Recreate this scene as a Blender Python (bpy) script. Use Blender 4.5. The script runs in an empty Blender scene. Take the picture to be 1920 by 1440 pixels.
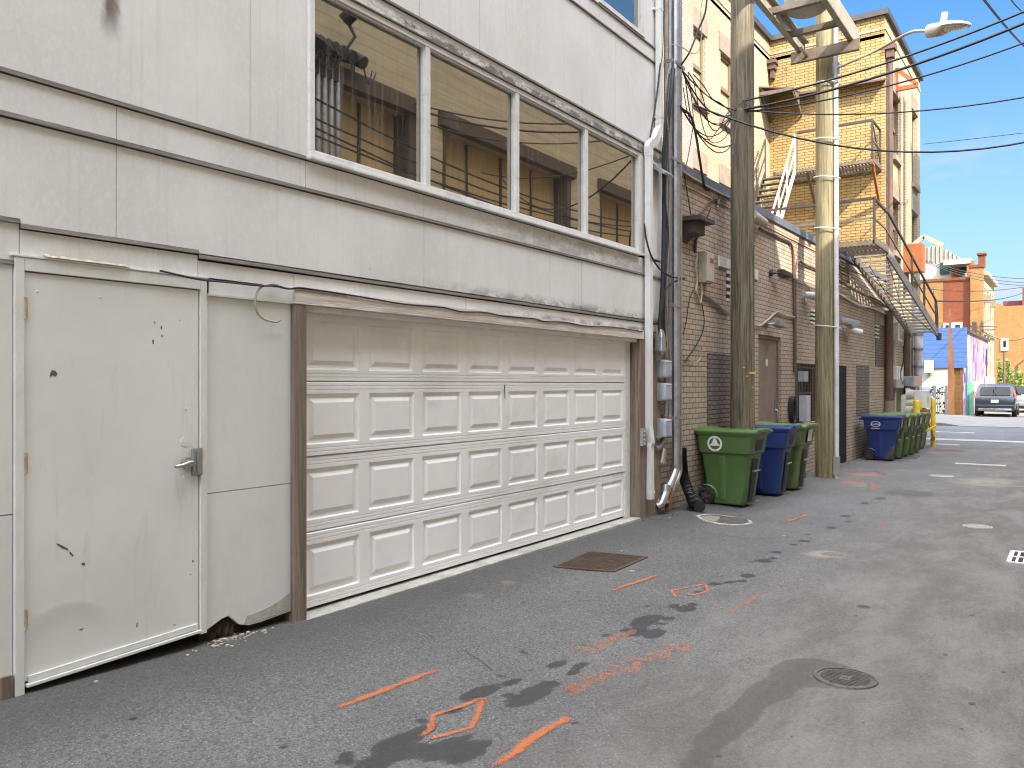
import bpy, bmesh, math, random
import numpy as np
from mathutils import Vector, Matrix, noise as mnoise
random.seed(7)
R = math.radians
scene = bpy.context.scene
COL = scene.collection

# ------------------------------------------------------------------ camera model (metres, x across the alley, y along it)
YAW = R(34.66); FPX = 1540.0; CX, CY = 960.0, 720.5
EYE = Vector((4.49, 0.0, 1.60))
SA, CA = math.sin(YAW), math.cos(YAW)
def ray(px, py):
    u = (px - CX) / FPX; v = (CY - py) / FPX
    return Vector((-SA + u*CA, CA + u*SA, v))
def at_x(px, py, X):
    d = ray(px, py); return EYE + d*((X-EYE.x)/d.x)
def at_y(px, py, Y):
    d = ray(px, py); return EYE + d*((Y-EYE.y)/d.y)
def at_t(px, py, t):
    return EYE + ray(px, py)*t
def ysd(px, X=0.13): return at_x(px, 700, X).y

def sstep(a, b, x):
    t = min(1, max(0, (x-a)/(b-a))); return t*t*(3-2*t)
_GY = [(-60,.10),(-10,.07),(2,.05),(4,0),(9,-.02),(11.5,-.10),(16,-.14),(20,-.21),(28,-.26),(31,-.26),(38,-.20),(46,-.08),(55,-.05),(80,0),(900,0)]
def G(x, y):
    for i in range(len(_GY)-1):
        if y <= _GY[i+1][0]:
            (a, za), (b, zb) = _GY[i], _GY[i+1]
            t = max(0, (y-a)/(b-a)); z = za + (zb-za)*t; break
    else: z = 0
    k = 1 - sstep(9, 13, y)*0.7
    if y < 31: z -= .075*sstep(.05, 1.1, x)*k
    return z
def at_g(px, py, dz=0.0):
    z = -.1
    for _ in range(12):
        d = ray(px, py); t = (z-EYE.z)/d.z; p = EYE + d*t; z = G(p.x, p.y)
    return Vector((p.x, p.y, z+dz))

# ------------------------------------------------------------------ mesh builder
class MB:
    def __init__(s): s.v = []; s.f = []; s.m = []; s.mi = 0; s.uv = None
    def add(s, vs, fs):
        o = len(s.v); s.v += [Vector(p) for p in vs]
        for f in fs: s.f.append([i+o for i in f]); s.m.append(s.mi)
        return s
    def quad(s, a, b, c, d): return s.add([a,b,c,d], [(0,1,2,3)])
    def box(s, x0, x1, y0, y1, z0, z1):
        if x0 > x1: x0, x1 = x1, x0
        if y0 > y1: y0, y1 = y1, y0
        if z0 > z1: z0, z1 = z1, z0
        return s.add([(x0,y0,z0),(x1,y0,z0),(x1,y1,z0),(x0,y1,z0),(x0,y0,z1),(x1,y0,z1),(x1,y1,z1),(x0,y1,z1)],
                     [(0,3,2,1),(4,5,6,7),(0,1,5,4),(1,2,6,5),(2,3,7,6),(3,0,4,7)])
    def bar(s, p, q, w, h, up=(0,0,1)):
        """rectangular bar from p to q, w across, h along up"""
        p, q = Vector(p), Vector(q); d = (q-p).normalized(); up = Vector(up)
        if abs(d.dot(up)) > .98: up = Vector((1,0,0))
        sx = d.cross(up).normalized(); uz = sx.cross(d).normalized()
        sx *= w/2; uz *= h/2
        vs = [p-sx-uz, p+sx-uz, p+sx+uz, p-sx+uz, q-sx-uz, q+sx-uz, q+sx+uz, q-sx+uz]
        return s.add(vs, [(3,2,1,0),(4,5,6,7),(0,1,5,4),(1,2,6,5),(2,3,7,6),(3,0,4,7)])
    def tube(s, pts, r, n=8, cap=True):
        pts = [Vector(p) for p in pts]; k = len(pts)
        rs = r if isinstance(r, (list, tuple)) else [r]*k
        T = []
        for i in range(k):
            a = pts[max(0,i-1)]; b = pts[min(k-1,i+1)]; T.append((b-a).normalized())
        ref = Vector((0,0,1)) if abs(T[0].z) < .9 else Vector((1,0,0))
        N = T[0].cross(ref).normalized(); vs = []
        for i in range(k):
            N = (N - T[i]*N.dot(T[i])).normalized(); B = T[i].cross(N)
            for j in range(n):
                a = 2*math.pi*j/n; vs.append(pts[i] + (N*math.cos(a)+B*math.sin(a))*rs[i])
        fs = []
        for i in range(k-1):
            for j in range(n):
                a = i*n+j; b = i*n+(j+1)%n; fs.append((a, b, b+n, a+n))
        if cap: fs.append(tuple(range(n))[::-1]); fs.append(tuple((k-1)*n+j for j in range(n)))
        return s.add(vs, fs)
    def cyl(s, p, q, r0, r1=None, n=12): return s.tube([p, q], [r0, r0 if r1 is None else r1], n)
    def disc(s, c, nrm, r, n=24, th=.004):
        c = Vector(c); nrm = Vector(nrm).normalized(); return s.cyl(c, c+nrm*th, r, r, n)
    def loft(s, rings, cap=True, closed=True):
        n = len(rings[0]); vs = [p for rg in rings for p in rg]; fs = []
        for i in range(len(rings)-1):
            for j in range(n if closed else n-1):
                a = i*n+j; b = i*n+(j+1)%n; fs.append((a, b, b+n, a+n))
        if cap: fs.append(tuple(range(n))[::-1]); fs.append(tuple((len(rings)-1)*n+j for j in range(n)))
        return s.add(vs, fs)
    def prism(s, poly, d):
        d = Vector(d); poly = [Vector(p) for p in poly]; n = len(poly)
        return s.loft([poly, [p+d for p in poly]])
    def xform(s, m, a=0):
        for i in range(a, len(s.v)): s.v[i] = m @ s.v[i]
        return s
    def build(s, name, mats, parent=None, smooth=False, bevel=0, local=False, angle=35):
        me = bpy.data.meshes.new(name)
        if not isinstance(mats, (list, tuple)): mats = [mats]
        if parent is None and not local:
            xs = [p.x for p in s.v]; ys = [p.y for p in s.v]; zs = [p.z for p in s.v]
            org = Vector(((min(xs)+max(xs))/2, (min(ys)+max(ys))/2, min(zs)))
        elif parent is not None and not local: org = worldloc(parent)
        else: org = Vector((0,0,0))
        me.from_pydata([p-org for p in s.v], [], s.f)
        for m in mats: me.materials.append(m)
        if len(mats) > 1: me.polygons.foreach_set('material_index', s.m)
        bm = bmesh.new(); bm.from_mesh(me)
        bmesh.ops.recalc_face_normals(bm, faces=bm.faces)
        if bevel:
            bmesh.ops.bevel(bm, geom=[e for e in bm.edges if len(e.link_faces)==2 and e.calc_face_angle(0) > R(40)], offset=bevel, segments=2, profile=.6, affect='EDGES', clamp_overlap=True)
        bm.to_mesh(me); bm.free()
        if smooth:
            me.polygons.foreach_set('use_smooth', [True]*len(me.polygons))
            try: me.set_sharp_from_angle(angle=R(angle))
            except Exception: pass
        me.update()
        o = bpy.data.objects.new(name, me); COL.objects.link(o)
        if parent is not None: o.parent = parent
        elif not local: o.location = org
        return o
def worldloc(o):
    l = Vector((0,0,0))
    while o is not None: l += o.location; o = o.parent
    return l
def tag(o, label=None, cat=None, group=None, kind=None):
    if label: o['label'] = label
    if cat: o['category'] = cat
    if group: o['group'] = group
    if kind: o['kind'] = kind
    return o
def thing(name, loc, label, cat, group=None, rz=0):
    o = bpy.data.objects.new(name, None); COL.objects.link(o); o.location = loc; o.rotation_euler = (0,0,rz)
    o.empty_display_size = .2
    return tag(o, label, cat, group)
def copy_tree(o, parent=None):
    kids = list(o.children); c = o.copy(); COL.objects.link(c)
    if parent is not None: c.parent = parent
    for k in kids: copy_tree(k, c)
    return c
def sagpts(p, q, sag, n=18):
    p, q = Vector(p), Vector(q)
    return [p.lerp(q, i/n) - Vector((0,0,4*sag*(i/n)*(1-i/n))) for i in range(n+1)]
def smooth_path(pts, n=6):
    """Catmull-Rom through pts"""
    P = [Vector(p) for p in pts]; P = [P[0]*2-P[1]] + P + [P[-1]*2-P[-2]]; out = []
    for i in range(1, len(P)-2):
        for k in range(n):
            t = k/n; a, b, c, d = P[i-1], P[i], P[i+1], P[i+2]
            out.append(.5*((2*b)+(c-a)*t+(2*a-5*b+4*c-d)*t*t+(3*b-a-3*c+d)*t**3))
    out.append(P[-2]); return out
def holed_wall(mb, axis, plane, u0, u1, v0, v1, holes, depth):
    """wall face on a plane of x (axis 0, u=y) or y (axis 1, u=x), v=z; holes (ua,ub,va,vb) get reveals going back by depth"""
    us = sorted(set([u0,u1]+[h[i] for h in holes for i in (0,1)])); vs = sorted(set([v0,v1]+[h[i] for h in holes for i in (2,3)]))
    P = (lambda u, v, d=0: (plane+d, u, v)) if axis == 0 else (lambda u, v, d=0: (u, plane+d, v))
    for i in range(len(us)-1):
        for j in range(len(vs)-1):
            cu = (us[i]+us[i+1])/2; cv = (vs[j]+vs[j+1])/2
            if any(h[0] < cu < h[1] and h[2] < cv < h[3] for h in holes): continue
            mb.quad(P(us[i],vs[j]), P(us[i+1],vs[j]), P(us[i+1],vs[j+1]), P(us[i],vs[j+1]))
    for a, b, c, d in holes:
        for (p, q) in (((a,c),(b,c)),((b,c),(b,d)),((b,d),(a,d)),((a,d),(a,c))):
            mb.quad(P(*p), P(*q), P(q[0],q[1],depth), P(p[0],p[1],depth))

# ------------------------------------------------------------------ materials
class NT:
    def __init__(s, name):
        s.mat = bpy.data.materials.new(name); s.mat.use_nodes = True; s.t = s.mat.node_tree; s.t.nodes.clear()
        s.out = s.n('ShaderNodeOutputMaterial'); s._pos = None
    def n(s, typ, **kw):
        nd = s.t.nodes.new(typ)
        for k, v in kw.items(): setattr(nd, k, v)
        return nd
    def put(s, sock, v):
        if isinstance(v, bpy.types.NodeSocket): s.t.links.new(v, sock)
        elif v is not None:
            if hasattr(sock.default_value, '__len__') and not hasattr(v, '__len__'): v = (v, v, v) if len(sock.default_value) == 3 else (v, v, v, 1)
            if hasattr(v, '__len__') and len(sock.default_value) == 4 and len(v) == 3: v = (*v, 1)
            sock.default_value = v
    def pos(s):
        if s._pos is None: s._pos = s.n('ShaderNodeNewGeometry').outputs['Position']
        return s._pos
    def obj(s): return s.n('ShaderNodeTexCoord').outputs['Object']
    def math(s, op, a, b=None, c=None, clamp=False):
        nd = s.n('ShaderNodeMath', operation=op, use_clamp=clamp); s.put(nd.inputs[0], a)
        if b is not None: s.put(nd.inputs[1], b)
        if c is not None: s.put(nd.inputs[2], c)
        return nd.outputs[0]
    def xyz(s, v):
        nd = s.n('ShaderNodeSeparateXYZ'); s.put(nd.inputs[0], v); return nd.outputs
    def comb(s, x, y, z):
        nd = s.n('ShaderNodeCombineXYZ'); s.put(nd.inputs[0], x); s.put(nd.inputs[1], y); s.put(nd.inputs[2], z); return nd.outputs[0]
    def scl(s, v, k):
        nd = s.n('ShaderNodeVectorMath', operation='MULTIPLY'); s.put(nd.inputs[0], v); s.put(nd.inputs[1], k); return nd.outputs[0]
    def noise(s, v, scale, detail=4, rough=.55, dist=0):
        nd = s.n('ShaderNodeTexNoise'); s.put(nd.inputs['Vector'], v); nd.inputs['Scale'].default_value = scale
        nd.inputs['Detail'].default_value = detail; nd.inputs['Roughness'].default_value = rough; nd.inputs['Distortion'].default_value = dist
        return nd.outputs['Fac']
    def ramp(s, f, lo, hi, a=0., b=1.):
        nd = s.n('ShaderNodeMapRange', interpolation_type='SMOOTHSTEP'); s.put(nd.inputs[0], f)
        nd.inputs[1].default_value = lo; nd.inputs[2].default_value = hi; nd.inputs[3].default_value = a; nd.inputs[4].default_value = b
        return nd.outputs[0]
    def mix(s, f, a, b, typ='MIX'):
        nd = s.n('ShaderNodeMix', data_type='RGBA', blend_type=typ); s.put(nd.inputs[0], f); s.put(nd.inputs[6], a); s.put(nd.inputs[7], b)
        return nd.outputs[2]
    def bump(s, h, strength=.3, dist=.01, normal=None):
        nd = s.n('ShaderNodeBump'); nd.inputs['Strength'].default_value = strength; nd.inputs['Distance'].default_value = dist; s.put(nd.inputs['Height'], h)
        if normal is not None: s.t.links.new(normal, nd.inputs['Normal'])
        return nd.outputs[0]
    def attr(s, name): return s.n('ShaderNodeAttribute', attribute_name=name).outputs['Fac']
    def pbr(s, col, rough=.7, metal=0, normal=None, spec=.5, alpha=None, coat=0):
        b = s.n('ShaderNodeBsdfPrincipled'); s.put(b.inputs['Base Color'], col); s.put(b.inputs['Roughness'], rough); s.put(b.inputs['Metallic'], metal)
        b.inputs['Specular IOR Level'].default_value = spec
        if coat: b.inputs['Coat Weight'].default_value = coat; b.inputs['Coat Roughness'].default_value = .06
        if normal is not None: s.t.links.new(normal, b.inputs['Normal'])
        if alpha is not None: s.put(b.inputs['Alpha'], alpha)
        return b.outputs[0]
    def done(s, sh): s.t.links.new(sh, s.out.inputs[0]); return s.mat
def mul(c, k): return tuple(min(1, x*k) for x in c)

def plain(name, col, rough=.6, metal=0, var=.12, scale=6., stretch=(1,1,1), bump=.08, bscale=80., spec=.5, local=False, dirt=0, dirtcol=(.10,.085,.065), coat=0):
    m = NT(name); p = m.obj() if local else m.pos()
    ps = m.scl(p, stretch); f = m.noise(ps, scale, 5, .6)
    f2 = m.noise(ps, scale*7, 3, .6)
    c = m.mix(m.ramp(f, .3, .7), mul(col, 1-var), mul(col, 1+var))
    c = m.mix(m.math('MULTIPLY', m.ramp(f2, .45, .75), .35), c, mul(col, 1-2*var))
    if dirt: c = m.mix(m.math('MULTIPLY', m.ramp(m.noise(p, scale*.6, 6, .7, .6), .52, .7), dirt), c, dirtcol)
    rr = m.ramp(f2, .2, .8, max(.02, rough-.08), min(1, rough+.08))
    nb = m.bump(m.noise(ps, bscale, 3), bump, .01) if bump else None
    return m.done(m.pbr(c, rr, metal, nb, spec, coat=coat))

def brick_mat(name, ca, cb, mortar, row=.0677, w=.205, ms=.009, patch=(.30,.24,.22), patchamt=.35, bump=.7):
    m = NT(name); p = m.pos(); x, y, z = m.xyz(p)
    g = m.n('ShaderNodeNewGeometry'); nx = m.math('ABSOLUTE', m.xyz(g.outputs['True Normal'])[0])
    side = m.math('GREATER_THAN', nx, .5)
    u = m.math('ADD', m.math('MULTIPLY', y, side), m.math('MULTIPLY', x, m.math('SUBTRACT', 1., side)))
    wob = m.math('MULTIPLY', m.math('SUBTRACT', m.noise(p, 3.0, 2), .5), .012)
    vec = m.comb(u, m.math('ADD', z, wob), 0.)
    b = m.n('ShaderNodeTexBrick'); m.put(b.inputs['Vector'], vec); b.inputs['Scale'].default_value = 1.
    b.inputs['Brick Width'].default_value = w; b.inputs['Row Height'].default_value = row; b.inputs['Mortar Size'].default_value = ms
    b.inputs['Mortar Smooth'].default_value = .25; b.inputs['Bias'].default_value = 0.; b.offset = .5; b.squash = 1.0
    m.put(b.inputs['Color1'], ca); m.put(b.inputs['Color2'], cb); m.put(b.inputs['Mortar'], mortar)
    c = b.outputs['Color']
    big = m.noise(p, .55, 5, .6); mid = m.noise(p, 2.6, 5, .65, .4); fine = m.noise(p, 55, 3)
    warm = m.noise(m.scl(p, (1,1,.7)), .8, 4, .6); c = m.mix(m.ramp(warm, .48, .68, 0, .7), c, m.mix(1., c, (1.12,.92,.78), 'MULTIPLY'))
    c = m.mix(m.ramp(big, .35, .7, 0, .45), c, m.mix(1., c, (.80,.76,.74), 'MULTIPLY'))
    c = m.mix(m.math('MULTIPLY', m.ramp(mid, .55, .72), patchamt), c, m.mix(1., c, patch, 'MULTIPLY'))
    st = m.noise(m.scl(p, (3.2,3.2,.35)), 1.6, 4, .6)
    c = m.mix(m.ramp(st, .56, .74, 0, .28), c, m.mix(1., c, (.55,.5,.47), 'MULTIPLY'))
    c = m.mix(m.ramp(fine, .3, .75, 0, .25), c, m.mix(1., c, (.7,.68,.66), 'MULTIPLY'))
    h = m.math('ADD', m.math('MULTIPLY', b.outputs['Fac'], -1.), m.math('MULTIPLY', fine, .5))
    return m.done(m.pbr(c, .88, 0, m.bump(h, bump, .008), .25))

def wood(name, ca, cb, scale=1., rough=.85, axis='z', bump=.5, green=0, local=False):
    m = NT(name); p = m.obj() if local else m.pos()
    st = {'z': (9,9,.35), 'y': (9,.35,9), 'x': (.35,9,9)}[axis]
    ps = m.scl(p, tuple(k*scale for k in st)); f = m.noise(ps, 3., 6, .65, 1.1); f2 = m.noise(ps, 14., 4, .6, .3)
    c = m.mix(m.ramp(f, .3, .7), ca, cb); c = m.mix(m.ramp(f2, .5, .75, 0, .6), c, mul(ca, .45))
    big = m.noise(p, 1.2, 4); c = m.mix(m.ramp(big, .45, .7, 0, .5), c, mul(cb, .62))
    if green: c = m.mix(m.ramp(m.noise(p, 2.2, 3), .4, .7, 0, green), c, (.20,.20,.07))
    h = m.math('ADD', f, m.math('MULTIPLY', f2, .7))
    return m.done(m.pbr(c, rough, 0, m.bump(h, bump, .01), .3))

# siding: painted board with chalky mottling, faint runs and mildew along the trims
def siding_mat():
    m = NT('painted_siding'); p = m.pos(); x, y, z = m.xyz(p)
    c = (.60,.575,.545)
    a = m.noise(p, 1.1, 5, .6); c = m.mix(m.ramp(a, .35, .68), (.66,.648,.63), (.745,.738,.73))
    b = m.noise(m.scl(p, (1,1.6,1)), 26., 6, .75); c = m.mix(m.ramp(b, .45, .68, 0, .42), c, (.80,.795,.79))
    v = m.noise(m.scl(p, (1,7.,.25)), 3., 4, .6); c = m.mix(m.ramp(v, .52, .75, 0, .28), c, (.52,.50,.47))
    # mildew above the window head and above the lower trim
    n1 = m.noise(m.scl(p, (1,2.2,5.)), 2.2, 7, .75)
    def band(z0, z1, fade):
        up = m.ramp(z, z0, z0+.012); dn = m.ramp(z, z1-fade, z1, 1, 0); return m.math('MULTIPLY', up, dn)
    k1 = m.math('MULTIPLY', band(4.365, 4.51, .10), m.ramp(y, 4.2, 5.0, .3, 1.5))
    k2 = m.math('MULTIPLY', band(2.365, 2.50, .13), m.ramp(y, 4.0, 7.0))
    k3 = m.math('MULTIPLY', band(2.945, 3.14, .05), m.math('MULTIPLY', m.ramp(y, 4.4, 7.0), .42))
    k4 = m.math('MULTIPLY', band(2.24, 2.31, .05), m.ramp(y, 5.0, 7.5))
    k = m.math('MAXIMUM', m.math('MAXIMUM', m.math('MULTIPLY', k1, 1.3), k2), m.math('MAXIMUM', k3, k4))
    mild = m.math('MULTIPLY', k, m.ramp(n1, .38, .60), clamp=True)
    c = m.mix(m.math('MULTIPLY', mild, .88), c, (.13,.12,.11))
    # one dark drip stain high on the left panel
    dy = m.math('SUBTRACT', y, ysd(208)); sp = m.math('ABSOLUTE', dy)
    z0 = at_x(208, 20, .13).z
    wv = m.math('ADD', sp, m.math('MULTIPLY', m.math('SUBTRACT', m.noise(m.scl(p, (1,1,.5)), 18., 4), .5), .09))
    s = m.math('MULTIPLY', m.ramp(wv, .012, .075, 1, 0), m.math('MULTIPLY', m.ramp(z, z0-.20, z0+.02), m.ramp(z, z0+.1, z0+.16, 1, 0)))
    c = m.mix(m.math('MULTIPLY', s, .85), c, (.10,.075,.05))
    # old nail heads
    vo = m.n('ShaderNodeTexVoronoi'); vo.feature = 'F1'; m.put(vo.inputs['Vector'], m.scl(p, (.0,1,1))); vo.inputs['Scale'].default_value = 2.6; vo.inputs['Randomness'].default_value = .9
    c = m.mix(m.ramp(vo.outputs['Distance'], .018, .025, .75, 0), c, (.07,.06,.055))
    return m.done(m.pbr(c, .78, 0, m.bump(m.math('ADD', b, m.math('MULTIPLY', m.noise(p, 140., 2), .4)), .22, .006), .3))

def asphalt_mat(name='asphalt', marks=True, base=(.130,.125,.119), base2=(.168,.161,.152)):
    m = NT(name); p = m.pos(); x, y, z = m.xyz(p)
    big = m.noise(p, .45, 5, .6); mid = m.noise(p, 2.3, 6, .7, .5); fine = m.noise(p, 120., 3, .7); grit = m.noise(p, 42., 4, .75)
    streak = m.noise(m.scl(p, (1.6,.6,1)), 1.5, 8, .75, .3)
    c = m.mix(m.ramp(big, .35, .65), base, base2)
    c = m.mix(m.ramp(streak, .42, .70, 0, .4), c, mul(base2, 1.2))
    c = m.mix(m.ramp(mid, .55, .75, 0, .5), c, mul(base, .72))
    vo = m.n('ShaderNodeTexVoronoi'); m.put(vo.inputs['Vector'], p); vo.inputs['Scale'].default_value = 85.
    agg = m.math('MULTIPLY', m.ramp(vo.outputs['Distance'], .2, .5, 1, 0), m.ramp(m.xyz(vo.outputs['Color'])[0], .55, .9))
    c = m.mix(m.math('MULTIPLY', agg, .62), c, (.40,.385,.36)); c = m.mix(m.math('MULTIPLY', m.ramp(m.xyz(vo.outputs['Color'])[1], .62, .8), .55), c, mul(base, .42))
    c = m.mix(m.ramp(fine, .48, .70, 0, .7), c, mul(base, .40)); c = m.mix(m.ramp(grit, .50, .72, 0, .5), c, mul(base, .5))
    rough = .86
    if marks:
        # browner, dustier wearing course towards the middle of the alley
        n = m.math('MULTIPLY', m.math('SUBTRACT', m.noise(p, 1.1, 6, .7), .5), 1.6)
        k = m.ramp(m.math('ADD', x, n), 1.7, 3.3)
        c = m.mix(m.math('MULTIPLY', k, .62), c, m.mix(m.ramp(streak, .38, .66), (.112,.098,.088), (.20,.182,.168)))
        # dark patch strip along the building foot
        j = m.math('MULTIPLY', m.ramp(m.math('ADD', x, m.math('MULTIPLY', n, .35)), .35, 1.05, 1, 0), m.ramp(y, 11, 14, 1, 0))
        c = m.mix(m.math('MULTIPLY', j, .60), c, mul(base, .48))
        wn = m.noise(m.scl(p, (5.,.9,1)), 7., 7, .78, .3)
        wet = m.math('ADD', m.attr('wet'), m.math('MULTIPLY', m.math('SUBTRACT', wn, .5), 1.25))
        wet = m.ramp(wet, .42, .56)
        damp = m.ramp(m.math('ADD', m.attr('damp'), m.math('MULTIPLY', m.math('SUBTRACT', m.noise(p, 3.2, 8, .75, .3), .5), 1.1)), .42, .66)
        dust = m.ramp(m.math('ADD', m.attr('dust'), m.math('MULTIPLY', m.math('SUBTRACT', mid, .5), .9)), .35, .8)
        pink = m.ramp(m.math('ADD', m.attr('pink'), m.math('MULTIPLY', m.math('SUBTRACT', m.noise(m.scl(p,(2.,.5,1)), 3., 6, .8), .5), 1.2)), .5, .9)
        c = m.mix(m.math('MULTIPLY', dust, .75), c, (.30,.26,.21))
        c = m.mix(m.math('MULTIPLY', pink, .55), c, (.42,.13,.10))
        c = m.mix(m.math('MULTIPLY', damp, .50), c, (.062,.050,.042))
        c = m.mix(m.math('MULTIPLY', wet, .86), c, (.030,.029,.029))
        rough = m.math('SUBTRACT', .88, m.math('MULTIPLY', wet, .30))
    h = m.math('ADD', m.math('MULTIPLY', grit, 1.), m.math('MULTIPLY', fine, .8))
    return m.done(m.pbr(c, rough, 0, m.bump(h, .55, .012), .35))

def spray_mat(name, col, strength=1.):
    m = NT(name); p = m.pos(); e = m.attr('edge')
    n = m.noise(p, 60., 5, .8); n2 = m.noise(p, 9., 4, .7)
    a = m.math('ADD', e, m.math('MULTIPLY', m.math('SUBTRACT', n, .5), 1.3))
    a = m.math('ADD', a, m.math('MULTIPLY', m.math('SUBTRACT', n2, .5), 1.4))
    a = m.math('MULTIPLY', m.ramp(a, .45, 1.1), strength*.72)
    return m.done(m.pbr(m.mix(n, mul(col,.8), mul(col,1.15)), .8, 0, m.bump(n, .4, .008), .2, alpha=a))

def glass_mat(name, tint=(.03,.03,.028), refl=.5, rcol=(.95,.93,.88), dust=.0):
    m = NT(name); p = m.pos()
    g = m.n('ShaderNodeBsdfGlossy'); m.put(g.inputs['Color'], rcol); g.inputs['Roughness'].default_value = .012
    m.t.links.new(m.bump(m.noise(p, .9, 2), .022, .03), g.inputs['Normal'])
    st = m.noise(m.scl(p, (1,9,.35)), 3.2, 5, .65)
    dcol = m.mix(m.ramp(st, .5, .78, 0, dust), tint, (.30,.28,.25))
    d = m.n('ShaderNodeBsdfDiffuse'); m.put(d.inputs['Color'], dcol)
    mx = m.n('ShaderNodeMixShader'); m.put(mx.inputs[0], m.ramp(st, .45, .8, refl, refl*(1-.45*dust)))
    m.t.links.new(d.outputs[0], mx.inputs[1]); m.t.links.new(g.outputs[0], mx.inputs[2])
    return m.done(mx.outputs[0])
SUN_E=5.0; SKY_S=.12; SKYK=1.0; FILL_CLOUD=(29.2,30.4,32.8); EXPO=1.10
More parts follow.
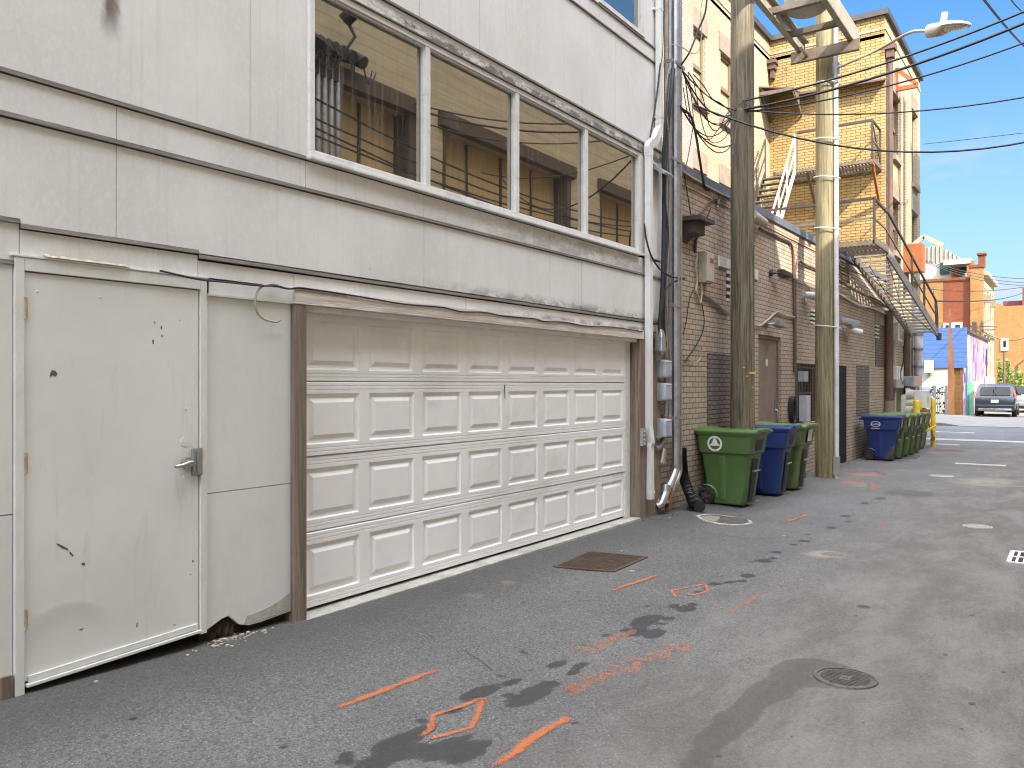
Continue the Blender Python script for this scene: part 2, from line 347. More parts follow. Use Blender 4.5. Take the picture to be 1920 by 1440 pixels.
MAT = dict(
 siding=siding_mat(),
 trim=wood('weathered_trim', (.125,.108,.094), (.22,.195,.17), axis='y'),
 backing=plain('dark_backing', (.02,.018,.016), .9),
 white_frame=plain('white_window_frame', (.72,.71,.69), .45, var=.05, dirt=.25),
 glass=glass_mat('coated_window_glass', refl=.45, rcol=(1.,.92,.78), dust=.5),
 glass_dark=glass_mat('dark_window_glass', tint=(.02,.022,.025), refl=.25),
 garage=plain('garage_door_enamel', (.86,.85,.84), .5, var=.035, scale=1.2, bump=.10, bscale=90., dirt=.16, dirtcol=(.30,.25,.20)),
 door=None,
 doorframe=plain('door_frame_paint', (.68,.68,.645), .55, var=.05, dirt=.15, dirtcol=(.22,.19,.14)),
 plywood=plain('painted_plywood', (.66,.665,.64), .7, var=.05, scale=1.5, stretch=(1,1.,.6), bump=.15, bscale=50),
 oldwood=wood('grey_brown_timber', (.14,.105,.08), (.31,.245,.195), axis='z'),
 lintelwood=wood('peeling_lintel_timber', (.62,.54,.48), (.88,.81,.75), axis='y', bump=.9),
 concrete=plain('pale_concrete', (.43,.41,.36), .9, var=.2, scale=4, bump=.5, dirt=.55, dirtcol=(.16,.14,.12)),
 concrete_grey=plain('grey_concrete', (.30,.29,.27), .9, var=.15, scale=3, bump=.4, dirt=.25),
 rubble=plain('broken_foam_rubble', (.46,.40,.31), .9, var=.3, scale=20),
 hole=plain('rotten_hole', (.035,.024,.016), .95, var=.5, scale=14),
 steel=plain('brushed_steel', (.50,.50,.50), .32, metal=1., var=.08, scale=10, bump=.05),
 galv=plain('galvanised_steel', (.42,.43,.45), .42, metal=.85, var=.14, scale=8, dirt=.3, dirtcol=(.16,.13,.10)),
 galvbrown=plain('stained_conduit', (.40,.35,.30), .45, metal=.7, var=.2, scale=6, stretch=(1,1,.3), dirt=.55, dirtcol=(.20,.12,.06)),
 rusty=plain('rusted_metal', (.30,.115,.035), .85, var=.3, scale=9, bump=.5),
 rustbrown=plain('brown_downpipe', (.13,.075,.055), .7, var=.25, scale=5, stretch=(1,1,.3), dirt=.3),
 drain=plain('rusty_grate_iron', (.105,.065,.042), .75, metal=.2, var=.3, scale=12, bump=.4),
 iron=plain('manhole_iron', (.13,.115,.10), .6, metal=.4, var=.25, scale=14, bump=.4, dirt=.4),
 gutterwhite=plain('white_gutter_enamel', (.73,.72,.69), .42, var=.06, scale=3, stretch=(1,1,.4), dirt=.2, dirtcol=(.32,.26,.18)),
 black=plain('black_cable', (.016,.016,.017), .6, var=.2),
 blackplastic=plain('black_corrugated_plastic', (.014,.014,.015), .45, var=.2),
 greycable=plain('grey_cable', (.28,.26,.24), .6, var=.2),
 tancable=plain('tan_cable', (.42,.36,.28), .6, var=.2),
 meterbox=plain('grey_meter_plastic', (.36,.38,.42), .45, var=.08, scale=6, dirt=.25),
 meterlid=plain('light_meter_plastic', (.48,.51,.56), .4, var=.06, dirt=.2),
 hinge=plain('rust_streaked_hinge', (.50,.40,.27), .6, var=.25, scale=30, dirt=.6, dirtcol=(.28,.12,.04)),
 brick=brick_mat('taupe_brick', (.50,.415,.335), (.42,.345,.275), (.17,.14,.115), patch=(.56,.50,.48), patchamt=.5, row=.074, w=.215, ms=.0075),
 brickdark=brick_mat('charcoal_painted_brick', (.24,.205,.185), (.19,.16,.145), (.075,.062,.055), patchamt=.3),
 brickblack=brick_mat('black_painted_brick', (.020,.020,.021), (.015,.015,.016), (.010,.010,.010), patchamt=.2),
 cream=brick_mat('cream_brick', (.54,.465,.33), (.47,.40,.275), (.25,.20,.14), patchamt=.3, row=.08, w=.25),
 yellow=brick_mat('yellow_brick', (.47,.335,.145), (.40,.275,.11), (.14,.09,.042), patchamt=.4, ms=.010, row=.082, w=.26),
 orangebrick=brick_mat('orange_brick', (.46,.17,.060), (.38,.13,.045), (.30,.15,.08), patchamt=.3),
 redbrick=brick_mat('red_brick', (.24,.075,.035), (.19,.058,.028), (.16,.07,.04), patchamt=.3),
 tanbrick=brick_mat('golden_brick', (.38,.21,.075), (.33,.175,.06), (.20,.11,.05), patchamt=.25),
 stone=plain('sandstone_lintel', (.27,.21,.16), .85, var=.15, scale=5, bump=.3, dirt=.3),
 coping=plain('blue_grey_coping_metal', (.19,.215,.27), .45, metal=.5, var=.12, scale=2),
 copingdark=plain('dark_coping_metal', (.075,.068,.062), .5, metal=.3),
 roof=plain('roof_felt', (.06,.06,.06), .95, var=.2),
 greydoor=plain('taupe_door_paint', (.21,.165,.135), .6, var=.12, scale=4, dirt=.35, dirtcol=(.10,.08,.065)),
 windowframe=plain('tan_window_frame', (.20,.145,.095), .6, var=.1),
 curtain=plain('pale_blind', (.36,.31,.20), .8, var=.15, scale=3, stretch=(6,6,.3)),
 escape=plain('fire_escape_steel', (.17,.135,.10), .6, metal=.2, var=.2, scale=7, dirt=.35, dirtcol=(.14,.085,.045)),
 escapewhite=plain('pale_stair_rail_paint', (.66,.62,.55), .55, var=.1, scale=7, dirt=.3, dirtcol=(.3,.2,.12)),
 escapedark=plain('dark_rail_iron', (.055,.042,.036), .6, var=.2),
 orangesteel=plain('orange_primer_steel', (.34,.105,.028), .6, var=.15),
 pole=wood('treated_pole_timber', (.062,.050,.036), (.255,.215,.150), axis='z', bump=1.0, green=.0),
 pole_yellow=wood('pale_treated_pole_timber', (.13,.11,.06), (.37,.315,.19), axis='z', bump=.8, green=.08, scale=.8),
 pvc=plain('grey_white_riser', (.60,.60,.61), .5, var=.08, dirt=.15),
 lamp=plain('grey_luminaire_enamel', (.45,.42,.36), .45, var=.08),
 lens=plain('luminaire_lens', (.55,.52,.46), .2, var=.05),
 bin_green=plain('green_cart_plastic', (.075,.140,.040), .45, var=.07, scale=2.5, bump=.12, bscale=220, local=True, dirt=.28, dirtcol=(.15,.17,.09)),
 bin_olive=plain('olive_cart_plastic', (.115,.18,.055), .5, var=.12, scale=2.5, bump=.12, bscale=220, local=True, dirt=.4, dirtcol=(.20,.19,.12)),
 bin_blue=plain('blue_cart_plastic', (.014,.034,.15), .42, var=.10, scale=2.5, bump=.12, bscale=220, local=True, dirt=.25, dirtcol=(.07,.075,.12)),
 sticker=plain('pale_sticker', (.62,.61,.57), .6, var=.12, scale=30),
 logo=plain('white_cart_print', (.74,.73,.70), .6, var=.06),
 rubber=plain('black_rubber', (.022,.019,.017), .8, var=.2, local=True),
 wheelhub=plain('dusty_wheel_plastic', (.075,.05,.042), .7, var=.2, local=True),
 yellowpaint=plain('yellow_bollard_paint', (.68,.47,.030), .5, var=.12, scale=6, dirt=.25),
 opp=None,
 blueclap=None,
 escapebar=plain('dark_brown_grating', (.085,.065,.045), .65, var=.2),
 tread=plain('stair_tread_steel', (.085,.074,.058), .65, var=.3, scale=9, dirt=.4),
 rackpaint=plain('rack_channel_steel', (.30,.265,.21), .6, var=.15, dirt=.3),
 white=plain('white_paint', (.74,.72,.67), .6, var=.07, scale=2, dirt=.12),
 beige=plain('beige_metal_panel', (.42,.37,.29), .6, var=.07),
 fence=plain('dark_green_fence_paint', (.030,.065,.055), .5, var=.2),
 rust_fin=plain('corten_steel', (.36,.145,.058), .8, var=.22, scale=3, stretch=(1,1,.4)),
 leaf=plain('vine_leaf', (.14,.17,.018), .6, var=.45, scale=9),
 carpaint=plain('dark_blue_grey_car_paint', (.030,.034,.046), .3, metal=.1, var=.03, bump=0, local=True, coat=.35),
 carsilver=plain('silver_car_paint', (.36,.37,.38), .3, metal=.5, var=.03, bump=0, local=True, coat=.8),
 cardark=plain('black_car_paint', (.03,.032,.038), .25, metal=.3, var=.03, bump=0, local=True, coat=.8),
 carglass=glass_mat('car_glass', tint=(.012,.014,.016), refl=.028),
 taillight=plain('red_tail_lamp', (.48,.012,.008), .2, var=.05, bump=0, coat=.6),
 plate=plain('licence_plate', (.70,.72,.74), .5, var=.05),
 chrome=plain('chrome', (.65,.65,.66), .15, metal=1., var=.03, bump=0),
 trans=plain('transformer_grey_tank', (.40,.37,.31), .5, var=.1, dirt=.2),
 plasticwhite=plain('white_pvc_vent', (.62,.61,.58), .5, var=.1, dirt=.3),
 black_print=plain('black_print', (.02,.02,.02), .7),
 asphalt=asphalt_mat(),
 road=asphalt_mat('street_asphalt', False, (.105,.108,.115), (.15,.152,.16)),
 pavement=plain('pavement_concrete', (.19,.18,.165), .9, var=.12, scale=1.2, bump=.3, dirt=.2),
 lot=plain('parking_lot_asphalt', (.20,.175,.145), .9, var=.15, scale=1.2, bump=.3),
 earth=plain('bare_ground', (.12,.10,.08), .95, var=.2, scale=.5),
 roadpaint=plain('white_road_paint', (.62,.61,.58), .8, var=.15, scale=20),
 orange=spray_mat('orange_marking_paint', (.55,.175,.072)),
 orange_faint=spray_mat('faded_orange_marking_paint', (.55,.21,.11), .42),
 red_faint=spray_mat('faded_red_marking_paint', (.45,.11,.09), .5),
 tar=spray_mat('dark_crack_tar', (.045,.043,.041), .5),
 whitefleck=plain('white_fleck', (.7,.69,.66), .8),
)
def lap_mat(name, col, pitch, line, linew=.07):
    m = NT(name); p = m.pos(); x, y, z = m.xyz(p)
    fr = m.math('FRACT', m.math('DIVIDE', m.math('ADD', z, 20.), pitch))
    k = m.ramp(fr, linew*.4, linew, 1, 0)
    f = m.noise(m.scl(p, (.5,.5,5.)), 2.2, 5, .6)
    c = m.mix(m.ramp(f, .3, .7), mul(col,.88), mul(col,1.1)); c = m.mix(k, c, line)
    return m.done(m.pbr(c, .6, 0, m.bump(fr, .5, .02), .35))
MAT['opp'] = lap_mat('tan_lap_siding', (.43,.355,.235), .24, (.22,.15,.08), .06)
MAT['opp_panel'] = plain('ochre_panel', (.46,.33,.16), .7, var=.12, scale=2, stretch=(1,4,.3))
MAT['opp_dark'] = plain('dark_brown_trim', (.07,.045,.03), .7)
MAT['blueclap'] = lap_mat('blue_clapboard', (.065,.135,.32), .235, (.015,.03,.09), .10)
# steel door: old beige gloss with chips
def door_mat():
    m = NT('steel_door_paint'); p = m.pos(); x, y, z = m.xyz(p)
    a = m.noise(p, 1.6, 5, .6); c = m.mix(m.ramp(a, .35, .7), (.665,.665,.635), (.73,.73,.70))
    sm = m.noise(m.scl(p, (1,3.,.5)), 3., 5, .65, .5); c = m.mix(m.ramp(sm, .55, .78, 0, .4), c, (.41,.39,.34))
    sc = m.noise(m.scl(p, (1,1.,3.)), 15., 4, .8, 1.5); c = m.mix(m.math('MULTIPLY', m.ramp(sc, .70, .76), .6), c, (.66,.65,.62))
    ch = m.noise(p, 17., 3, .6); low = m.math('MULTIPLY', m.ramp(z, .2, .9, 1, .0), 1.)
    c = m.mix(m.math('MULTIPLY', m.ramp(m.math('ADD', ch, m.math('MULTIPLY', low, .02)), .765, .78), .9), c, (.09,.08,.07))
    # a shallow kicked-in dent near the bottom hinge corner
    dy = m.math('SUBTRACT', y, 2.22); dz = m.math('SUBTRACT', z, .24)
    q = m.math('ADD', m.math('MULTIPLY', m.math('MULTIPLY', dy, dy), 16.), m.math('MULTIPLY', m.math('MULTIPLY', dz, dz), 22.))
    h = m.math('ADD', m.ramp(q, 0, 1.1, -4., 0), m.math('MULTIPLY', m.noise(p, 60., 3), .12))
    return m.done(m.pbr(c, m.ramp(a, .3, .7, .42, .55), 0, m.bump(h, .22, .012), .45))
MAT['door'] = door_mat()
def mural_mat():
    m = NT('mural_paint'); p = m.pos(); x, y, z = m.xyz(p)
    v = m.noise(m.scl(p, (1,.42,.10)), 1.3, 3, .6, 1.2)
    r = m.n('ShaderNodeValToRGB'); m.put(r.inputs[0], v); cr = r.color_ramp; cr.interpolation = 'CONSTANT'
    stops = [(0,(.30,.10,.34)),(.36,(.42,.40,.38)),(.41,(.14,.05,.28)),(.46,(.45,.33,.14)),(.50,(.38,.38,.45)),(.54,(.36,.08,.04)),(.58,(.20,.24,.46)),(.63,(.40,.37,.36))]
    cr.elements[0].color = (*stops[0][1],1); cr.elements[1].position = .36; cr.elements[1].color = (*stops[1][1],1)
    for s, c in stops[2:]:
        e = cr.elements.new(s); e.color = (*c,1)
    return m.done(m.pbr(r.outputs[0], .7))
MAT['mural'] = mural_mat()
MAT['whitewash'] = plain('whitewashed_wall', (.42,.405,.36), .7, var=.1, dirt=.3)
# ------------------------------------------------------------------ ground
def seg_dist(P, a, b):
    ab = b-a; t = np.clip(((P-a)@ab)/max(1e-9, ab@ab), 0, 1); return np.linalg.norm(P-(a+t[:,None]*ab), axis=1)
def gpx(*pts): return [np.array(at_g(x, y)[:2]) for x, y in pts]
def in_poly(P, poly):
    x, y = P[:,0], P[:,1]; ins = np.zeros(len(P), bool); n = len(poly)
    for i in range(n):
        (x0,y0),(x1,y1) = poly[i], poly[(i+1)%n]
        c = ((y0>y)!=(y1>y)) & (x < (x1-x0)*(y-y0)/((y1-y0) if y1!=y0 else 1e-9)+x0); ins ^= c
    return ins
def build_alley():
    xs = np.concatenate([np.linspace(-.3, -.02, 3), np.arange(0, 5.0, .035), np.linspace(5.0, 6.6, 8)])
    ys = np.concatenate([np.linspace(-18, .9, 24), np.arange(1.0, 12.5, .035), np.arange(12.5, 31.01, .12)])
    nx, ny = len(xs), len(ys)
    V = [(x, y, G(x, y)) for y in ys for x in xs]
    F = [(j*nx+i, j*nx+i+1, (j+1)*nx+i+1, (j+1)*nx+i) for j in range(ny-1) for i in range(nx-1)]
    me = bpy.data.meshes.new('alley_road'); me.from_pydata(V, [], F); me.materials.append(MAT['asphalt'])
    P = np.array([(x, y) for y in ys for x in xs])
    def attr(name, a):
        at = me.attributes.new(name, 'FLOAT', 'POINT'); at.data.foreach_set('value', np.clip(a, 0, 1).astype(np.float32))
    # wet drip trail left along the alley: (px, py, radius m, stretch)
    wet = np.zeros(len(P)); D = np.array((.02,1.))
    blobs = [(645,1428,.05,1.3),(650,1415,.05,1.2),(745,1392,.10,2.2),(800,1368,.06,1.6),(838,1402,.10,2.4),(875,1412,.09,2.2),(716,1425,.10,2.0),(690,1440,.07,2.2),(762,1412,.07,2.6),(905,1398,.05,2),(790,1352,.05,1),(848,1333,.05,1.5),(860,1330,.04,1),(900,1300,.09,2.6),
      (952,1305,.04,1.4),(983,1312,.10,2.),(1005,1298,.10,1.6),(1030,1283,.07,1.3),(960,1280,.05,2.2),(938,1268,.04,1),(994,1257,.03,1),(1045,1246,.06,2.),(1087,1249,.05,2.4),(1075,1261,.05,2.),(980,1222,.03,1.2),(988,1225,.03,1),
      (1094,1211,.035,1),(1124,1206,.03,1),(1140,1192,.05,1.4),(1170,1182,.05,1.4),(1195,1185,.09,2.),(1225,1188,.10,1.7),(1210,1165,.12,2.4),(1240,1170,.05,1.),(1255,1160,.06,1.4),(1285,1142,.10,1.5),(1298,1134,.06,1.4),(1262,1136,.05,2),(1308,1110,.05,1.4),
      (1340,1095,.07,1.4),(1368,1092,.05,1.8),(1392,1090,.06,1.5),(1352,1082,.04,1),(1403,1080,.09,1.5),(1388,1074,.04,1),(1420,1064,.03,1),(1432,1052,.11,1.3),(1450,1047,.07,1.2),(1410,1053,.04,1),(1455,1036,.08,1.3),(1488,1022,.05,1.5),(1508,1015,.09,1.4),(1470,1030,.03,1),
      (1480,1020,.03,1),(1515,1003,.05,1.2),(1560,990,.09,1.4),(1590,978,.06,1.6),(1585,968,.10,1.4),(1600,965,.05,1),(1620,944,.10,1.6),(1650,935,.12,1.8),(1075,1356,.035,1.2),(1065,1389,.03,1.1),(1620,1138,.07,1.1),(1605,1155,.03,1)]
    for bx, by, r, st in blobs:
        c = np.array(at_g(bx, by)[:2]); d = P-c; r = r*.70; q = np.sqrt((d[:,0]/r)**2+(d[:,1]/(r*st))**2); wet = np.maximum(wet, np.clip(1.25-q*.75, 0, 1))
    attr('wet', wet)
    poly = gpx((1255,1460),(1310,1380),(1340,1340),(1385,1318),(1395,1292),(1440,1272),(1455,1240),(1520,1232),(1585,1248),(1630,1265),(1615,1290),(1560,1292),(1500,1288),(1490,1310),(1440,1325),(1430,1350),(1385,1380),(1355,1420),(1320,1460))
    damp = in_poly(P, poly).astype(float)
    G2 = damp.reshape(ny, nx)
    for _ in range(4):
        G2[1:-1,1:-1] = (G2[:-2,1:-1]+G2[2:,1:-1]+G2[1:-1,:-2]+G2[1:-1,2:]+G2[1:-1,1:-1])/5
    c = np.array(at_g(1540,935)[:2]); c2 = np.array(at_g(1690,948)[:2])
    damp = np.maximum(G2.ravel(), .0)
    for (bx,by,r,st) in ((1780,845,.5,1.5),(1700,925,.45,1.3),(1560,1040,.12,1),(1690,855,.35,1.2),(1840,870,.3,1)):
        cc = np.array(at_g(bx,by)[:2]); d = P-cc; q = np.sqrt((d[:,0]/r)**2+(d[:,1]/(r*st))**2); damp = np.maximum(damp, np.clip(1.1-q*.7, 0, .75))
    attr('damp', damp)
    dust = np.zeros(len(P))
    for (bx,by,r,st,a) in ((1355,975,.34,.8,1.),(1420,1212,.28,1.8,.38),(1545,1040,.25,1.,.8),(890,1118,.12,1,.5),(950,1092,.10,1,.6),(1850,905,.8,2.,.6),(1610,910,.35,1.5,.5),(1700,1180,.25,2,.25),(1560,1310,.3,1.5,.3),(420,1195,.12,1,.6),(1515,880,.4,1.4,.5),(1480,870,.3,1.4,.5)):
        cc = np.array(at_g(bx,by)[:2]); d = P-cc; q = np.sqrt((d[:,0]/r)**2+(d[:,1]/(r*st))**2); dust = np.maximum(dust, np.clip(1.3-q*.8, 0, 1)*a)
    attr('dust', dust)
    pink = np.zeros(len(P))
    for (bx,by,r,st) in ((1620,890,.6,1.),(1690,882,.3,1.2),(1750,850,.5,1.2),(1780,842,.5,1),(1600,905,.4,1.),(1735,868,.2,1)):
        cc = np.array(at_g(bx,by)[:2]); d = P-cc; q = np.sqrt((d[:,0]/r)**2+(d[:,1]/(r*st))**2); pink = np.maximum(pink, np.clip(1.1-q*.9, 0, .8))
    attr('pink', pink)
    me.polygons.foreach_set('use_smooth', [True]*len(me.polygons))
    o = bpy.data.objects.new('alley_road', me); COL.objects.link(o); tag(o, 'worn grey asphalt alley with a trail of wet drips and spray marks', kind='structure')
build_alley()
def sheet(name, mat, x0, x1, ys, dz=0, zf=None):
    mb = MB(); xs = np.linspace(x0, x1, 9)
    zz = zf or (lambda x, y: G(3, y)+dz)
    for j in range(len(ys)-1):
        for i in range(8): mb.quad((xs[i],ys[j],zz(xs[i],ys[j])),(xs[i+1],ys[j],zz(xs[i+1],ys[j])),(xs[i+1],ys[j+1],zz(xs[i+1],ys[j+1])),(xs[i],ys[j+1],zz(xs[i],ys[j+1])))
    return mb.build(name, mat)
GR = lambda y: G(3, y)
tag(sheet('street_road', MAT['road'], -70, 70, list(np.linspace(31, 39.2, 8)), 0), 'cross street of blue grey asphalt beyond the alley mouth', kind='structure')
# concrete apron between alley and street
tag(sheet('gutter_path', MAT['concrete_grey'], -70, 70, [30.7, 31.25], .012), 'pale concrete gutter strip where the alley meets the street', kind='structure')
# far pavement with a real kerb; the kerb drops at the driveway
pv = MB(); yk0, yk1 = 39.2, 46.6
for (xa, xb, h) in ((-70, -.35, .13), (-.35, .35, None), (.35, 6.0, .02), (6.0, 70, .13)):
    za = .13 if h is None else h; zb = .02 if h is None else h
    n = 8
    for i in range(n):
        ya = yk0+(yk1-yk0)*i/n; yb = yk0+(yk1-yk0)*(i+1)/n
        pv.quad((xa,ya,GR(ya)+za),(xb,ya,GR(ya)+zb),(xb,yb,GR(yb)+zb),(xa,yb,GR(yb)+za))
    pv.quad((xa,yk0,GR(yk0)-.05),(xb,yk0,GR(yk0)-.05),(xb,yk0,GR(yk0)+zb),(xa,yk0,GR(yk0)+za))
tag(pv.build('pavement', MAT['pavement']), 'pale concrete pavement with a dropped kerb across the street', kind='structure')
tag(sheet('parking_ground', MAT['lot'], -30, 60, list(np.linspace(46.6, 140, 14)), 0), 'sunlit tan asphalt parking lane beyond the street', kind='structure')
tag(sheet('ground', MAT['earth'], -400, 400, list(np.linspace(-300, 500, 9)), 0, lambda x, y: -.62), 'bare ground sheet reaching the horizon', kind='structure')
# white dashes on the street
mk = MB()
a = at_g(1785, 811); mk.box(a.x-.75, a.x+.75, a.y-.07, a.y+.07, GR(a.y)+.004, GR(a.y)+.008)
tag(mk.build('road_marking', MAT['roadpaint']), 'short white painted dash on the cross street', kind='structure')

# ------------------------------------------------------------------ sprayed utility marks
def spray(name, pxs, width, mat, label, closed=False, jag=0):
    pts = [at_g(*p) for p in pxs]; path = []
    for i in range(len(pts)-1):
        n = max(2, int((pts[i+1]-pts[i]).length/.03))
        for k in range(n): path.append(pts[i].lerp(pts[i+1], k/n))
    path.append(pts[-1]); V = []; E = []; F = []
    K = 7
    for i, p in enumerate(path):
        d = (path[min(i+1,len(path)-1)]-path[max(0,i-1)]); d.z = 0; d.normalize(); s = Vector((-d.y, d.x, 0))
        w = width*(1+.25*mnoise.noise(p*3.1)); off = .01*mnoise.noise(p*5)
        endf = min(1, i/2.5, (len(path)-1-i)/2.5)
        for j in range(K):
            v = -1+2*j/(K-1); q = p+s*(v*w/2*1.7+off); V.append((q.x, q.y, G(q.x, q.y)+.005)); E.append((1-abs(v)**1.6)*(.35+.65*endf)*1.15)
    for i in range(len(path)-1):
        for j in range(K-1): a = i*K+j; F.append((a, a+1, a+K+1, a+K))
    me = bpy.data.meshes.new(name); c = sum((Vector(v) for v in V), Vector())/len(V)
    me.from_pydata([Vector(v)-c for v in V], [], F); me.materials.append(mat)
    at = me.attributes.new('edge', 'FLOAT', 'POINT'); at.data.foreach_set('value', np.array(E, dtype=np.float32))
    o = bpy.data.objects.new(name, me); o.location = c; COL.objects.link(o); tag(o, label, kind='structure'); return o
spray('orange_marking', [(622,1333),(826,1255)], .055, MAT['orange'], 'long bright orange dash sprayed nearest the garage end')
spray('orange_marking', [(1143,1110),(1237,1078)], .045, MAT['orange'], 'orange dash sprayed just below the rusty drain grate')
spray('orange_marking', [(1365,1151),(1433,1111)], .055, MAT['orange_faint'], 'faded orange dash sprayed mid alley')
spray('orange_marking', [(922,1443),(1000,1385),(1075,1342)], .058, MAT['orange'], 'thick orange stroke running off the bottom of the view')
spray('orange_marking', [(1475,980),(1515,965)], .05, MAT['orange'], 'small orange dash sprayed near the dark bins')
spray('orange_marking', [(1647,994),(1662,982)], .05, MAT['orange_faint'], 'tiny faded orange dash farther up the alley')
spray('orange_marking', [(783,1390),(808,1368),(812,1343),(836,1335),(868,1326),(902,1312),(917,1316),(904,1312),(888,1358),(884,1367),(836,1380),(783,1391)], .036, MAT['orange'], 'orange sprayed outline of a bent arrow over the wet trail')
spray('orange_marking', [(1268,1123),(1259,1109),(1292,1102),(1323,1096),(1328,1109),(1297,1118),(1268,1112)], .03, MAT['orange'], 'small orange sprayed loop beside the wet trail')
spray('orange_marking', [(1062,1219),(1095,1215),(1112,1224),(1128,1216),(1120,1208),(1150,1205),(1145,1196),(1172,1192),(1196,1181)], .07, MAT['orange_faint'], 'blotchy orange scribble sprayed across the wet trail')
spray('orange_marking', [(1052,1302),(1078,1282),(1070,1305),(1100,1285),(1098,1270),(1125,1278),(1130,1262),(1150,1268),(1148,1250),(1172,1258),(1190,1262),(1195,1245),(1180,1236),(1215,1240),(1225,1226),(1245,1236),(1262,1212),(1290,1208),(1285,1222),(1262,1226)], .055, MAT['orange_faint'], 'faded orange lettering worn almost illegible on the asphalt')
spray('red_marking', [(1600,902),(1635,906),(1642,916),(1630,920)], .14, MAT['orange_faint'], 'faded orange hook sprayed beyond the second pole')
spray('red_marking', [(1580,886),(1640,884),(1660,892)], .16, MAT['red_faint'], 'faded red smear sprayed beside the white pole riser')

spray('crack', [(862,1218),(885,1232),(905,1243),(928,1264)], .016, MAT['tar'], 'short fine crack in the asphalt near the garage')
spray('crack', [(1000,1122),(1060,1130),(1110,1127),(1168,1131)], .014, MAT['tar'], 'faint crack running beside the rusty drain grate')
spray('crack', [(1235,985),(1330,1000),(1400,1012),(1500,1010)], .014, MAT['tar'], 'crooked crack crossing towards the small worn patch')
# ------------------------------------------------------------------ iron covers in the road
def grate(name, corners, nbar, rib, mat, label, cat, frame=.03, group=None, fmat=None, cross=True, depth=.02):
    """corners: 4 ground points a,b,c,d; bars run a->b direction"""
    a, b, c, d = corners; top = .008
    up = Vector((0,0,1)); root = thing(name, (a+b+c+d)/4, label, cat, group)
    f = MB()
    for p, q in ((a,b),(b,c),(c,d),(d,a)): f.bar(p+up*(top-.02), q+up*(top-.02), frame, .045)
    f.build('frame', fmat or mat, root)
    pit = MB(); pit.quad(a+up*.003, b+up*.003, c+up*.003, d+up*.003); pit.build('pit', MAT['hole'], root)
    g = MB()
    for i in range(1, nbar):
        t = i/nbar; g.bar(a.lerp(d,t)+up*(top-.006), b.lerp(c,t)+up*(top-.006), rib, .012)
    if cross:
        for t in (.5,): g.bar(a.lerp(b,t)+up*(top-.004), d.lerp(c,t)+up*(top-.004), rib*1.3, .014)
    g.build('bars', mat, root)
    return root
gc = [at_g(*p) for p in ((1040,1064),(1106,1036),(1212,1046),(1150,1073))]
grate('drain_grate', [gc[0], gc[1], gc[2], gc[3]], 17, .014, MAT['drain'], 'rusty square storm drain grate sunk in front of the garage door', 'drain grate')
p0 = at_g(1891,1055); 
grate('drain_grate', [p0, p0+Vector((0,.62,0)), p0+Vector((.55,.62,0)), p0+Vector((.55,0,0))], 9, .022, MAT['plasticwhite'], 'pale worn drain grate at the edge of the view', 'drain grate', frame=.04)
def manhole(px, py, r, label, mat='iron', pattern='bars'):
    c = at_g(px, py); root = thing('manhole_cover', c, label, 'manhole cover')
    ring = MB(); n = 32
    for i in range(n):
        a0, a1 = 2*math.pi*i/n, 2*math.pi*(i+1)/n
        jg = (lambda a: 1+.10*mnoise.noise(Vector((3*math.cos(a),3*math.sin(a),c.y)))) if pattern == 'stone' else (lambda a: 1.)
        P = lambda a, q: Vector((c.x+q*jg(a)*math.cos(a), c.y+q*jg(a)*math.sin(a), G(c.x+q*math.cos(a), c.y+q*math.sin(a))))
        u = Vector((0,0,.009))
        ring.quad(P(a0,r*.90)+u, P(a0,r)+u, P(a1,r)+u, P(a1,r*.90)+u); ring.quad(P(a0,r)+u, P(a0,r*1.03)-u, P(a1,r*1.03)-u, P(a1,r)+u)
    ring.build('rim', MAT['concrete'] if pattern == 'stone' else MAT[mat], root)
    lid = MB(); lid.add([(c.x+.88*r*math.cos(2*math.pi*i/n), c.y+.88*r*math.sin(2*math.pi*i/n), c.z+.006) for i in range(n)], [tuple(range(n))])
    if pattern == 'bars':
        for i in range(-5, 6):
            h = math.sqrt(max(0, .78**2-(i*.14)**2))*r
            if abs(i) < 2: 
                lid.box(c.x-h, c.x-.16*r, c.y+i*.14*r-.018*r, c.y+i*.14*r+.018*r, c.z+.004, c.z+.011); lid.box(c.x+.16*r, c.x+h, c.y+i*.14*r-.018*r, c.y+i*.14*r+.018*r, c.z+.004, c.z+.011)
            else: lid.box(c.x-h, c.x+h, c.y+i*.14*r-.018*r, c.y+i*.14*r+.018*r, c.z+.004, c.z+.011)
        lid.box(c.x-.07*r, c.x+.07*r, c.y-.07*r, c.y+.07*r, c.z+.004, c.z+.012)
    lid.build('lid', MAT[mat], root); return root
manhole(1585, 1273, .17, 'small round iron cover with parallel ribs beside the damp patch')
manhole(1358, 976, .33, 'round cover ringed by crumbling concrete near the black hose', 'iron', 'stone')
manhole(1832, 988, .16, 'small pale round cover beyond the small faded orange dash', 'concrete_grey', 'stone')
manhole(1765, 893, .22, 'round pale cover in the alley level with the white pole riser', 'concrete_grey', 'stone')
def flatplate(px, py, w, d, mat, label):
    c = at_g(px, py); m = MB(); m.box(c.x-w/2, c.x+w/2, c.y-d/2, c.y+d/2, c.z-.03, c.z+.012); o = m.build('utility_cover', MAT[mat]); tag(o, label, 'utility cover'); return o
flatplate(1703, 858, .42, .75, 'iron', 'dark rectangular utility cover in front of the far bins')
flatplate(1768, 834, .9, .5, 'concrete_grey', 'wide pale rectangular utility cover near the yellow bollard')
flatplate(1838, 872, 1.0, .28, 'concrete', 'long whitish worn plate across the alley')
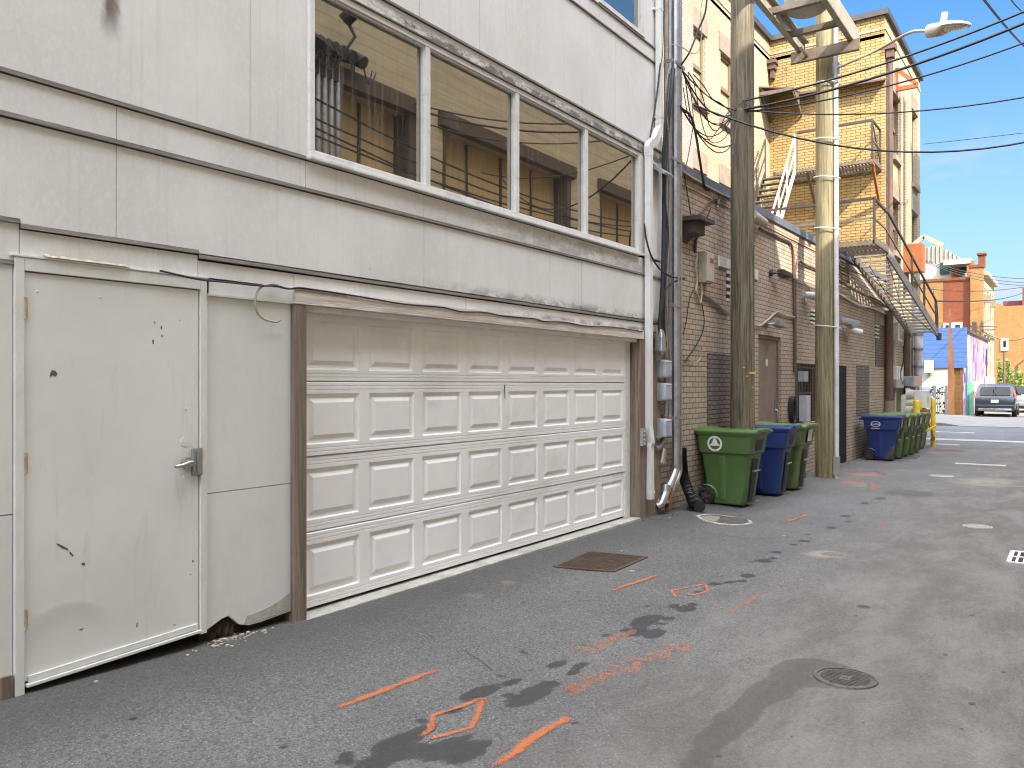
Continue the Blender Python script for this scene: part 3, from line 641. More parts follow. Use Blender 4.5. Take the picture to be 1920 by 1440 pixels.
# loose white flecks and foam crumbs
fl = MB()
for (px, py) in ((1255,972),(1278,955),(1185,1072),(180,1280),(420,1200),(404,1205),(438,1190),(1420,940),(1165,1034),(1470,1006)):
    c = at_g(px, py); s = random.uniform(.010,.022); fl.box(c.x-s, c.x+s, c.y-s*.7, c.y+s*.7, c.z, c.z+.008)
rnd = random.Random(4)
for k in range(52):
    y = rnd.gauss(3.20, .14); x = .135+abs(rnd.gauss(0, .06)); s = rnd.uniform(.003,.010); c = Vector((x, y, G(x, y)+.002))
    fl.box(c.x-s, c.x+s, c.y-s, c.y+s, c.z, c.z+s)
gs = MB(); rn = random.Random(77)
for k in range(60):
    x, y = rn.uniform(.5, 4.9), 1.5+rn.random()**1.3*13; r = rn.uniform(.006, .02); c = Vector((x, y, G(x, y)+.0035)); n = 8
    gs.add([c+Vector((r*math.cos(2*math.pi*i/n)*rn.uniform(.7,1.2), r*1.3*math.sin(2*math.pi*i/n)*rn.uniform(.7,1.2), 0)) for i in range(n)], [tuple(range(n))])
tag(gs.build('gum_spots', plain('trodden_gum', (.065,.062,.06), .8)), 'small dark trodden gum spots scattered over the asphalt', kind='stuff')
lf = MB(); rn = random.Random(31)  # leaf scraps added to darken the wall foot like contact shade
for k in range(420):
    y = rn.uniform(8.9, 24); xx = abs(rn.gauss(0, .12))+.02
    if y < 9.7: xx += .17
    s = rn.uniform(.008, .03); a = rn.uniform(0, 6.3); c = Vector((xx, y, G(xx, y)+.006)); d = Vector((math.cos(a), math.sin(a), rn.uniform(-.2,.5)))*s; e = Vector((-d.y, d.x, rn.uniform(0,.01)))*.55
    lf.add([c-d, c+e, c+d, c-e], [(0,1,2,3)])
tag(lf.build('contact_shade_litter', plain('shade_leaf_scraps', (.11,.075,.045), .9, var=.5, scale=30)), 'dark leaf scraps standing in for contact shade along the foot of the brick wall', kind='stuff')
tag(fl.build('debris', MAT['rubble']), 'scattered crumbs of broken board and litter on the asphalt', kind='stuff')
# ------------------------------------------------------------------ garage building (pale siding, one long window, steel door, sectional door)
S = .13
garage_b = thing('garage_building', (-2, 3, 0), 'pale painted board building with a wide white garage door and grey steel door', 'building')
yd0, yd1 = 2.00, 2.988                       # steel door leaf
fl_, fr_ = ysd(25), ysd(385)
yw0, yw1 = 3.835, 8.97
LP0, LP1 = 3.694, 3.797                      # left timber post
yj = lambda px: ysd(px)
cl = MB(); g = .0025
def panel(ya, yb, za, zb, th=.03):
    cl.box(S-th, S+random.uniform(-.0012,.0012), ya+g, yb-g, za+g, zb-g)
YE = 9.63
TOP = 8.2
def row(za, zb, joints):
    for a, b in zip(joints[:-1], joints[1:]): panel(a, b, za, zb)
row(2.385, 2.915, [-8, -5.5, -3, -.6, yj(36)-.9, yj(218), yj(795), yj(1090), YE])
row(2.945, 3.13, [-8, -5.6, -3.2, -.8, 1.9-.5, yj(218), yj(573), yj(795), yj(1000), YE])
row(3.16, TOP, [-8, -5.8, -3.4, -1, 1.45, yj(469), yw0])
panel(yw1, YE, 3.16, 4.515)
row(4.375, 4.515, [yw0, 5.9, yj(1045), yw1])
row(4.545, 5.585, [yw0, 5.0, yj(899), yj(1154), YE])
row(5.61, 5.77, [yw0, 6.0, 8.0, YE])
uw0, uw1 = 7.98, at_x(1207, 50, S).y        # upper window
row(5.79, TOP, [yw0, uw0]); panel(uw1, YE, 5.79, TOP); panel(uw0, uw1, 7.2, TOP)
# bands between the openings and the lower trims
panel(-8, ysd(36), 2.20, 2.40); panel(ysd(36), ysd(371), 2.225, 2.375); row(2.245, 2.345, [ysd(371), 3.72, 5.6, 7.6, YE])
cladding = cl.build('cladding', MAT['siding'], garage_b)
bk = MB(); bk.box(-6, S-.035, -8, YE-.01, 2.2, TOP-.02); bk.box(-6, -.10, -8, YE-.01, -.6, 2.2)
bk.box(-.1, S-.035, -8, fl_+.02, .02, 2.2); bk.box(-.1, S-.035, fr_-.02, LP0+.01, .25, 2.2)
bk.build('inner_wall', MAT['backing'], garage_b)
bs = MB(); bs.box(-6.1, S+.05, -8.05, YE+.02, TOP, TOP+.15); bs.build('roof', MAT['copingdark'], garage_b)
# horizontal trims
def trim(ya, yb, z, h=.024, d=.018, wav=0):
    m = MB(); n = max(1, int((yb-ya)/.5))
    pts = [(ya+(yb-ya)*i/n) for i in range(n+1)]
    zz = [z+.004*mnoise.noise(Vector((y*1.3, z*7, 0))) for y in pts]
    for i in range(n):
        a, b = pts[i], pts[i+1]; z0, z1 = zz[i], zz[i+1]
        m.add([(S-.02,a,z0-h/2),(S+d,a,z0-h/2),(S+d*.6,a,z0+h/2),(S-.02,a,z0+h/2),(S-.02,b,z1-h/2),(S+d,b,z1-h/2),(S+d*.6,b,z1+h/2),(S-.02,b,z1+h/2)],
              [(0,1,2,3),(7,6,5,4),(0,4,5,1),(1,5,6,2),(2,6,7,3),(3,7,4,0)])
    return m.build('trim_strip', MAT['trim'], garage_b)
trim(-8, yw0-.02, 3.145); trim(-8, YE, 2.93); trim(yw0-.3+.3, YE, 4.53); trim(yw0, YE, 5.598, .022); trim(yw0, YE, 5.78, .02)
trim(ysd(371), YE, 2.365); trim(ysd(36), ysd(371), 2.392); trim(-8, ysd(36), 2.415); trim(-8, ysd(371)-.02, 2.205, .022, .012)
# corner board at the far end and board behind the meters
m = MB(); m.box(-.2, S+.004, YE-.005, YE+.02, 2.24, TOP); m.build('corner_board', MAT['siding'], garage_b)
m = MB(); m.box(-.1, S-.01, 9.12, YE, -.15, 2.24); m.build('meter_board', MAT['oldwood'], garage_b)
# ground-floor plywood
pw = MB()
pw.box(S-.03, S, -8, fl_-.004, ysd(0)*0+.955, 2.195); pw.box(S-.03, S-.001, -8, fl_-.004, .09, .95)
pw.box(S-.03, S, fr_+.004, LP0-.003, .936, 2.135)
ye0, ye1 = fr_+.004, LP0-.003
edge = [(ye0,.105),(ye0+.05,.125),(ye0+.11,.150),(ye0+.16,.158),(ye0+.205,.118),(ye0+.24,.085),(ye0+.31,.062),(ye0+.40,.060),(ye0+.5,.066),(ye1,.075)]
for (a, za), (b, zb) in zip(edge[:-1], edge[1:]): pw.add([(S-.03,a,za),(S,a,za),(S,b,zb),(S-.03,b,zb),(S-.03,a,.931),(S,a,.931),(S,b,.931),(S-.03,b,.931)],[(0,1,2,3),(7,6,5,4),(0,4,5,1),(1,5,6,2),(2,6,7,3),(3,7,4,0)])
pw.build('plywood', MAT['plywood'], garage_b)
m = MB()   # bare patch along the bottom of that board and the rotten cavity
q = [(ye0+.27,.075),(ye0+.42,.068),(ye1-.01,.083),(ye1-.01,.20),(ye0+.55,.165),(ye0+.42,.135),(ye0+.30,.125)]
m.prism([(S+.0005,a,b) for a, b in q], (.002,0,0)); m.build('bare_patch', MAT['concrete'], garage_b)
m = MB(); m.box(-.09, S-.06, fr_, LP0, -.05, .24); m.build('cavity', MAT['hole'], garage_b)
m = MB()
for (a, z, s) in ((ye0+.10,.10,.03),(ye0+.15,.085,.035),(ye0+.19,.07,.03),(ye0+.06,.06,.03)): m.add([(S-.05,a-s,z-.06),(S-.01,a+s*.2,z-.05),(S-.02,a+s,z+.02),(S-.05,a,z+.06),(S-.06,a-s,z+.03)],[(0,1,2,3,4)]); 
m.build('splintered_board', MAT['hole'], garage_b)
m = MB(); m.box(S-.04, S+.02, -2, ysd(21), -.05, .16); m.build('base_timber', MAT['oldwood'], garage_b)
m = MB(); m.box(S+.001, S+.012, fr_+.02, LP0-.004, 2.142, 2.235); m.build('painted_batten', MAT['doorframe'], garage_b)
m = MB(); m.box(S+.001, S+.02, fr_+.004, LP0-.004, 2.136, 2.142+.008); m.build('batten_lip', MAT['doorframe'], garage_b)
# ---- steel door
df = MB()
df.box(S-.06, S+.018, fl_, yd0-.006, .045, 2.235); df.box(S-.06, S+.018, yd1+.006, fr_, .095, 2.235)
df.box(S-.06, S+.0175, yd0-.005, yd1+.005, 2.168, 2.234); df.box(S-.005, S+.022, fl_-.02, fr_+.01, 2.235, 2.247)
df.build('door_frame', MAT['doorframe'], garage_b, bevel=.003)
dl = MB(); dl.add([(S-.045,yd0,.105),(S+.004,yd0,.105),(S+.004,yd1,.128),(S-.045,yd1,.128),(S-.045,yd0,2.162),(S+.004,yd0,2.162),(S+.004,yd1,2.162),(S-.045,yd1,2.162)],[(0,1,2,3),(7,6,5,4),(0,4,5,1),(1,5,6,2),(2,6,7,3),(3,7,4,0)])
leaf = dl.build('steel_door', MAT['door'], garage_b, bevel=.002)
def dpt(px, py): return at_x(px, py, S+.004)
sw = MB()
a = Vector((S+.010, yd0+.012, .115)); b = Vector((S+.010, yd1-.012, .148)); sw.bar(a, b, .012, .034); sw.bar(a+Vector((.006,-.01,-.028)), b+Vector((.006,.02,-.03)), .03, .016)
sw.build('door_sweep', MAT['doorframe'], leaf, bevel=.002)
for py in (578, 870, 1163):
    h = MB(); c = dpt(46, py); c.y = yd0-.004
    for k in range(5): h.cyl((S+.012, c.y, c.z-.056+k*.0225), (S+.012, c.y, c.z-.056+k*.0225+.0215), .0095, n=10)
    h.box(S+.004, S+.0075, c.y-.004, c.y+.018, c.z-.05, c.z+.05)
    h.build('hinge', MAT['hinge'], leaf, smooth=True)
lg = MB(); c = dpt(366, 866); lg.box(S+.022, S+.026, c.y-.028, c.y+.036, c.z-.082, c.z+.082); lg.box(S+.0265, S+.034, c.y-.006, c.y+.016, c.z-.06, c.z+.06)
for dz in (-.066, .066): lg.cyl((S+.026, c.y-.012, c.z+dz), (S+.031, c.y-.012, c.z+dz), .008, n=10)
lg.box(S+.003, S+.0215, c.y-.028, c.y-.02, c.z-.08, c.z+.08)
lg.build('latch_guard', MAT['galv'], leaf, bevel=.003)
lv = MB(); c = dpt(348, 868)
lv.cyl((S+.004,c.y,c.z),(S+.03,c.y,c.z),.036,.031,20); lv.cyl((S+.03,c.y,c.z),(S+.065,c.y,c.z),.02,.016,14)
lv.tube([(S+.062,c.y+.01,c.z+.004),(S+.066,c.y-.02,c.z+.002),(S+.066,c.y-.06,c.z-.008),(S+.062,c.y-.105,c.z-.013)], [.013,.013,.011,.010], 10)
lv.build('lever_handle', MAT['steel'], leaf, smooth=True)
bc = MB(); c = dpt(346, 829); bc.disc(c, (1,0,0), .027, 24, .003); bc.cyl(c, c+Vector((.005,0,0)), .004, n=8); bc.build('blank_cover', MAT['door'], leaf, smooth=True)
ch = MB()
for poly in ([(94,700),(98,694),(104,696),(108,702),(104,707),(99,704),(93,708)], [(106,1019),(114,1022),(127,1029),(129,1033),(116,1028),(107,1022)], [(131,1034),(138,1042),(136,1044),(130,1038)], [(152,1056),(158,1055),(160,1060),(154,1061)],
    [(288,603),(292,605),(290,608)], [(301,611),(304,613),(303,619),(301,617)],[(285,638),(288,637),(288,645),(286,646)],[(256,1170),(259,1167),(257,1176),(255,1177)],[(360,1050),(364,1052),(361,1056)],[(355,1078),(359,1076),(357,1079)],[(324,1172),(329,1171),(328,1174)],[(148,1181),(157,1178),(152,1183)],[(302,628),(306,631),(303,632)]):
    pts = [dpt(*p)+Vector((.0007,0,0)) for p in poly]; ch.prism(pts, (.0008,0,0))
tag(ch.build('chipped_paint', plain('bare_primer', (.10,.095,.095), .7), leaf), kind='stuff')
sc = MB()
for (px, py) in ((71,547),(188,558),(345,895),(349,767)): c = dpt(px, py); sc.cyl(c, c+Vector((.004,0,0)), .007, .004, 10)
sc.build('door_screws', MAT['doorframe'], leaf, smooth=True)
# torn flashing above the door
fz = MB()
for i in range(22):
    ya = ysd(80+i*7.2); yb = ysd(80+(i+1)*7.2); z = 2.236; o1 = .004+.010*mnoise.noise(Vector((i*.7,0,0))); o2 = .004+.010*mnoise.noise(Vector(((i+1)*.7,0,0)))
    fz.quad((S+.004,ya,z+.022+o1*1.5),(S+.004,yb,z+.022+o2*1.5),(S+.03+o2,yb,z+.012),(S+.03+o1,ya,z+.012))
fz.build('torn_flashing', MAT['rubble'], garage_b)
# ---- timber surround of the garage opening
m = MB(); m.box(.02, .17, LP0, LP1, -.08, 2.138); m.build('door_post', MAT['oldwood'], garage_b, bevel=.004)
m = MB(); m.box(.0, .165, 8.945, 9.125, -.1, 2.138); m.build('door_post', MAT['oldwood'], garage_b, bevel=.004)
m = MB(); ys_ = np.linspace(LP0-.006, 9.03, 40)
rg = []
for y in ys_:
    n1 = .004*mnoise.noise(Vector((y*1.7,1,0))); n2 = .006*mnoise.noise(Vector((y*2.3,5,0)))
    rg.append([(.0,y,2.14),(.176,y,2.14+n2*.6),(.178+n1,y,2.19),(.176,y,2.242+n2),(.0,y,2.243)])
m.loft(rg); m.build('lintel', MAT['lintelwood'], garage_b)
m = MB(); m.box(-.03, .125, LP1-.02, 8.96, 2.10, 2.139); m.build('soffit_strip', MAT['white_frame'], garage_b)
m = MB(); m.box(-.10, .19, LP1-.01, 8.93, -.12, .004); m.build('sill', MAT['concrete'], garage_b)
# ---- sectional garage door
GD0, GD1 = 3.80, 8.835
gd = MB(); gd.box(-.035, .045, 8.838, 8.93, .005, 2.10); gd.box(-.03, .042, 8.80, 8.838, .005, 2.10)
gdoor = gd.build('garage_door', MAT['white_frame'], garage_b, bevel=.004)
P0, PITCH, PW = 3.912, .618, .512
zs = [.022, .555, 1.088, 1.617, 2.15]
for k in range(4):
    z0, z1 = zs[k]+.002, zs[k+1]-.002; mb = MB()
    pz0, pz1 = z0+.083, z1-.083
    if k == 3: pz1 = z1-.10
    cols = [(P0+i*PITCH, P0+i*PITCH+PW) for i in range(8)]
    # flat field around the panels
    ucuts = [GD0]+[c for ab in cols for c in ab]+[GD1]
    for i in range(len(ucuts)-1):
        a, b = ucuts[i], ucuts[i+1]
        if b-a < 1e-4: continue
        if i % 2 == 0: mb.quad((0,a,pz0),(0,b,pz0),(0,b,pz1),(0,a,pz1))
    # rails with pressed grooves
    def rail(za, zb, grooves):
        zc = [za]; 
        for gq in grooves: zc += [gq-.0045, gq-.002, gq+.002, gq+.0045]
        zc.append(zb); xs = [0]+[0,-.005,-.005,0]*len(grooves)+[0]
        for i in range(len(zc)-1): mb.quad((xs[i],GD0,zc[i]),(xs[i],GD1,zc[i]),(xs[i+1],GD1,zc[i+1]),(xs[i+1],GD0,zc[i+1]))
    rail(z0+.006, pz0, [z0+.030, z0+.055]); rail(pz1, z1-.006, [z1-.055, z1-.030] if k < 3 else [])
    mb.quad((0,GD0,z1-.006),(0,GD1,z1-.006),(-.012,GD1,z1),(-.012,GD0,z1)); mb.quad((-.012,GD0,z0),(-.012,GD1,z0),(0,GD1,z0+.006),(0,GD0,z0+.006))
    for a, b in cols:
        rings = [(0,0),(.010,-.015),(.026,-.018),(.034,-.017),(.066,-.001),(.070,-.001)]
        R4 = [[(x,a+i_,pz0+i_),(x,b-i_,pz0+i_),(x,b-i_,pz1-i_),(x,a+i_,pz1-i_)] for i_, x in rings]
        for r0, r1 in zip(R4[:-1], R4[1:]):
            for j in range(4): mb.quad(r0[j], r0[(j+1)%4], r1[(j+1)%4], r1[j])
        mb.quad(*R4[-1])
    mb.quad((-.03,GD0,z0),(-.03,GD1,z0),(-.03,GD1,z1),(-.03,GD0,z1))
    a_ = Matrix.Rotation(R((.12,-.1,.08,-.05)[k]), 4, 'Z'); mb.xform(Matrix.Translation((0,6.3,0)) @ a_ @ Matrix.Translation((.035,-6.3,0)))
    mb.build('door_section', MAT['garage'], gdoor)
m = MB(); sp = lambda px, py: at_x(px, py, .035)+Vector((.008,0,0))
m.prism([sp(944,722),sp(945.5,722),sp(946,748),sp(945,748)],(.001,0,0)); tag(m.build('scuff', MAT['rubber'], gdoor), 'black scuff line')
m = MB(); m.box(-.03, -.002, GD0, GD1, .003, .022); m.build('rubber_seal', MAT['rubber'], gdoor)
# ---- long window
FR = MB(); zb, zt = 3.15, 4.37; fw = .045
ML = [ysd(800,.14), ysd(968,.14), ysd(1098,.14)]
FR.box(S-.07, S+.03, yw0, yw1, zb, zb+fw+.01); FR.box(S-.07, S+.03, yw0, yw1, zt-fw, zt)
FR.box(S-.07, S+.0295, yw0, yw0+fw, zb+fw+.01, zt-fw); FR.box(S-.07, S+.0295, yw1-fw, yw1, zb+fw+.01, zt-fw)
for y in ML: FR.box(S-.07, S+.026, y-.03, y+.03, zb+fw+.01, zt-fw)
FR.box(S-.01, S+.05, yw0-.01, yw1+.01, zb-.012, zb+.012)
win = FR.build('window', MAT['white_frame'], garage_b, bevel=.004)
m = MB(); m.box(S+.002, S+.045, yw0-.02, yw1+.02, zt+.002, zt+.012); m.build('drip_cap', MAT['trim'], win)
ed = [yw0+fw]+[y for q in ML for y in (q-.03, q+.03)]+[yw1-fw]
for i in range(4):
    m = MB(); a, b = ed[2*i], ed[2*i+1]; m.box(S-.03, S-.024+.001*i, a, b, zb+fw+.01, zt-fw); m.build('pane', MAT['glass'], win)
    gk = MB(); z0, z1 = zb+fw+.01, zt-fw; w = .012
    gk.box(S-.02, S+.006, a, a+w, z0, z1); gk.box(S-.02, S+.006, b-w, b, z0, z1); gk.box(S-.02, S+.0058, a+w, b-w, z0, z0+w); gk.box(S-.02, S+.0058, a+w, b-w, z1-w, z1); gk.build('glazing_bead', MAT['trim'] if i < 0 else MAT['white_frame'], win)
m = MB(); z0, z1 = 5.80, 7.2
m.box(S-.07, S+.02, uw0, uw1, z0, z0+.05); m.box(S-.07, S+.02, uw0, uw1, z1-.05, z1); m.box(S-.07, S+.0195, uw0, uw0+.05, z0+.05, z1-.05); m.box(S-.07, S+.0195, uw1-.10, uw1, z0+.05, z1-.05)
uwin = m.build('upper_window', MAT['white_frame'], garage_b, bevel=.004)
m = MB(); m.box(S-.04, S-.03, uw0+.05, uw1-.10, z0+.05, z1-.05); m.build('pane', MAT['glass'], uwin)
# ---- white downspout with an offset
def dspt(px, py, X=.20): return at_x(px, py, X)
dn = MB(); yu = at_x(1238, 100, .20).y; yl = at_x(1218, 500, .20).y; w, d = .095, .07
X = .19
pth = [Vector((X,yu,8.2)), Vector((X,yu,at_x(1238,236,X).z)), Vector((X,yl,at_x(1217,278,X).z)), Vector((X,yl,at_x(1217,800,X).z)), Vector((X+.01,yl+.02,at_x(1220,830,X).z)), Vector((X,yl+.045,at_x(1226,935,X).z))]
def rectring(c, wy, dx, tilt=0): return [Vector((c.x-dx/2,c.y-wy/2,c.z+tilt)),Vector((c.x+dx/2,c.y-wy/2,c.z+tilt)),Vector((c.x+dx/2,c.y+wy/2,c.z)),Vector((c.x-dx/2,c.y+wy/2,c.z))]
dn.loft([rectring(pth[0],w,d), rectring(pth[1],w,d)]); dn.loft([rectring(pth[2],w,d), rectring(pth[3],w,d), rectring(pth[4],w*.8,d*1.3), rectring(pth[4]-Vector((0,0,.05)),w*1.05,d*.7), rectring(pth[5],w,d)])
dsp = dn.build('downspout', MAT['gutterwhite'], garage_b, bevel=.008)
el = MB(); n = 9
zA, zB = pth[1].z, pth[2].z
cen = smooth_path([(X,yu,zA+.05),(X,yu,zA-.05),(X+.02,yu-.10,zA-.12),(X+.02,yl+.10,zB+.10),(X,yl,zB+.02),(X,yl,zB-.10)], 5)
rr = []
for i, p in enumerate(cen):
    k = 1.06+.04*(i % 2); t = (cen[min(i+1,len(cen)-1)]-cen[max(0,i-1)]).normalized(); s = Vector((0,t.z,-t.y)); s = s if s.length > .1 else Vector((0,1,0)); s.normalize()
    rr.append([p-Vector((d/2*k,0,0))-s*w/2*k, p+Vector((d/2*k,0,0))-s*w/2*k, p+Vector((d/2*k,0,0))+s*w/2*k, p-Vector((d/2*k,0,0))+s*w/2*k])
el.loft(rr); el.build('elbow', MAT['gutterwhite'], dsp)
for (pp, zz) in ((yu, at_x(1238,20,X).z), (yu, zA+.10), (yl+.04, at_x(1225,922,X).z), (yl, at_x(1217,478,X).z)):
    m = MB(); m.box(X-.05, X+d/2+.004, pp-w/2-.004, pp+w/2+.004, zz-.014, zz+.014); m.box(X-.06, X-.03, pp-w/2-.035, pp+w/2+.035, zz-.014, zz+.014); m.build('strap', MAT['gutterwhite'], dsp)
# ------------------------------------------------------------------ one-storey taupe brick building along the alley
Y0, YC, YEND = 9.66, 24.9, 31.0
annex = thing('brick_annex', (-1.6, 17, 0), 'one storey taupe brick building with a blue grey metal coping', 'building')
def ya(px, X=0.0): return at_x(px, 700, X).y
def za(px, py, X=0.0): return at_x(px, py, X).z
gd0, gd1 = ya(1422), ya(1464); gdt = 2.44
wn0, wn1, wz0, wz1 = ya(1491), ya(1530), za(1491,795), za(1491,681)
bd0, bd1, bdt = ya(1571), ya(1586), 2.02
holes = [(gd0,gd1,-.09,gdt),(wn0,wn1,wz0,wz1)]
vents = []
def vent_hole(px0, px1, py0, py1):
    a, b = ya(px0), ya(px1); z1, z0 = za((px0+px1)/2,py0), za((px0+px1)/2,py1); return (a,b,min(z0,z1),max(z0,z1))
vt = [vent_hole(1361,1368.5,511,563), vent_hole(1519,1531,583,606), vent_hole(1640,1648,604,633)]
holes += vt
w = MB(); holed_wall(w, 0, 0.0, Y0, YC, -.7, 4.50, holes, -.16)
w.quad((0,Y0,-.7),(-3.24,Y0,-.7),(-3.24,Y0,4.5),(0,Y0,4.5))
w.build('wall', MAT['brick'], annex)
# slightly proud parapet courses
m = MB(); m.box(-.2, .018, Y0, YC-.01, 4.33, 4.50); m.build('parapet_band', MAT['brick'], annex)
m = MB(); m.box(-.28, .045, Y0-.02, YC-.02, 4.50, 4.60); m.box(.045, .05, Y0-.02, YC-.02, 4.47, 4.60); m.build('coping', MAT['coping'], annex, bevel=.006)
m = MB(); m.box(-3.24, -.28, Y0, YC, 4.28, 4.36); m.build('roof', MAT['roof'], annex)
# painted-over patches: filled openings are bricks set 15 mm proud or back, painted darker
def patch(px0, px1, py0, py1, mat, d=.012):
    a, b = ya(px0), ya(px1); c = (px0+px1)/2; z1, z0 = za(c,py0), za(c,py1); m = MB(); m.box(-.05, d, a, b, z0, z1); return m.build('filled_opening', MAT[mat], annex)
patch(1326,1367,664,830,'brickdark'); patch(1606,1629,686,778,'brickdark'); patch(1641,1657,600,687,'brickdark',.009)
m = MB(); m.box(-.05, .014, bd0, bd1, -.2, bdt); m.build('black_filled_doorway', MAT['brickblack'], annex)
# taupe steel door
m = MB(); m.box(-.14, -.03, gd0, gd0+.05, -.12, gdt); m.box(-.14, -.03, gd1-.05, gd1, -.12, gdt); m.box(-.14, -.031, gd0+.05, gd1-.05, gdt-.05, gdt)
m.build('door_frame', MAT['greydoor'], annex)
m = MB(); m.box(-.12, -.06, gd0+.055, gd1-.055, -.10, gdt-.055); d = m.build('door', MAT['greydoor'], annex, bevel=.003)
yh = gd1-.14; h = MB(); h.tube([(-.06,yh,.78),(-.01,yh,.80),(-.01,yh,1.12),(-.06,yh,1.14)], .011, 8); h.box(-.06,-.052,yh-.045,yh+.045,1.14,1.34); h.build('pull_handle', MAT['steel'], d, smooth=True)
h = MB(); h.box(-.058, -.052, gd0+.06, gd0+.10, .9, 1.05); h.box(-.058,-.052,gd0+.06,gd0+.10,1.95,2.1); h.build('hinge', MAT['escapedark'], d)
m = MB(); c = Vector((-.0595, (gd0+gd1)/2, 1.98)); m.disc(c,(1,0,0),.07,16,.003); m.build('sticker', MAT['sticker'], d)
m = MB(); m.box(-.1, .30, gd0+.25, gd1+.55, -.35, .02); m.build('brick_step', MAT['redbrick'], annex)
# barred window
m = MB(); m.box(-.13,-.07,wn0,wn1,wz0,wz0+.05); m.box(-.13,-.07,wn0,wn1,wz1-.05,wz1); m.box(-.13,-.0705,wn0,wn0+.05,wz0+.05,wz1-.05); m.box(-.13,-.0705,wn1-.05,wn1,wz0+.05,wz1-.05); m.box(-.13,-.0708,wn0+.05,wn1-.05,(wz0+wz1)/2-.02,(wz0+wz1)/2+.02)
bw = m.build('barred_window', MAT['windowframe'], annex)
m = MB(); m.box(-.12,-.11,wn0+.05,wn1-.05,wz0+.05,wz1-.05); m.build('pane', MAT['glass_dark'], bw)
m = MB()
for i in range(13):
    y = wn0+.06+(wn1-wn0-.12)*i/12; m.cyl((-.012,y,wz0+.01),(-.012,y,wz1-.02),.010,n=6)
for z in (wz0+.06, (wz0+wz1)/2, wz1-.08): m.box(-.02,-.006,wn0+.02,wn1-.02,z-.015,z+.015)
m.build('security_bars', MAT['escapedark'], bw)
m = MB(); m.box(-.1,.05,wn0-.06,wn1+.06,wz0-.11,wz0-.002); m.build('sill', MAT['brick'], bw)
# louvred wall vents
for (a,b,c,dz) in vt:
    m = MB(); m.box(-.10,-.09,a,b,c,dz); bx = m.build('wall_vent', MAT['black'], annex)
    m = MB(); n = max(3, int((dz-c)/.09)); 
    for i in range(n+1):
        z = c+(dz-c)*i/n; m.box(-.06,.012,a,b,z-.02,z+.022)
    m.build('louvre', MAT['plasticwhite'], bx)
# ------------------------------------------------------------------ three-storey tan brick building
tower = thing('tan_brick_building', (-2, 28, 0), 'three storey tan and yellow brick building rising behind the brick annex', 'building')
XS = -3.24; HT = 12.05
# set-back facade windows
def hole_x(px0, px1, py0, py1, X):
    a, b = at_x(px0,py0,X).y, at_x(px1,py0,X).y; return (a, b, at_x(px0,py1,X).z, at_x(px0,py0,X).z)
wa = hole_x(1299,1322,52,186,XS); wb = hole_x(1351,1374,92,222,XS); wc = hole_x(1301,1326,312,400,XS); wd = hole_x(1354,1376,348,420,XS)
wc = (wa[0],wa[1],4.55,6.85); wd = (wb[0],wb[1],4.55,6.85)
zz0, zz1 = (wa[2]+wb[2])/2, (wa[3]+wb[3])/2
wa = (wa[0],wa[1],zz0,zz1); wb = (wb[0],wb[1],zz0,zz1)
m = MB(); holed_wall(m, 0, XS, 9.9, YC, 4.3, HT-.10, [wa,wb,wc,wd], -.28); m.build('setback_wall', MAT['cream'], tower)
FY = []   # facing wall has no windows in view, only the door to the upper landing (hidden)
m = MB(); m.quad((XS,YC,4.3),(0,YC,4.3),(0,YC,HT-.10),(XS,YC,HT-.10)); m.build('facing_wall', MAT['yellow'], tower)
aw = [hole_x(1674,1686,172,290,0), hole_x(1710,1719,205,342,0), hole_x(1674,1686,370,470,0), hole_x(1710,1720,395,520,0)]
aw = [(h[0],h[1],h[2],h[3]) for h in aw]
m = MB(); holed_wall(m, 0, 0.0, YC, YEND, -.7, HT-.10, aw, -.22)
m.quad((0,YEND,-.7),(-9,YEND,-.7),(-9,YEND,HT-.10),(0,YEND,HT-.10))
m.build('alley_wall', MAT['cream'], tower)
m = MB(); m.box(XS+.002,XS+.02,9.9,YC-.02,HT-.50,HT-.42); m.box(XS+.002,.02,YC-.02,YC-.002,HT-.50,HT-.42); m.box(.002,.02,YC-.002,YEND,HT-.50,HT-.42); m.build('parapet_band', MAT['cream'], tower)
m = MB(); m.box(XS-.45,XS+.10,9.9,YC+.10,HT-.10,HT+.06); m.box(XS+.10,.10,YC-.10,YC+.3,HT-.10,HT+.06); m.box(-.3,.10,YC+.3,YEND+.05,HT-.10,HT+.06); m.build('coping', MAT['copingdark'], tower)
m = MB(); m.box(-9,XS,9.9,YEND,HT-.7,HT-.6); m.box(XS,-.02,YC,YEND,HT-.7,HT-.6); m.build('roof', MAT['roof'], tower)
m = MB(); m.box(-9.2,-9,9.9,YEND,-.7,HT); m.box(-9,XS,9.9,10.05,4.3,HT); m.build('back_wall', MAT['cream'], tower)
def sash(h, X, depth, mats=('windowframe','curtain'), lint=True, sill=True, fw=.09):
    a,b,c,d = h; x = X-depth
    m = MB(); m.box(x,x+.07,a,b,c,c+fw); m.box(x,x+.07,a,b,d-fw,d); m.box(x,x+.069,a,a+fw,c+fw,d-fw); m.box(x,x+.069,b-fw,b,c+fw,d-fw); m.box(x,x+.075,a+fw,b-fw,(c+d)/2-.05,(c+d)/2+.05)
    o = m.build('window', MAT[mats[0]], tower)
    m = MB(); m.box(x+.01,x+.02,a+fw,b-fw,c+fw,d-fw); m.build('pane', MAT[mats[1]], o)
    if lint: m = MB(); m.box(X-.05,X+.03,a-.12,b+.12,d+.002,d+.48); m.build('lintel', MAT['stone'], o)
    if sill: m = MB(); m.box(X-.2,X+.10,a-.10,b+.10,c-.16,c-.002); m.build('sill', MAT['stone'], o)
for h in (wa,wb,wc,wd): sash(h, XS, .13)
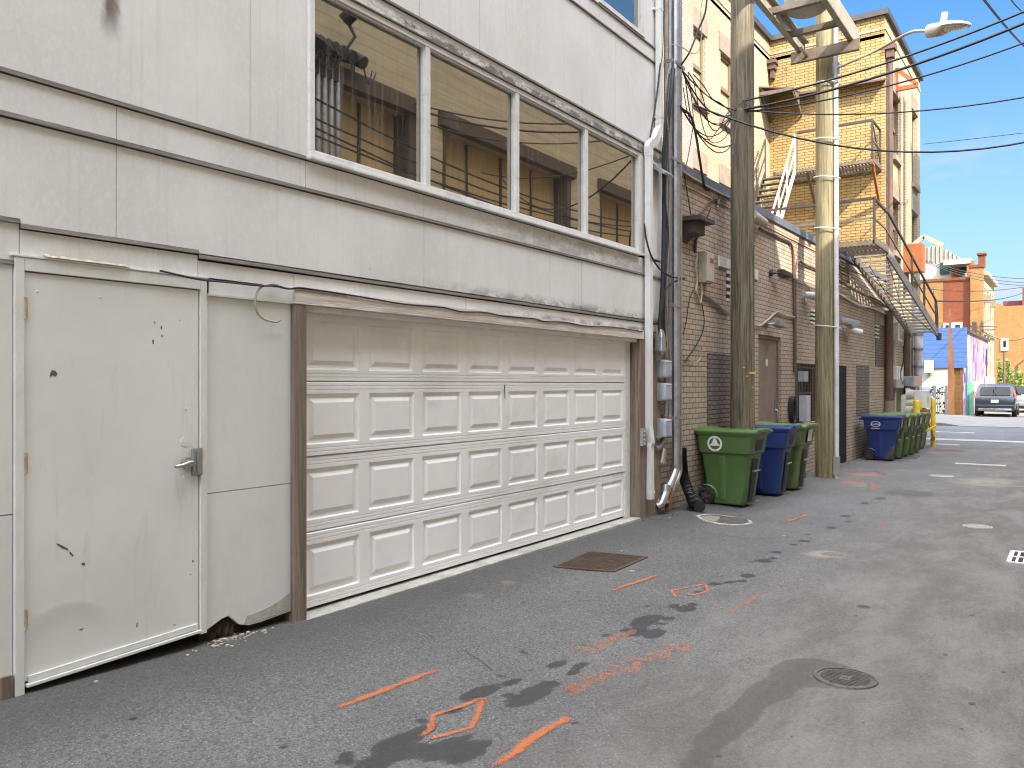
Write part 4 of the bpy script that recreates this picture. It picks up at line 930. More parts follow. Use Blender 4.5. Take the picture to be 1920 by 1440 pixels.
m = MB(); pa, pb = at_x(1276,200,XS).y, at_x(1297,200,XS).y; m.box(XS+.002,XS+.04,pa,pb,4.3,HT-.55); m.build('wall_shadow_strip', MAT['brick'], tower)  # brown strip painted onto the cream wall in place of a cast shadow
for h in aw: sash(h, 0.0, .18, ('windowframe','glass_dark'), True, True, .06)
# rusted conductor head in the inner corner, downpipes and painted pipes on the alley face
m = MB(); p = at_y(1447,120,YC-.2); m.box(p.x-.14,p.x+.14,YC-.3,YC-.002,p.z,p.z+.1); m.box(p.x-.09,p.x+.10,YC-.25,YC-.004,p.z-.16,p.z); m.box(p.x-.05,p.x+.05,YC-.2,YC-.006,p.z-.42,p.z-.16); m.build('conductor_head', MAT['rustbrown'], tower)
def vpipe(px, py0, py1, r, mat, name, X=.10, n=10):
    y = at_x(px,700,X).y; m = MB(); m.cyl((X,y,at_x(px,py1,X).z),(X,y,at_x(px,py0,X).z),r,n=n); return m.build(name, MAT[mat], tower, smooth=True)
vp = vpipe(1669,100,560,.075,'rustbrown','downpipe',.11)
m = MB(); y = at_x(1669,95,.11).y; z = at_x(1669,95,.11).z; m.box(.01,.26,y-.17,y+.17,z,z+.16); m.box(.03,.22,y-.12,y+.12,z-.22,z); m.build('hopper_head', MAT['rustbrown'], vp)
vpipe(1690,182,560,.05,'cream','painted_pipe',.08); vpipe(1700,190,560,.07,'cream','painted_pipe',.09); vpipe(1694,182,470,.03,'rustbrown','painted_pipe',.06)
m = MB(); yb = at_x(1678,165,0).y
zo = at_x(1680,172,0).z; m.bar((.01,yb,zo),(.62,yb,zo),.10,.12); m.bar((.04,yb,zo+.06),(.04,yb,zo+.62),.10,.08); m.bar((.05,yb,zo+.60),(.58,yb,zo+.05),.10,.10); m.build('orange_bracket', MAT['orangesteel'], tower)
# long flat awning over the upper landing
aw0 = at_y(1434,150,24.4); zA = at_y(1560,165,24.2).z
m = MB(); zb = zA+.12
QF = [(0,1,2,3),(7,6,5,4),(0,4,5,1),(1,5,6,2),(2,6,7,3),(3,7,4,0)]
m.add([(XS+.92,YC-.002,zb+.16),(.02,YC-.002,zb+.10),(.10,YC-.30,zb+.0),(XS+.92,YC-.30,zb+.06),(XS+.92,YC-.002,zb+.10),(.02,YC-.002,zb+.04),(.10,YC-.30,zb-.05),(XS+.92,YC-.30,zb+.01)], QF)
m.add([(XS+.02,YC-.002,zb+.34),(XS+.95,YC-.002,zb+.16),(XS+.98,YC-1.0,zb+.0),(XS+.02,YC-1.05,zb+.22),(XS+.02,YC-.002,zb+.30),(XS+.95,YC-.002,zb+.12),(XS+.98,YC-1.0,zb-.04),(XS+.02,YC-1.05,zb+.18)], QF)
aw_ = m.build('awning', MAT['rustbrown'], tower)
m = MB()
for x in (XS+.06, XS+.95): m.bar((x,YC-.03,zb-.55),(x,YC-.95,zb+.05),.05,.07); 
m.bar((XS+.05,YC-1.02,zb-.0),(XS+.95,YC-1.0,zb-.05),.05,.10)
m.build('awning_bracket', MAT['escape'], aw_)
m = MB(); m.add([(XS+.95,YC-.03,zb-.45),(XS+.95,YC-.03,zb+.10),(XS+.95,YC-1.0,zb+.0),(XS+.97,YC-1.0,zb-.12)],[(0,1,2,3)]); m.build('awning_side', MAT['escape'], aw_)
# ------------------------------------------------------------------ fire escape
fe = thing('fire_escape', (-.6, 21, 4.6), 'brown steel fire escape with slatted landings and a raised counterbalanced stair', 'fire escape')
ZU = 7.70; UX0, UX1, UY0 = -2.75, -.12, 23.75
m = MB()
n = 31
for i in range(n): 
    x = UX0+(UX1-UX0)*i/(n-1); m.box(x-.02,x+.02,UY0,YC-.01,ZU-.028,ZU)
m.build('upper_landing', MAT['escapebar'], fe)
m = MB(); 
for y in (UY0, (UY0+YC)/2, YC-.05): m.bar((UX0-.03,y,ZU-.07),(UX1+.03,y,ZU-.07),.045,.08)
m.box(UX1,UX1+.035,UY0,YC,ZU-.10,ZU+.02); m.build('landing_frame', MAT['escape'], fe)
m = MB(); 
m.bar((UX1-.02,UY0+.1,ZU-.1),(UX1-.02,YC-.03,ZU-1.05),.06,.10); m.bar((UX1-.02,UY0,ZU-.07),(UX1-.02,UY0+.25,ZU-.12),.09,.16); m.build('landing_bracket', MAT['orangesteel'], fe)
m = MB(); m.bar((UX0+.9,UY0+.1,ZU-.1),(UX0+.9,YC-.03,ZU-1.05),.06,.08); m.build('landing_bracket', MAT['escape'], fe)
m = MB(); rz = ZU+1.02
m.bar((UX0+.65,UY0,rz),(UX1,UY0,rz),.045,.05); m.bar((UX1,UY0,rz),(UX1,YC-.05,rz),.045,.05)
for x,y in ((UX1,UY0),(UX1,YC-.08)): m.bar((x,y,ZU),(x,y,rz),.05,.05)
m.build('upper_railing', MAT['escapedark'], fe)
m = MB(); m.bar((UX1,UY0,ZU+.5),(UX1,YC-.05,ZU+.5),.03,.04); m.bar((UX1,UY0,rz),(UX1,YC-.1,ZU+.15),.03,.03); m.bar((UX0+.65,UY0+.002,ZU+.52),(UX1,UY0+.002,ZU+.52),.02,.025); m.bar((UX0+.65,UY0,ZU),(UX0+.65,UY0,rz),.04,.04); m.build('rail_infill', MAT['escape'], fe)
# stair down from the upper landing to the annex roof
sx0, sx1 = -3.0, -2.15; ps, pe = Vector((0,21.3,4.75)), Vector((0,23.72,ZU-.03))
m = MB(); nt = 15
for i in range(1, nt):
    p = ps.lerp(pe, i/nt); m.box(sx0+.03,sx1-.03,p.y-.12,p.y+.12,p.z-.018,p.z+.012)
m.build('stair_treads', MAT['escape'], fe)
for x, mt in ((sx0,'escapedark'),(sx1,'escapewhite')):
    m = MB(); m.bar((x,ps.y,ps.z),(x,pe.y,pe.z),.03,.15); m.build('stringer', MAT[mt], fe)
for x, mt in ((sx0,'escapedark'),(sx1,'escapewhite')):
    m = MB(); m.bar((x,ps.y,ps.z+.95),(x,pe.y,pe.z+1.0),.04,.04); m.bar((x,ps.y,ps.z+.5),(x,pe.y,pe.z+.52),.03,.03)
    for t in (.05,.36,.68,1.0):
        p = ps.lerp(pe, t); m.bar((x,p.y,p.z),(x,p.y,p.z+.97),.03,.03)
    m.build('stair_railing', MAT[mt], fe)
# lower landing reaching over the parapet, with raised stair
ZL = 4.66; lx0, lx1, ly0, ly1 = -1.2, .92, 18.6, 20.0
m = MB(); n = 25
for i in range(n):
    x = lx0+(lx1-lx0)*i/(n-1); m.box(x-.02,x+.02,ly0,ly1,ZL-.028,ZL)
m.build('lower_landing', MAT['escapebar'], fe)
m = MB()
for y in (ly0, (ly0+ly1)/2, ly1): m.bar((lx0,y,ZL-.07),(lx1,y,ZL-.07),.05,.09)
m.box(lx1,lx1+.04,ly0-.02,ly1,ZL-.12,ZL+.03); m.build('landing_frame', MAT['escape'], fe)
m = MB(); rz = ZL+.86
m.bar((-3.0,ly0,rz+.02),(lx1,ly0,rz),.05,.05); m.bar((lx1,ly0,rz),(lx1,ly1,rz-.05),.05,.05); m.bar((lx1,ly0,ZL-.1),(lx1,ly0,rz),.05,.05); m.build('lower_railing', MAT['escapedark'], fe)
m = MB(); m.bar((-2.8,ly0,ZL+.45),(lx1,ly0,ZL+.45),.03,.04); m.bar((lx1,ly0,ZL+.45),(lx1,ly1,ZL+.40),.03,.04); m.bar((-.35,ly0+.9,ZL),(-.35,ly0+.9,ZL+.8),.04,.04); m.bar((-.35,ly0+.9,ZL+.7),(-1.3,ly0+.9,ZL+.7),.03,.03)
m.bar((-.35,ly0+.9,ZL+.3),(-1.3,ly0+.9,ZL+.3),.03,.03); m.bar((-.25,ly0+.8,ZL),(-.25,ly0+.8,ZL+.35),.05,.05); m.bar((-.25,ly0+.8,ZL+.35),(.2,ly0+.8,ZL+.02),.03,.03); m.build('rail_infill', MAT['escape'], fe)
A, B = Vector((0,20.0,4.58)), Vector((0,27.9,3.17)); qx0, qx1 = .18, .92
nt = 21
for i in range(nt):
    p = A.lerp(B, (i+.5)/nt); m = MB()
    m.add([(qx0+.02,p.y-.085,p.z-.035),(qx1-.02,p.y-.085,p.z-.035),(qx1-.02,p.y+.085,p.z+.025),(qx0+.02,p.y+.085,p.z+.025),(qx0+.02,p.y-.085,p.z-.05),(qx1-.02,p.y-.085,p.z-.05),(qx1-.02,p.y+.085,p.z+.01),(qx0+.02,p.y+.085,p.z+.01)],[(0,1,2,3),(7,6,5,4),(0,4,5,1),(1,5,6,2),(2,6,7,3),(3,7,4,0)])
    m.build('raised_tread', MAT['tread'], fe)
for x in (qx0,qx1): m = MB(); m.bar((x,A.y,A.z),(x,B.y,B.z),.04,.24); m.build('raised_stringer', MAT['greycable'] if x == qx1 else MAT['escape'], fe)
m = MB(); m.bar((qx0,A.y,A.z-.14),(qx1,B.y,B.z-.14),.012,.012); m.bar((qx1,A.y,A.z-.14),(qx0,B.y,B.z-.14),.012,.012); m.bar((qx0+.25,A.y+.6,A.z-.20),(qx0+.1,B.y-.4,B.z-.16),.012,.012); m.build('cross_brace', MAT['escapedark'], fe)
m = MB(); o = Vector((0,0,.88)); x = qx1
m.bar(Vector((x,A.y-.05,A.z+.05))+o,Vector((x,B.y-.2,B.z+.05))+o,.045,.045)
m.tube([Vector((x,B.y-.2,B.z+.05))+o,Vector((x,B.y+.05,B.z+.45)),Vector((x,B.y+.05,B.z-.05))],.028,8)
for t in (.42,.68,.97): p = A.lerp(B,t); m.bar((x,p.y,p.z),(x,p.y,p.z+.88),.05,.05)
m.build('raised_railing', MAT['escapedark'], fe)
m = MB(); m.bar(Vector((x,A.y,A.z+.46)),Vector((x,B.y,B.z+.46)),.03,.03); m.build('rail_infill', MAT['escape'], fe)
m = MB(); m.box(qx1-.02,qx1+.10,B.y-.04,B.y+.16,B.z-.24,B.z-.02); m.build('stair_foot', MAT['escapedark'], fe)
# orange weight box with a gabled timber bracket above the raised stair
p = at_x(1690,475,.05); q = at_x(1690,508,.05)
m = MB(); m.box(.02,.62,p.y,p.y+.55,q.z-.05,p.z+.25); cb = m.build('counterweight_box', MAT['orangesteel'], fe)
m = MB(); c = at_x(1722,452,.3); m.bar((.0,c.y,c.z-.25),(.45,c.y,c.z+.12),.08,.14); m.bar((.45,c.y,c.z+.12),(1.0,c.y,c.z-.22),.08,.14); m.bar((.98,c.y,c.z-.2),(.98,c.y,c.z-.55),.05,.05); m.build('gabled_bracket', MAT['beige'], fe)
# ------------------------------------------------------------------ utility poles, riser, transformer rack, street lamp
def pole(base, r0, r1, h, mat, label):
    o = thing('utility_pole', base, label, 'utility pole'); m = MB(); n = 16; k = 26
    pts = [Vector((base.x, base.y, base.z-.2+(h+.2)*i/k)) for i in range(k+1)]; rr = [r0+(r1-r0)*i/k for i in range(k+1)]
    a0 = len(m.v); m.tube(pts, rr, n)
    for i in range(len(m.v)):
        p = m.v[i]; d = Vector((p.x-base.x, p.y-base.y, 0)); s = 1+.045*mnoise.noise(Vector((math.atan2(d.y,d.x)*1.6, p.z*.25, base.x*9)))+.02*mnoise.noise(Vector((math.atan2(d.y,d.x)*5, p.z*.5, 3)))
        m.v[i] = Vector((base.x+d.x*s, base.y+d.y*s, p.z))
    m.build('pole_shaft', MAT[mat], o, smooth=True); return o
B1 = Vector((.335, 12.07, G(.33,12.07))); B2 = Vector((.545, 16.1, G(.545,16.1)))
pole1 = pole(B1, .180, .165, 11.2, 'pole', 'grey green timber utility pole standing behind the nearest green bin')
pole2 = pole(B2, .195, .170, 9.6, 'pole_yellow', 'timber utility pole with a white riser pipe strapped to its side')
m = MB(); rx = Vector((math.cos(-.35)*.235, math.sin(-.35)*.235, 0)); m.tube([B2+rx+Vector((0,0,-.05)), B2+rx*.99+Vector((0,0,3)), B2+rx*.93+Vector((0,0,6.6)), B2+rx*.9+Vector((0,0,9.2))], .042, 10); m.build('riser_pipe', MAT['pvc'], pole2, smooth=True)
for (px,py) in ((1551,613),(1551,431),(1552,336),(1553,265),(1555,160)):
    z = 1.6+(CY-py)/FPX*15.5; m = MB(); pts = []
    for i in range(25):
        a = 2*math.pi*i/24; pts.append(Vector((B2.x+.03+math.cos(a)*.235, B2.y-.01+math.sin(a)*.215, z-.03*math.cos(a))))
    m.tube(pts, .011, 6, cap=False); m.build('strap', MAT['pvc'], pole2, smooth=True)
m = MB(); c = Vector((B2.x+rx.x, B2.y+rx.y, 1.0+.1)); m.box(c.x-.05,c.x+.05,c.y-.05,c.y+.05,-.1,.25); m.build('riser_boot', MAT['concrete_grey'], pole2)
m = MB()
for (px,py) in ((1410,700),(1411,726),(1400,706),(1392,690)):
    p = at_t(px, py, 12.3); v = (p-Vector((B1.x,B1.y,p.z))); d = (EYE-B1); d.z=0; d.normalize(); 
    s = d.cross(Vector((0,0,1))); off = {1410:.13,1411:.15,1400:.07,1392:.02}[px]
    q = Vector((B1.x,B1.y,p.z))+s*off*-1+d*math.sqrt(max(.0,.187**2-off**2)); hgt = .028 if px==1410 else .014
    m.bar(q-s*.03*(2 if px==1410 else .5), q+s*.03*(1 if px==1410 else .5), .012, hgt)
m.build('tag', MAT['yellowpaint'], pole1)
# steel transformer rack bridging the two poles
rack = thing('transformer_rack', (.62, 14, 7.8), 'grey steel channel rack holding a transformer tank between the two poles', 'transformer rack')
x0, x1, yA, yB, zr = .12, 1.10, 11.4, 16.25, 7.86
for x, s in ((x0,1),(x1,-1)):
    m = MB(); m.box(x-.012,x+.012,yA,yB,zr,zr+.30); m.box(x-.01 if s>0 else x-.09, x+.09 if s>0 else x+.01, yA,yB,zr-.012,zr); m.box(x-.01 if s>0 else x-.09, x+.09 if s>0 else x+.01, yA,yB,zr+.30,zr+.312); m.build('channel_beam', MAT['rackpaint'], rack)
m = MB(); y = yB-.03; m.box(x0-.12,x1+.12,y-.45-.012,y-.45+.012,zr-.22,zr-.013); m.box(x0-.12,x1+.12,y-.53,y-.438,zr-.235,zr-.22); m.build('end_channel', MAT['escape'], rack)
for yy in (15.1, 14.0, 12.6):
    m = MB(); m.box(x0+.013,x1-.013,yy-.05,yy+.05,zr+.02,zr+.12); m.build('cross_member', MAT['escape'], rack)
m = MB(); m.bar((x0,13.3,zr+.1),(x1,12.4,zr+.1),.05,.06); m.build('diagonal_brace', MAT['escape'], rack)
m = MB(); m.cyl((B2.x-.25,B2.y-.25,zr-.12),(B2.x-.25,B2.y-.75,zr-.12),.03,n=8); m.build('bolt', MAT['steel'], rack)
tk = MB(); prof = [(0,.26),(.04,.33),(.10,.36),(1.0,.36),(1.08,.33),(1.12,.2)]; n = 20
cx_, cy_ = .62, 14.5; rings = [[(cx_+r*math.cos(2*math.pi*i/n), cy_+r*math.sin(2*math.pi*i/n), zr+.13+z) for i in range(n)] for z, r in prof]
tk.loft(rings); tank = tk.build('transformer_tank', MAT['trans'], rack, smooth=True)
# street lamp
lampb = Vector((B2.x+.20, B2.y-.06, at_t(1580,132,15.4).z))
lamp = thing('street_lamp', lampb, 'flat grey cobra head street lamp on a thin arm from the riser pole', 'street lamp')
pe_ = at_t(1742,58,13.9); pm = at_t(1650,92,14.9)
m = MB(); path = smooth_path([lampb, lampb.lerp(pm,.5), pm, at_t(1705,62,14.3), pe_], 5); m.tube(path, .026, 8); m.build('lamp_arm', MAT['rackpaint'], lamp, smooth=True)
m = MB(); m.box(lampb.x-.06,lampb.x+.06,lampb.y-.04,lampb.y+.04,lampb.z-.10,lampb.z+.10); m.build('arm_bracket', MAT['galv'], lamp)
dirv = (at_t(1817,45,13.2)-pe_); L = dirv.length; dirv.normalize(); sd = dirv.cross(Vector((0,0,1))).normalized(); upv = sd.cross(dirv)
def ring(t, w, h0, h1, n=14):
    c = pe_+dirv*(L*t); return [c+sd*(w*math.cos(a))+upv*((h1 if math.sin(a)>0 else h0)*abs(math.sin(a))*(1 if math.sin(a)>0 else -1)) for a in [2*math.pi*i/n for i in range(n)]]
m = MB(); m.loft([ring(-.02,.05,.05,.05),ring(.0,.10,.12,.10),ring(.30,.13,.12,.10),ring(.45,.17,.06,.10),ring(.6,.21,.03,.09),ring(.8,.20,.03,.07),ring(.94,.12,.02,.04),ring(1.0,.03,.01,.015)])
head = m.build('lamp_head', MAT['lamp'], lamp, smooth=True, angle=50)
m = MB(); m.loft([ring(.48,.12,.075,-.02),ring(.62,.17,.06,-.01),ring(.8,.16,.05,-.01),ring(.92,.07,.03,-.005)]); m.build('lens', MAT['lens'], head, smooth=True)
m = MB(); c = pe_+dirv*L*.33+upv*.09; m.cyl(c, c+upv*.16, .05, .05, 12); m.build('photocell', MAT['plasticwhite'], head, smooth=True)

# ------------------------------------------------------------------ bank of conduits at the corner of the garage building
def pts_px(lst, X): return [at_x(px,py,X) for px,py in lst]
def conduit(px, top, r, mat, label, X=.16, bot=None, extra=None):
    y = at_x(px,600,X).y; z0 = at_x(px,bot,X).z if bot else None
    pts = [Vector((X,y,top)), Vector((X,y,4.0)), Vector((X,y,z0))]
    if extra: pts = pts[:-1]+smooth_path([pts[-1]]+extra, 6)
    m = MB(); m.tube(pts, r, 10); o = m.build('conduit', MAT[mat], smooth=True); return tag(o, label, 'conduit', 'conduits at the corner of the pale building')
X_ = .17
def cpt(px, py, X=.17): return at_x(px,py,X)
conduit(1267, 8.0, .050, 'galv', 'thickest steel conduit with a bent lower end at the building corner', .17, 870, [cpt(1266,885),cpt(1258,905),cpt(1248,925),cpt(1240,945,.16),cpt(1232,950,.12)])
conduit(1275, 8.0, .030, 'galvbrown', 'slim stained conduit running beside the thick steel one', .14, 868, [cpt(1275,885,.14),cpt(1268,905,.14),cpt(1258,928,.13),cpt(1250,950,.11)])
conduit(1256.5, 7.6, .040, 'galv', 'grey conduit ending beside the lowest meter box', .10, 760, [cpt(1256.5,780,.1),cpt(1252,800,.1),cpt(1244,820,.1),cpt(1236,838,.12),cpt(1228,842,.12)])
conduit(1249, 7.2, .030, 'galvbrown', 'thin brown conduit nearest the meter boxes', .09, 740, [cpt(1249,760,.09),cpt(1247,790,.1),cpt(1238,815,.12),cpt(1230,824,.12)])
m = MB(); 
for z in (za(1267,783,.17), za(1267,575,.17), za(1267,305,.17), za(1267,125,.17)):
    y0, y1 = at_x(1250,600,.17).y, at_x(1281,600,.17).y; m.box(.05,.065,y0-.06,y1+.03,z-.02,z+.02); m.box(.065,.232,y0+.06,y0+.075,z-.02,z+.02); m.box(.222,.235,at_x(1258,600,.17).y,at_x(1276,600,.17).y,z-.018,z+.018)
o = m.build('conduit_clamps', MAT['galvbrown']); tag(o, 'rusty strut clamps holding the corner conduits', 'clamps')
def ell(px, py, w, h, mat, label, X=.16, tilt=0):
    c = cpt(px,py,X); m = MB(); m.cyl(c+Vector((0,-.03,-h/2)), c+Vector((.0,.03,h/2)), w*.9, w, 12); m.cyl(c+Vector((0,-.02,-h/2)), c+Vector((-.10,-.12,-h/2-.02)), w*.85, w*.85, 12); m.cyl(c+Vector((0,-.04,-h/2-.02)),c+Vector((0,-.03,-h/2+.02)),w*1.15,w*1.15,12)
    o = m.build('elbow_fitting', MAT[mat], smooth=True); tag(o, label, 'conduit fitting', 'conduit elbow fittings'); return o
ell(1247,925,.062,.20,'galv','large steel elbow fitting at the foot of the thick conduit'); ell(1243,855,.045,.16,'galvbrown','small elbow fitting below the lowest meter box',.14)
c = cpt(1256,935,.2); m = MB(); m.bar(c+Vector((-.01,.02,.13)), c+Vector((-.02,-.03,-.14)), .06, .05, (0,1,0)); tag(m.build('fitting_cover', MAT['rusty']), 'rust orange cover plate beside the lowest elbow fitting', 'conduit fitting')
# electric meter boxes
for (py, lab, k) in ((692,'topmost grey meter box beside the white downspout',1.0),(735,'second grey meter box from the top beside the downspout',1.0),(803,'lowest grey meter box, cracked and stained, beside the downspout',1.05)):
    c = cpt(1241,py,.13); o = thing('meter_box', c, lab, 'meter box', 'grey meter boxes')
    m = MB(); m.box(.10,.17,c.y-.125,c.y+.11,c.z-.115*k,c.z+.115*k); m.build('box_body', MAT['meterbox'], o, bevel=.012)
    m = MB(); m.box(.165,.225,c.y-.105,c.y+.105,c.z-.105*k,c.z+.105*k); lid = m.build('lid', MAT['meterlid'], o, bevel=.02)
    m = MB()
    for i in range(6): m.box(.222,.229,c.y-.085+.028*i,c.y-.073+.028*i,c.z-.075*k,c.z+.07*k)
    m.build('ribs', MAT['meterbox'], lid)
    m = MB(); m.box(.222,.230,c.y-.07,c.y+.08,c.z+.078*k,c.z+.09*k); m.build('latch', MAT['greycable'], lid)
# small metal junction on the timber jamb, wall lantern above the meters
c = at_x(1205,821,.18); m = MB(); m.box(.165,.20,c.y-.04,c.y+.05,c.z-.10,c.z+.11); 
for i in range(4): m.cyl((.20,c.y,c.z-.08+.05*i),(.215,c.y,c.z-.08+.05*i),.018,n=8)
tag(m.build('junction_box', MAT['galv'], bevel=.004), 'small dented steel junction box on the timber jamb', 'junction box')
c = cpt(1238,640,.20); m = MB(); m.loft([[c+Vector((sx*a,sy*b,z)) for sx,sy in ((-1,-1),(1,-1),(1,1),(-1,1))] for z,a,b in ((-.16,.02,.05),(-.13,.05,.07),(.05,.05,.055),(.12,.035,.04),(.16,.02,.03))]); m.box(.11,.16,c.y-.03,c.y+.03,c.z+.02,c.z+.10); tag(m.build('wall_lantern', MAT['galv'], bevel=.01), 'bare metal lantern hanging above the meter boxes', 'wall light')
c = at_x(1230,318,.18); m = MB(); m.prism([(.10,c.y-.1,c.z+.12),(.35,c.y-.1,c.z-.08),(.33,c.y-.1,c.z-.10),(.10,c.y-.1,c.z+.04)],(0,.28,0)); tag(m.build('vent_hood', MAT['galv']), 'small sloped metal vent hood behind the downspout', 'vent hood')
# corrugated black drain hose
m = MB(); path = smooth_path([cpt(1278,840,.10),cpt(1279,870,.12),cpt(1282,895,.16),Vector((.30,10.25,.05)),at_g(1302,948,.09),at_g(1312,962,.075)],10); pp = []; rr = []
for a, b in zip(path[:-1], path[1:]):
    for t in (0,.25,.5,.75): pp.append(a.lerp(b,t)); 
rr = [.074 if (i % 2) else .064 for i in range(len(pp))]; m.tube(pp, rr, 14); tag(m.build('drain_hose', MAT['blackplastic'], smooth=True, angle=80), 'black corrugated drain hose curling out onto the asphalt', 'hose')
# weed by the timber jamb
m = MB(); c = at_g(1187,955,.12); rn = random.Random(2)
for i in range(14):
    p = c+Vector((rn.uniform(-.02,.06),rn.uniform(-.08,.08),rn.uniform(-.06,.12))); s = rn.uniform(.015,.03); m.add([p,p+Vector((s*.5,s,0)),p+Vector((s,s*.3,s)),p+Vector((.3*s,-s,.8*s))],[(0,1,2,3)])
tag(m.build('weed', plain('weed_leaf',(.12,.30,.02),.6)), 'small bright green weed beside the timber jamb', 'weed')

# ------------------------------------------------------------------ things fixed to the brick wall
def wallbox(px0, px1, py0, py1, d, mat, name, label, cat, bevel=.006, X=0.0):
    a, b = ya(px0), ya(px1); c = (px0+px1)/2; z1, z0 = za(c,py0), za(c,py1); m = MB(); m.box(X+.0005, X+d, a, b, z0, z1); o = m.build(name, MAT[mat], bevel=bevel); tag(o, label, cat); return o
o = thing('phone_box', (0, ya(1318), za(1318,530)), 'tall beige telephone terminal box on the brick wall behind the first pole', 'terminal box')
a,b = ya(1309),ya(1324); z0,z1 = za(1316,532),za(1316,474); m = MB(); m.box(.001,.11,a,b,z0,z1); m.build('box_body', MAT['beige'], o, bevel=.008); m = MB(); m.box(.111,.13,a+.01,b-.01,z0+.02,z1-.02); m.build('cover', MAT['lamp'], o, bevel=.006)
m = MB(); m.box(.131,.133,a+.12,a+.26,z1-.16,z1-.09); m.build('warning_label', MAT['orangesteel'], o)
wallbox(1346,1367,483,503,.03,'plasticwhite','wall_plate','white square plate on bricks left of the first pole','wall plate')
wallbox(1412,1419,506,525,.03,'plasticwhite','wall_plate','narrow white plate on bricks right of the first pole','wall plate')
o = thing('wall_bracket_box', (0, ya(1288), za(1288,448)), 'dark timber bracket box at the near end of the brick wall', 'bracket')
a,b = ya(1277),ya(1296); m = MB(); m.box(.001,.20,a,b,za(1286,442),za(1286,420)); m.build('box_body', MAT['escapedark'], o); m = MB(); m.box(.001,.30,a-.06,b+.12,za(1286,420),za(1286,412)); m.build('cap', MAT['escapedark'], o); m = MB(); m.prism([(.001,a,za(1286,442)-.001),(.12,a,za(1286,442)-.001),(.001,a,za(1286,457))],(0,b-a-.15,0)); m.build('corbel', MAT['escapedark'], o)
def flood(px, py, label, mat, up=0, scale=1., X=.12):
    c = at_x(px,py,X); o = thing('flood_light', c, label, 'flood light', 'flood lights on the brick wall'); m = MB(); s = scale
    m.cyl((.002,c.y-.12*s,c.z-.02),(.05,c.y-.12*s,c.z-.02),.06*s,.06*s,12); m.tube([(.05,c.y-.12*s,c.z-.02),(.12,c.y-.06*s,c.z-.02),(.14,c.y,c.z+.0)], .016*s, 8); m.build('base', MAT[mat], o, smooth=True)
    m = MB(); m.loft([[Vector((.10,c.y-.02*s,c.z-.05*s+.1*s*up)),Vector((.10,c.y-.02*s,c.z+.05*s+.1*s*up)),Vector((.22,c.y-.02*s,c.z+.05*s)),Vector((.22,c.y-.02*s,c.z-.05*s))],[Vector((.08,c.y+.28*s,c.z-.06*s-.02)),Vector((.08,c.y+.28*s,c.z+.03*s)),Vector((.30,c.y+.28*s,c.z-.02*s)),Vector((.30,c.y+.28*s,c.z-.07*s-.02))]]); m.build('lamp_head', MAT[mat], o, bevel=.01)
flood(1460,511,'dark flood light on the bricks right of the first pole','escapedark')
flood(1452,606,'silver flood light above the taupe door','galv')
def canlight(px, py, label, X=.18):
    c = at_x(px,py,X); o = thing('wall_spotlight', c, label, 'spotlight', 'white twin spotlights on the brick wall'); m = MB(); m.box(.002,.05,c.y-.10,c.y+.10,c.z-.10,c.z+.08); m.build('base', MAT['plasticwhite'], o)
    for dy in (-.10,.16):
        m = MB(); m.tube([(.06,c.y+dy-.10,c.z+.03),(.16,c.y+dy+.0,c.z+.01),(.28,c.y+dy+.14,c.z-.03)], [.05,.075,.085], 12); m.build('lamp_head', MAT['plasticwhite'], o, smooth=True)
canlight(1600,621,'white twin spotlight on the bricks right of the riser pole')
canlight(1525,556,'white twin spotlight half hidden behind the riser pole')
a = at_x(1573,600,.2); b = at_x(1607,607,.2); m = MB(); m.cyl((.2,a.y,a.z),(.2,b.y,b.z),.075,n=14); m.cyl((.0,b.y-.07,b.z),(.2,b.y-.07,b.z),.06,n=12); m.cyl((.2,b.y-.01,b.z),(.2,b.y+.005,b.z),.06,n=14); tag(m.build('vent_pipe', MAT['galv'], smooth=True), 'horizontal galvanised vent pipe behind the riser pole', 'vent pipe')
c = at_x(1424,411,.12); m = MB(); m.cyl((.12,c.y-.4,c.z),(.12,c.y+.25,c.z-.02),.09,.07,12); m.box(.001,.12,c.y-.25,c.y-.15,c.z-.05,c.z+.05); tag(m.build('security_siren', MAT['lamp'], smooth=True), 'grey cylindrical fitting under the coping beside the first pole', 'wall fitting')
wallbox(1496,1504,697,716,.12,'meterbox','control_box','small dark control box beside the barred window','control box')
wallbox(1498,1506,742,790,.14,'meterlid','door_intercom','tall pale grey box beside the barred window','wall box')
c = at_x(1485,770,.06); m = MB(); rn = random.Random(3)
for k in range(7):
    R_ = .15+.02*rn.random(); pts = [Vector((.03+.012*k, c.y+R_*.62*math.cos(t), c.z+R_*1.5*math.sin(t)+.02*rn.random())) for t in np.linspace(0, 2*math.pi, 25)]; m.tube(pts, .012, 6, cap=False)
tag(m.build('cable_coil', MAT['black'], smooth=True), 'coiled black cable hanging beside the taupe door', 'cable')
wallbox(1608,1640,0,1,.0,'stone','x','x','x') if False else None
m = MB(); a,b = ya(1640),ya(1659); m.box(.001,.02,a,b,za(1650,610),za(1650,588)); tag(m.build('wall_plate', MAT['stone'], bevel=.003), 'stone coloured plate above the farthest louvred vent', 'wall plate')
wa_, wb_ = ya(1573), ya(1591)
m = MB(); z0, z1 = za(1582,525), za(1582,476)
for i in range(10): z = z0+(z1-z0)*i/9; m.box(.001,.03,wa_,wb_,z-.012,z+.014)
m.box(.0005,.012,wa_,wb_,z0,z1); tag(m.build('louvre_panel', MAT['escape']), 'slatted louvre panel under the coping beyond the riser pole', 'louvre')

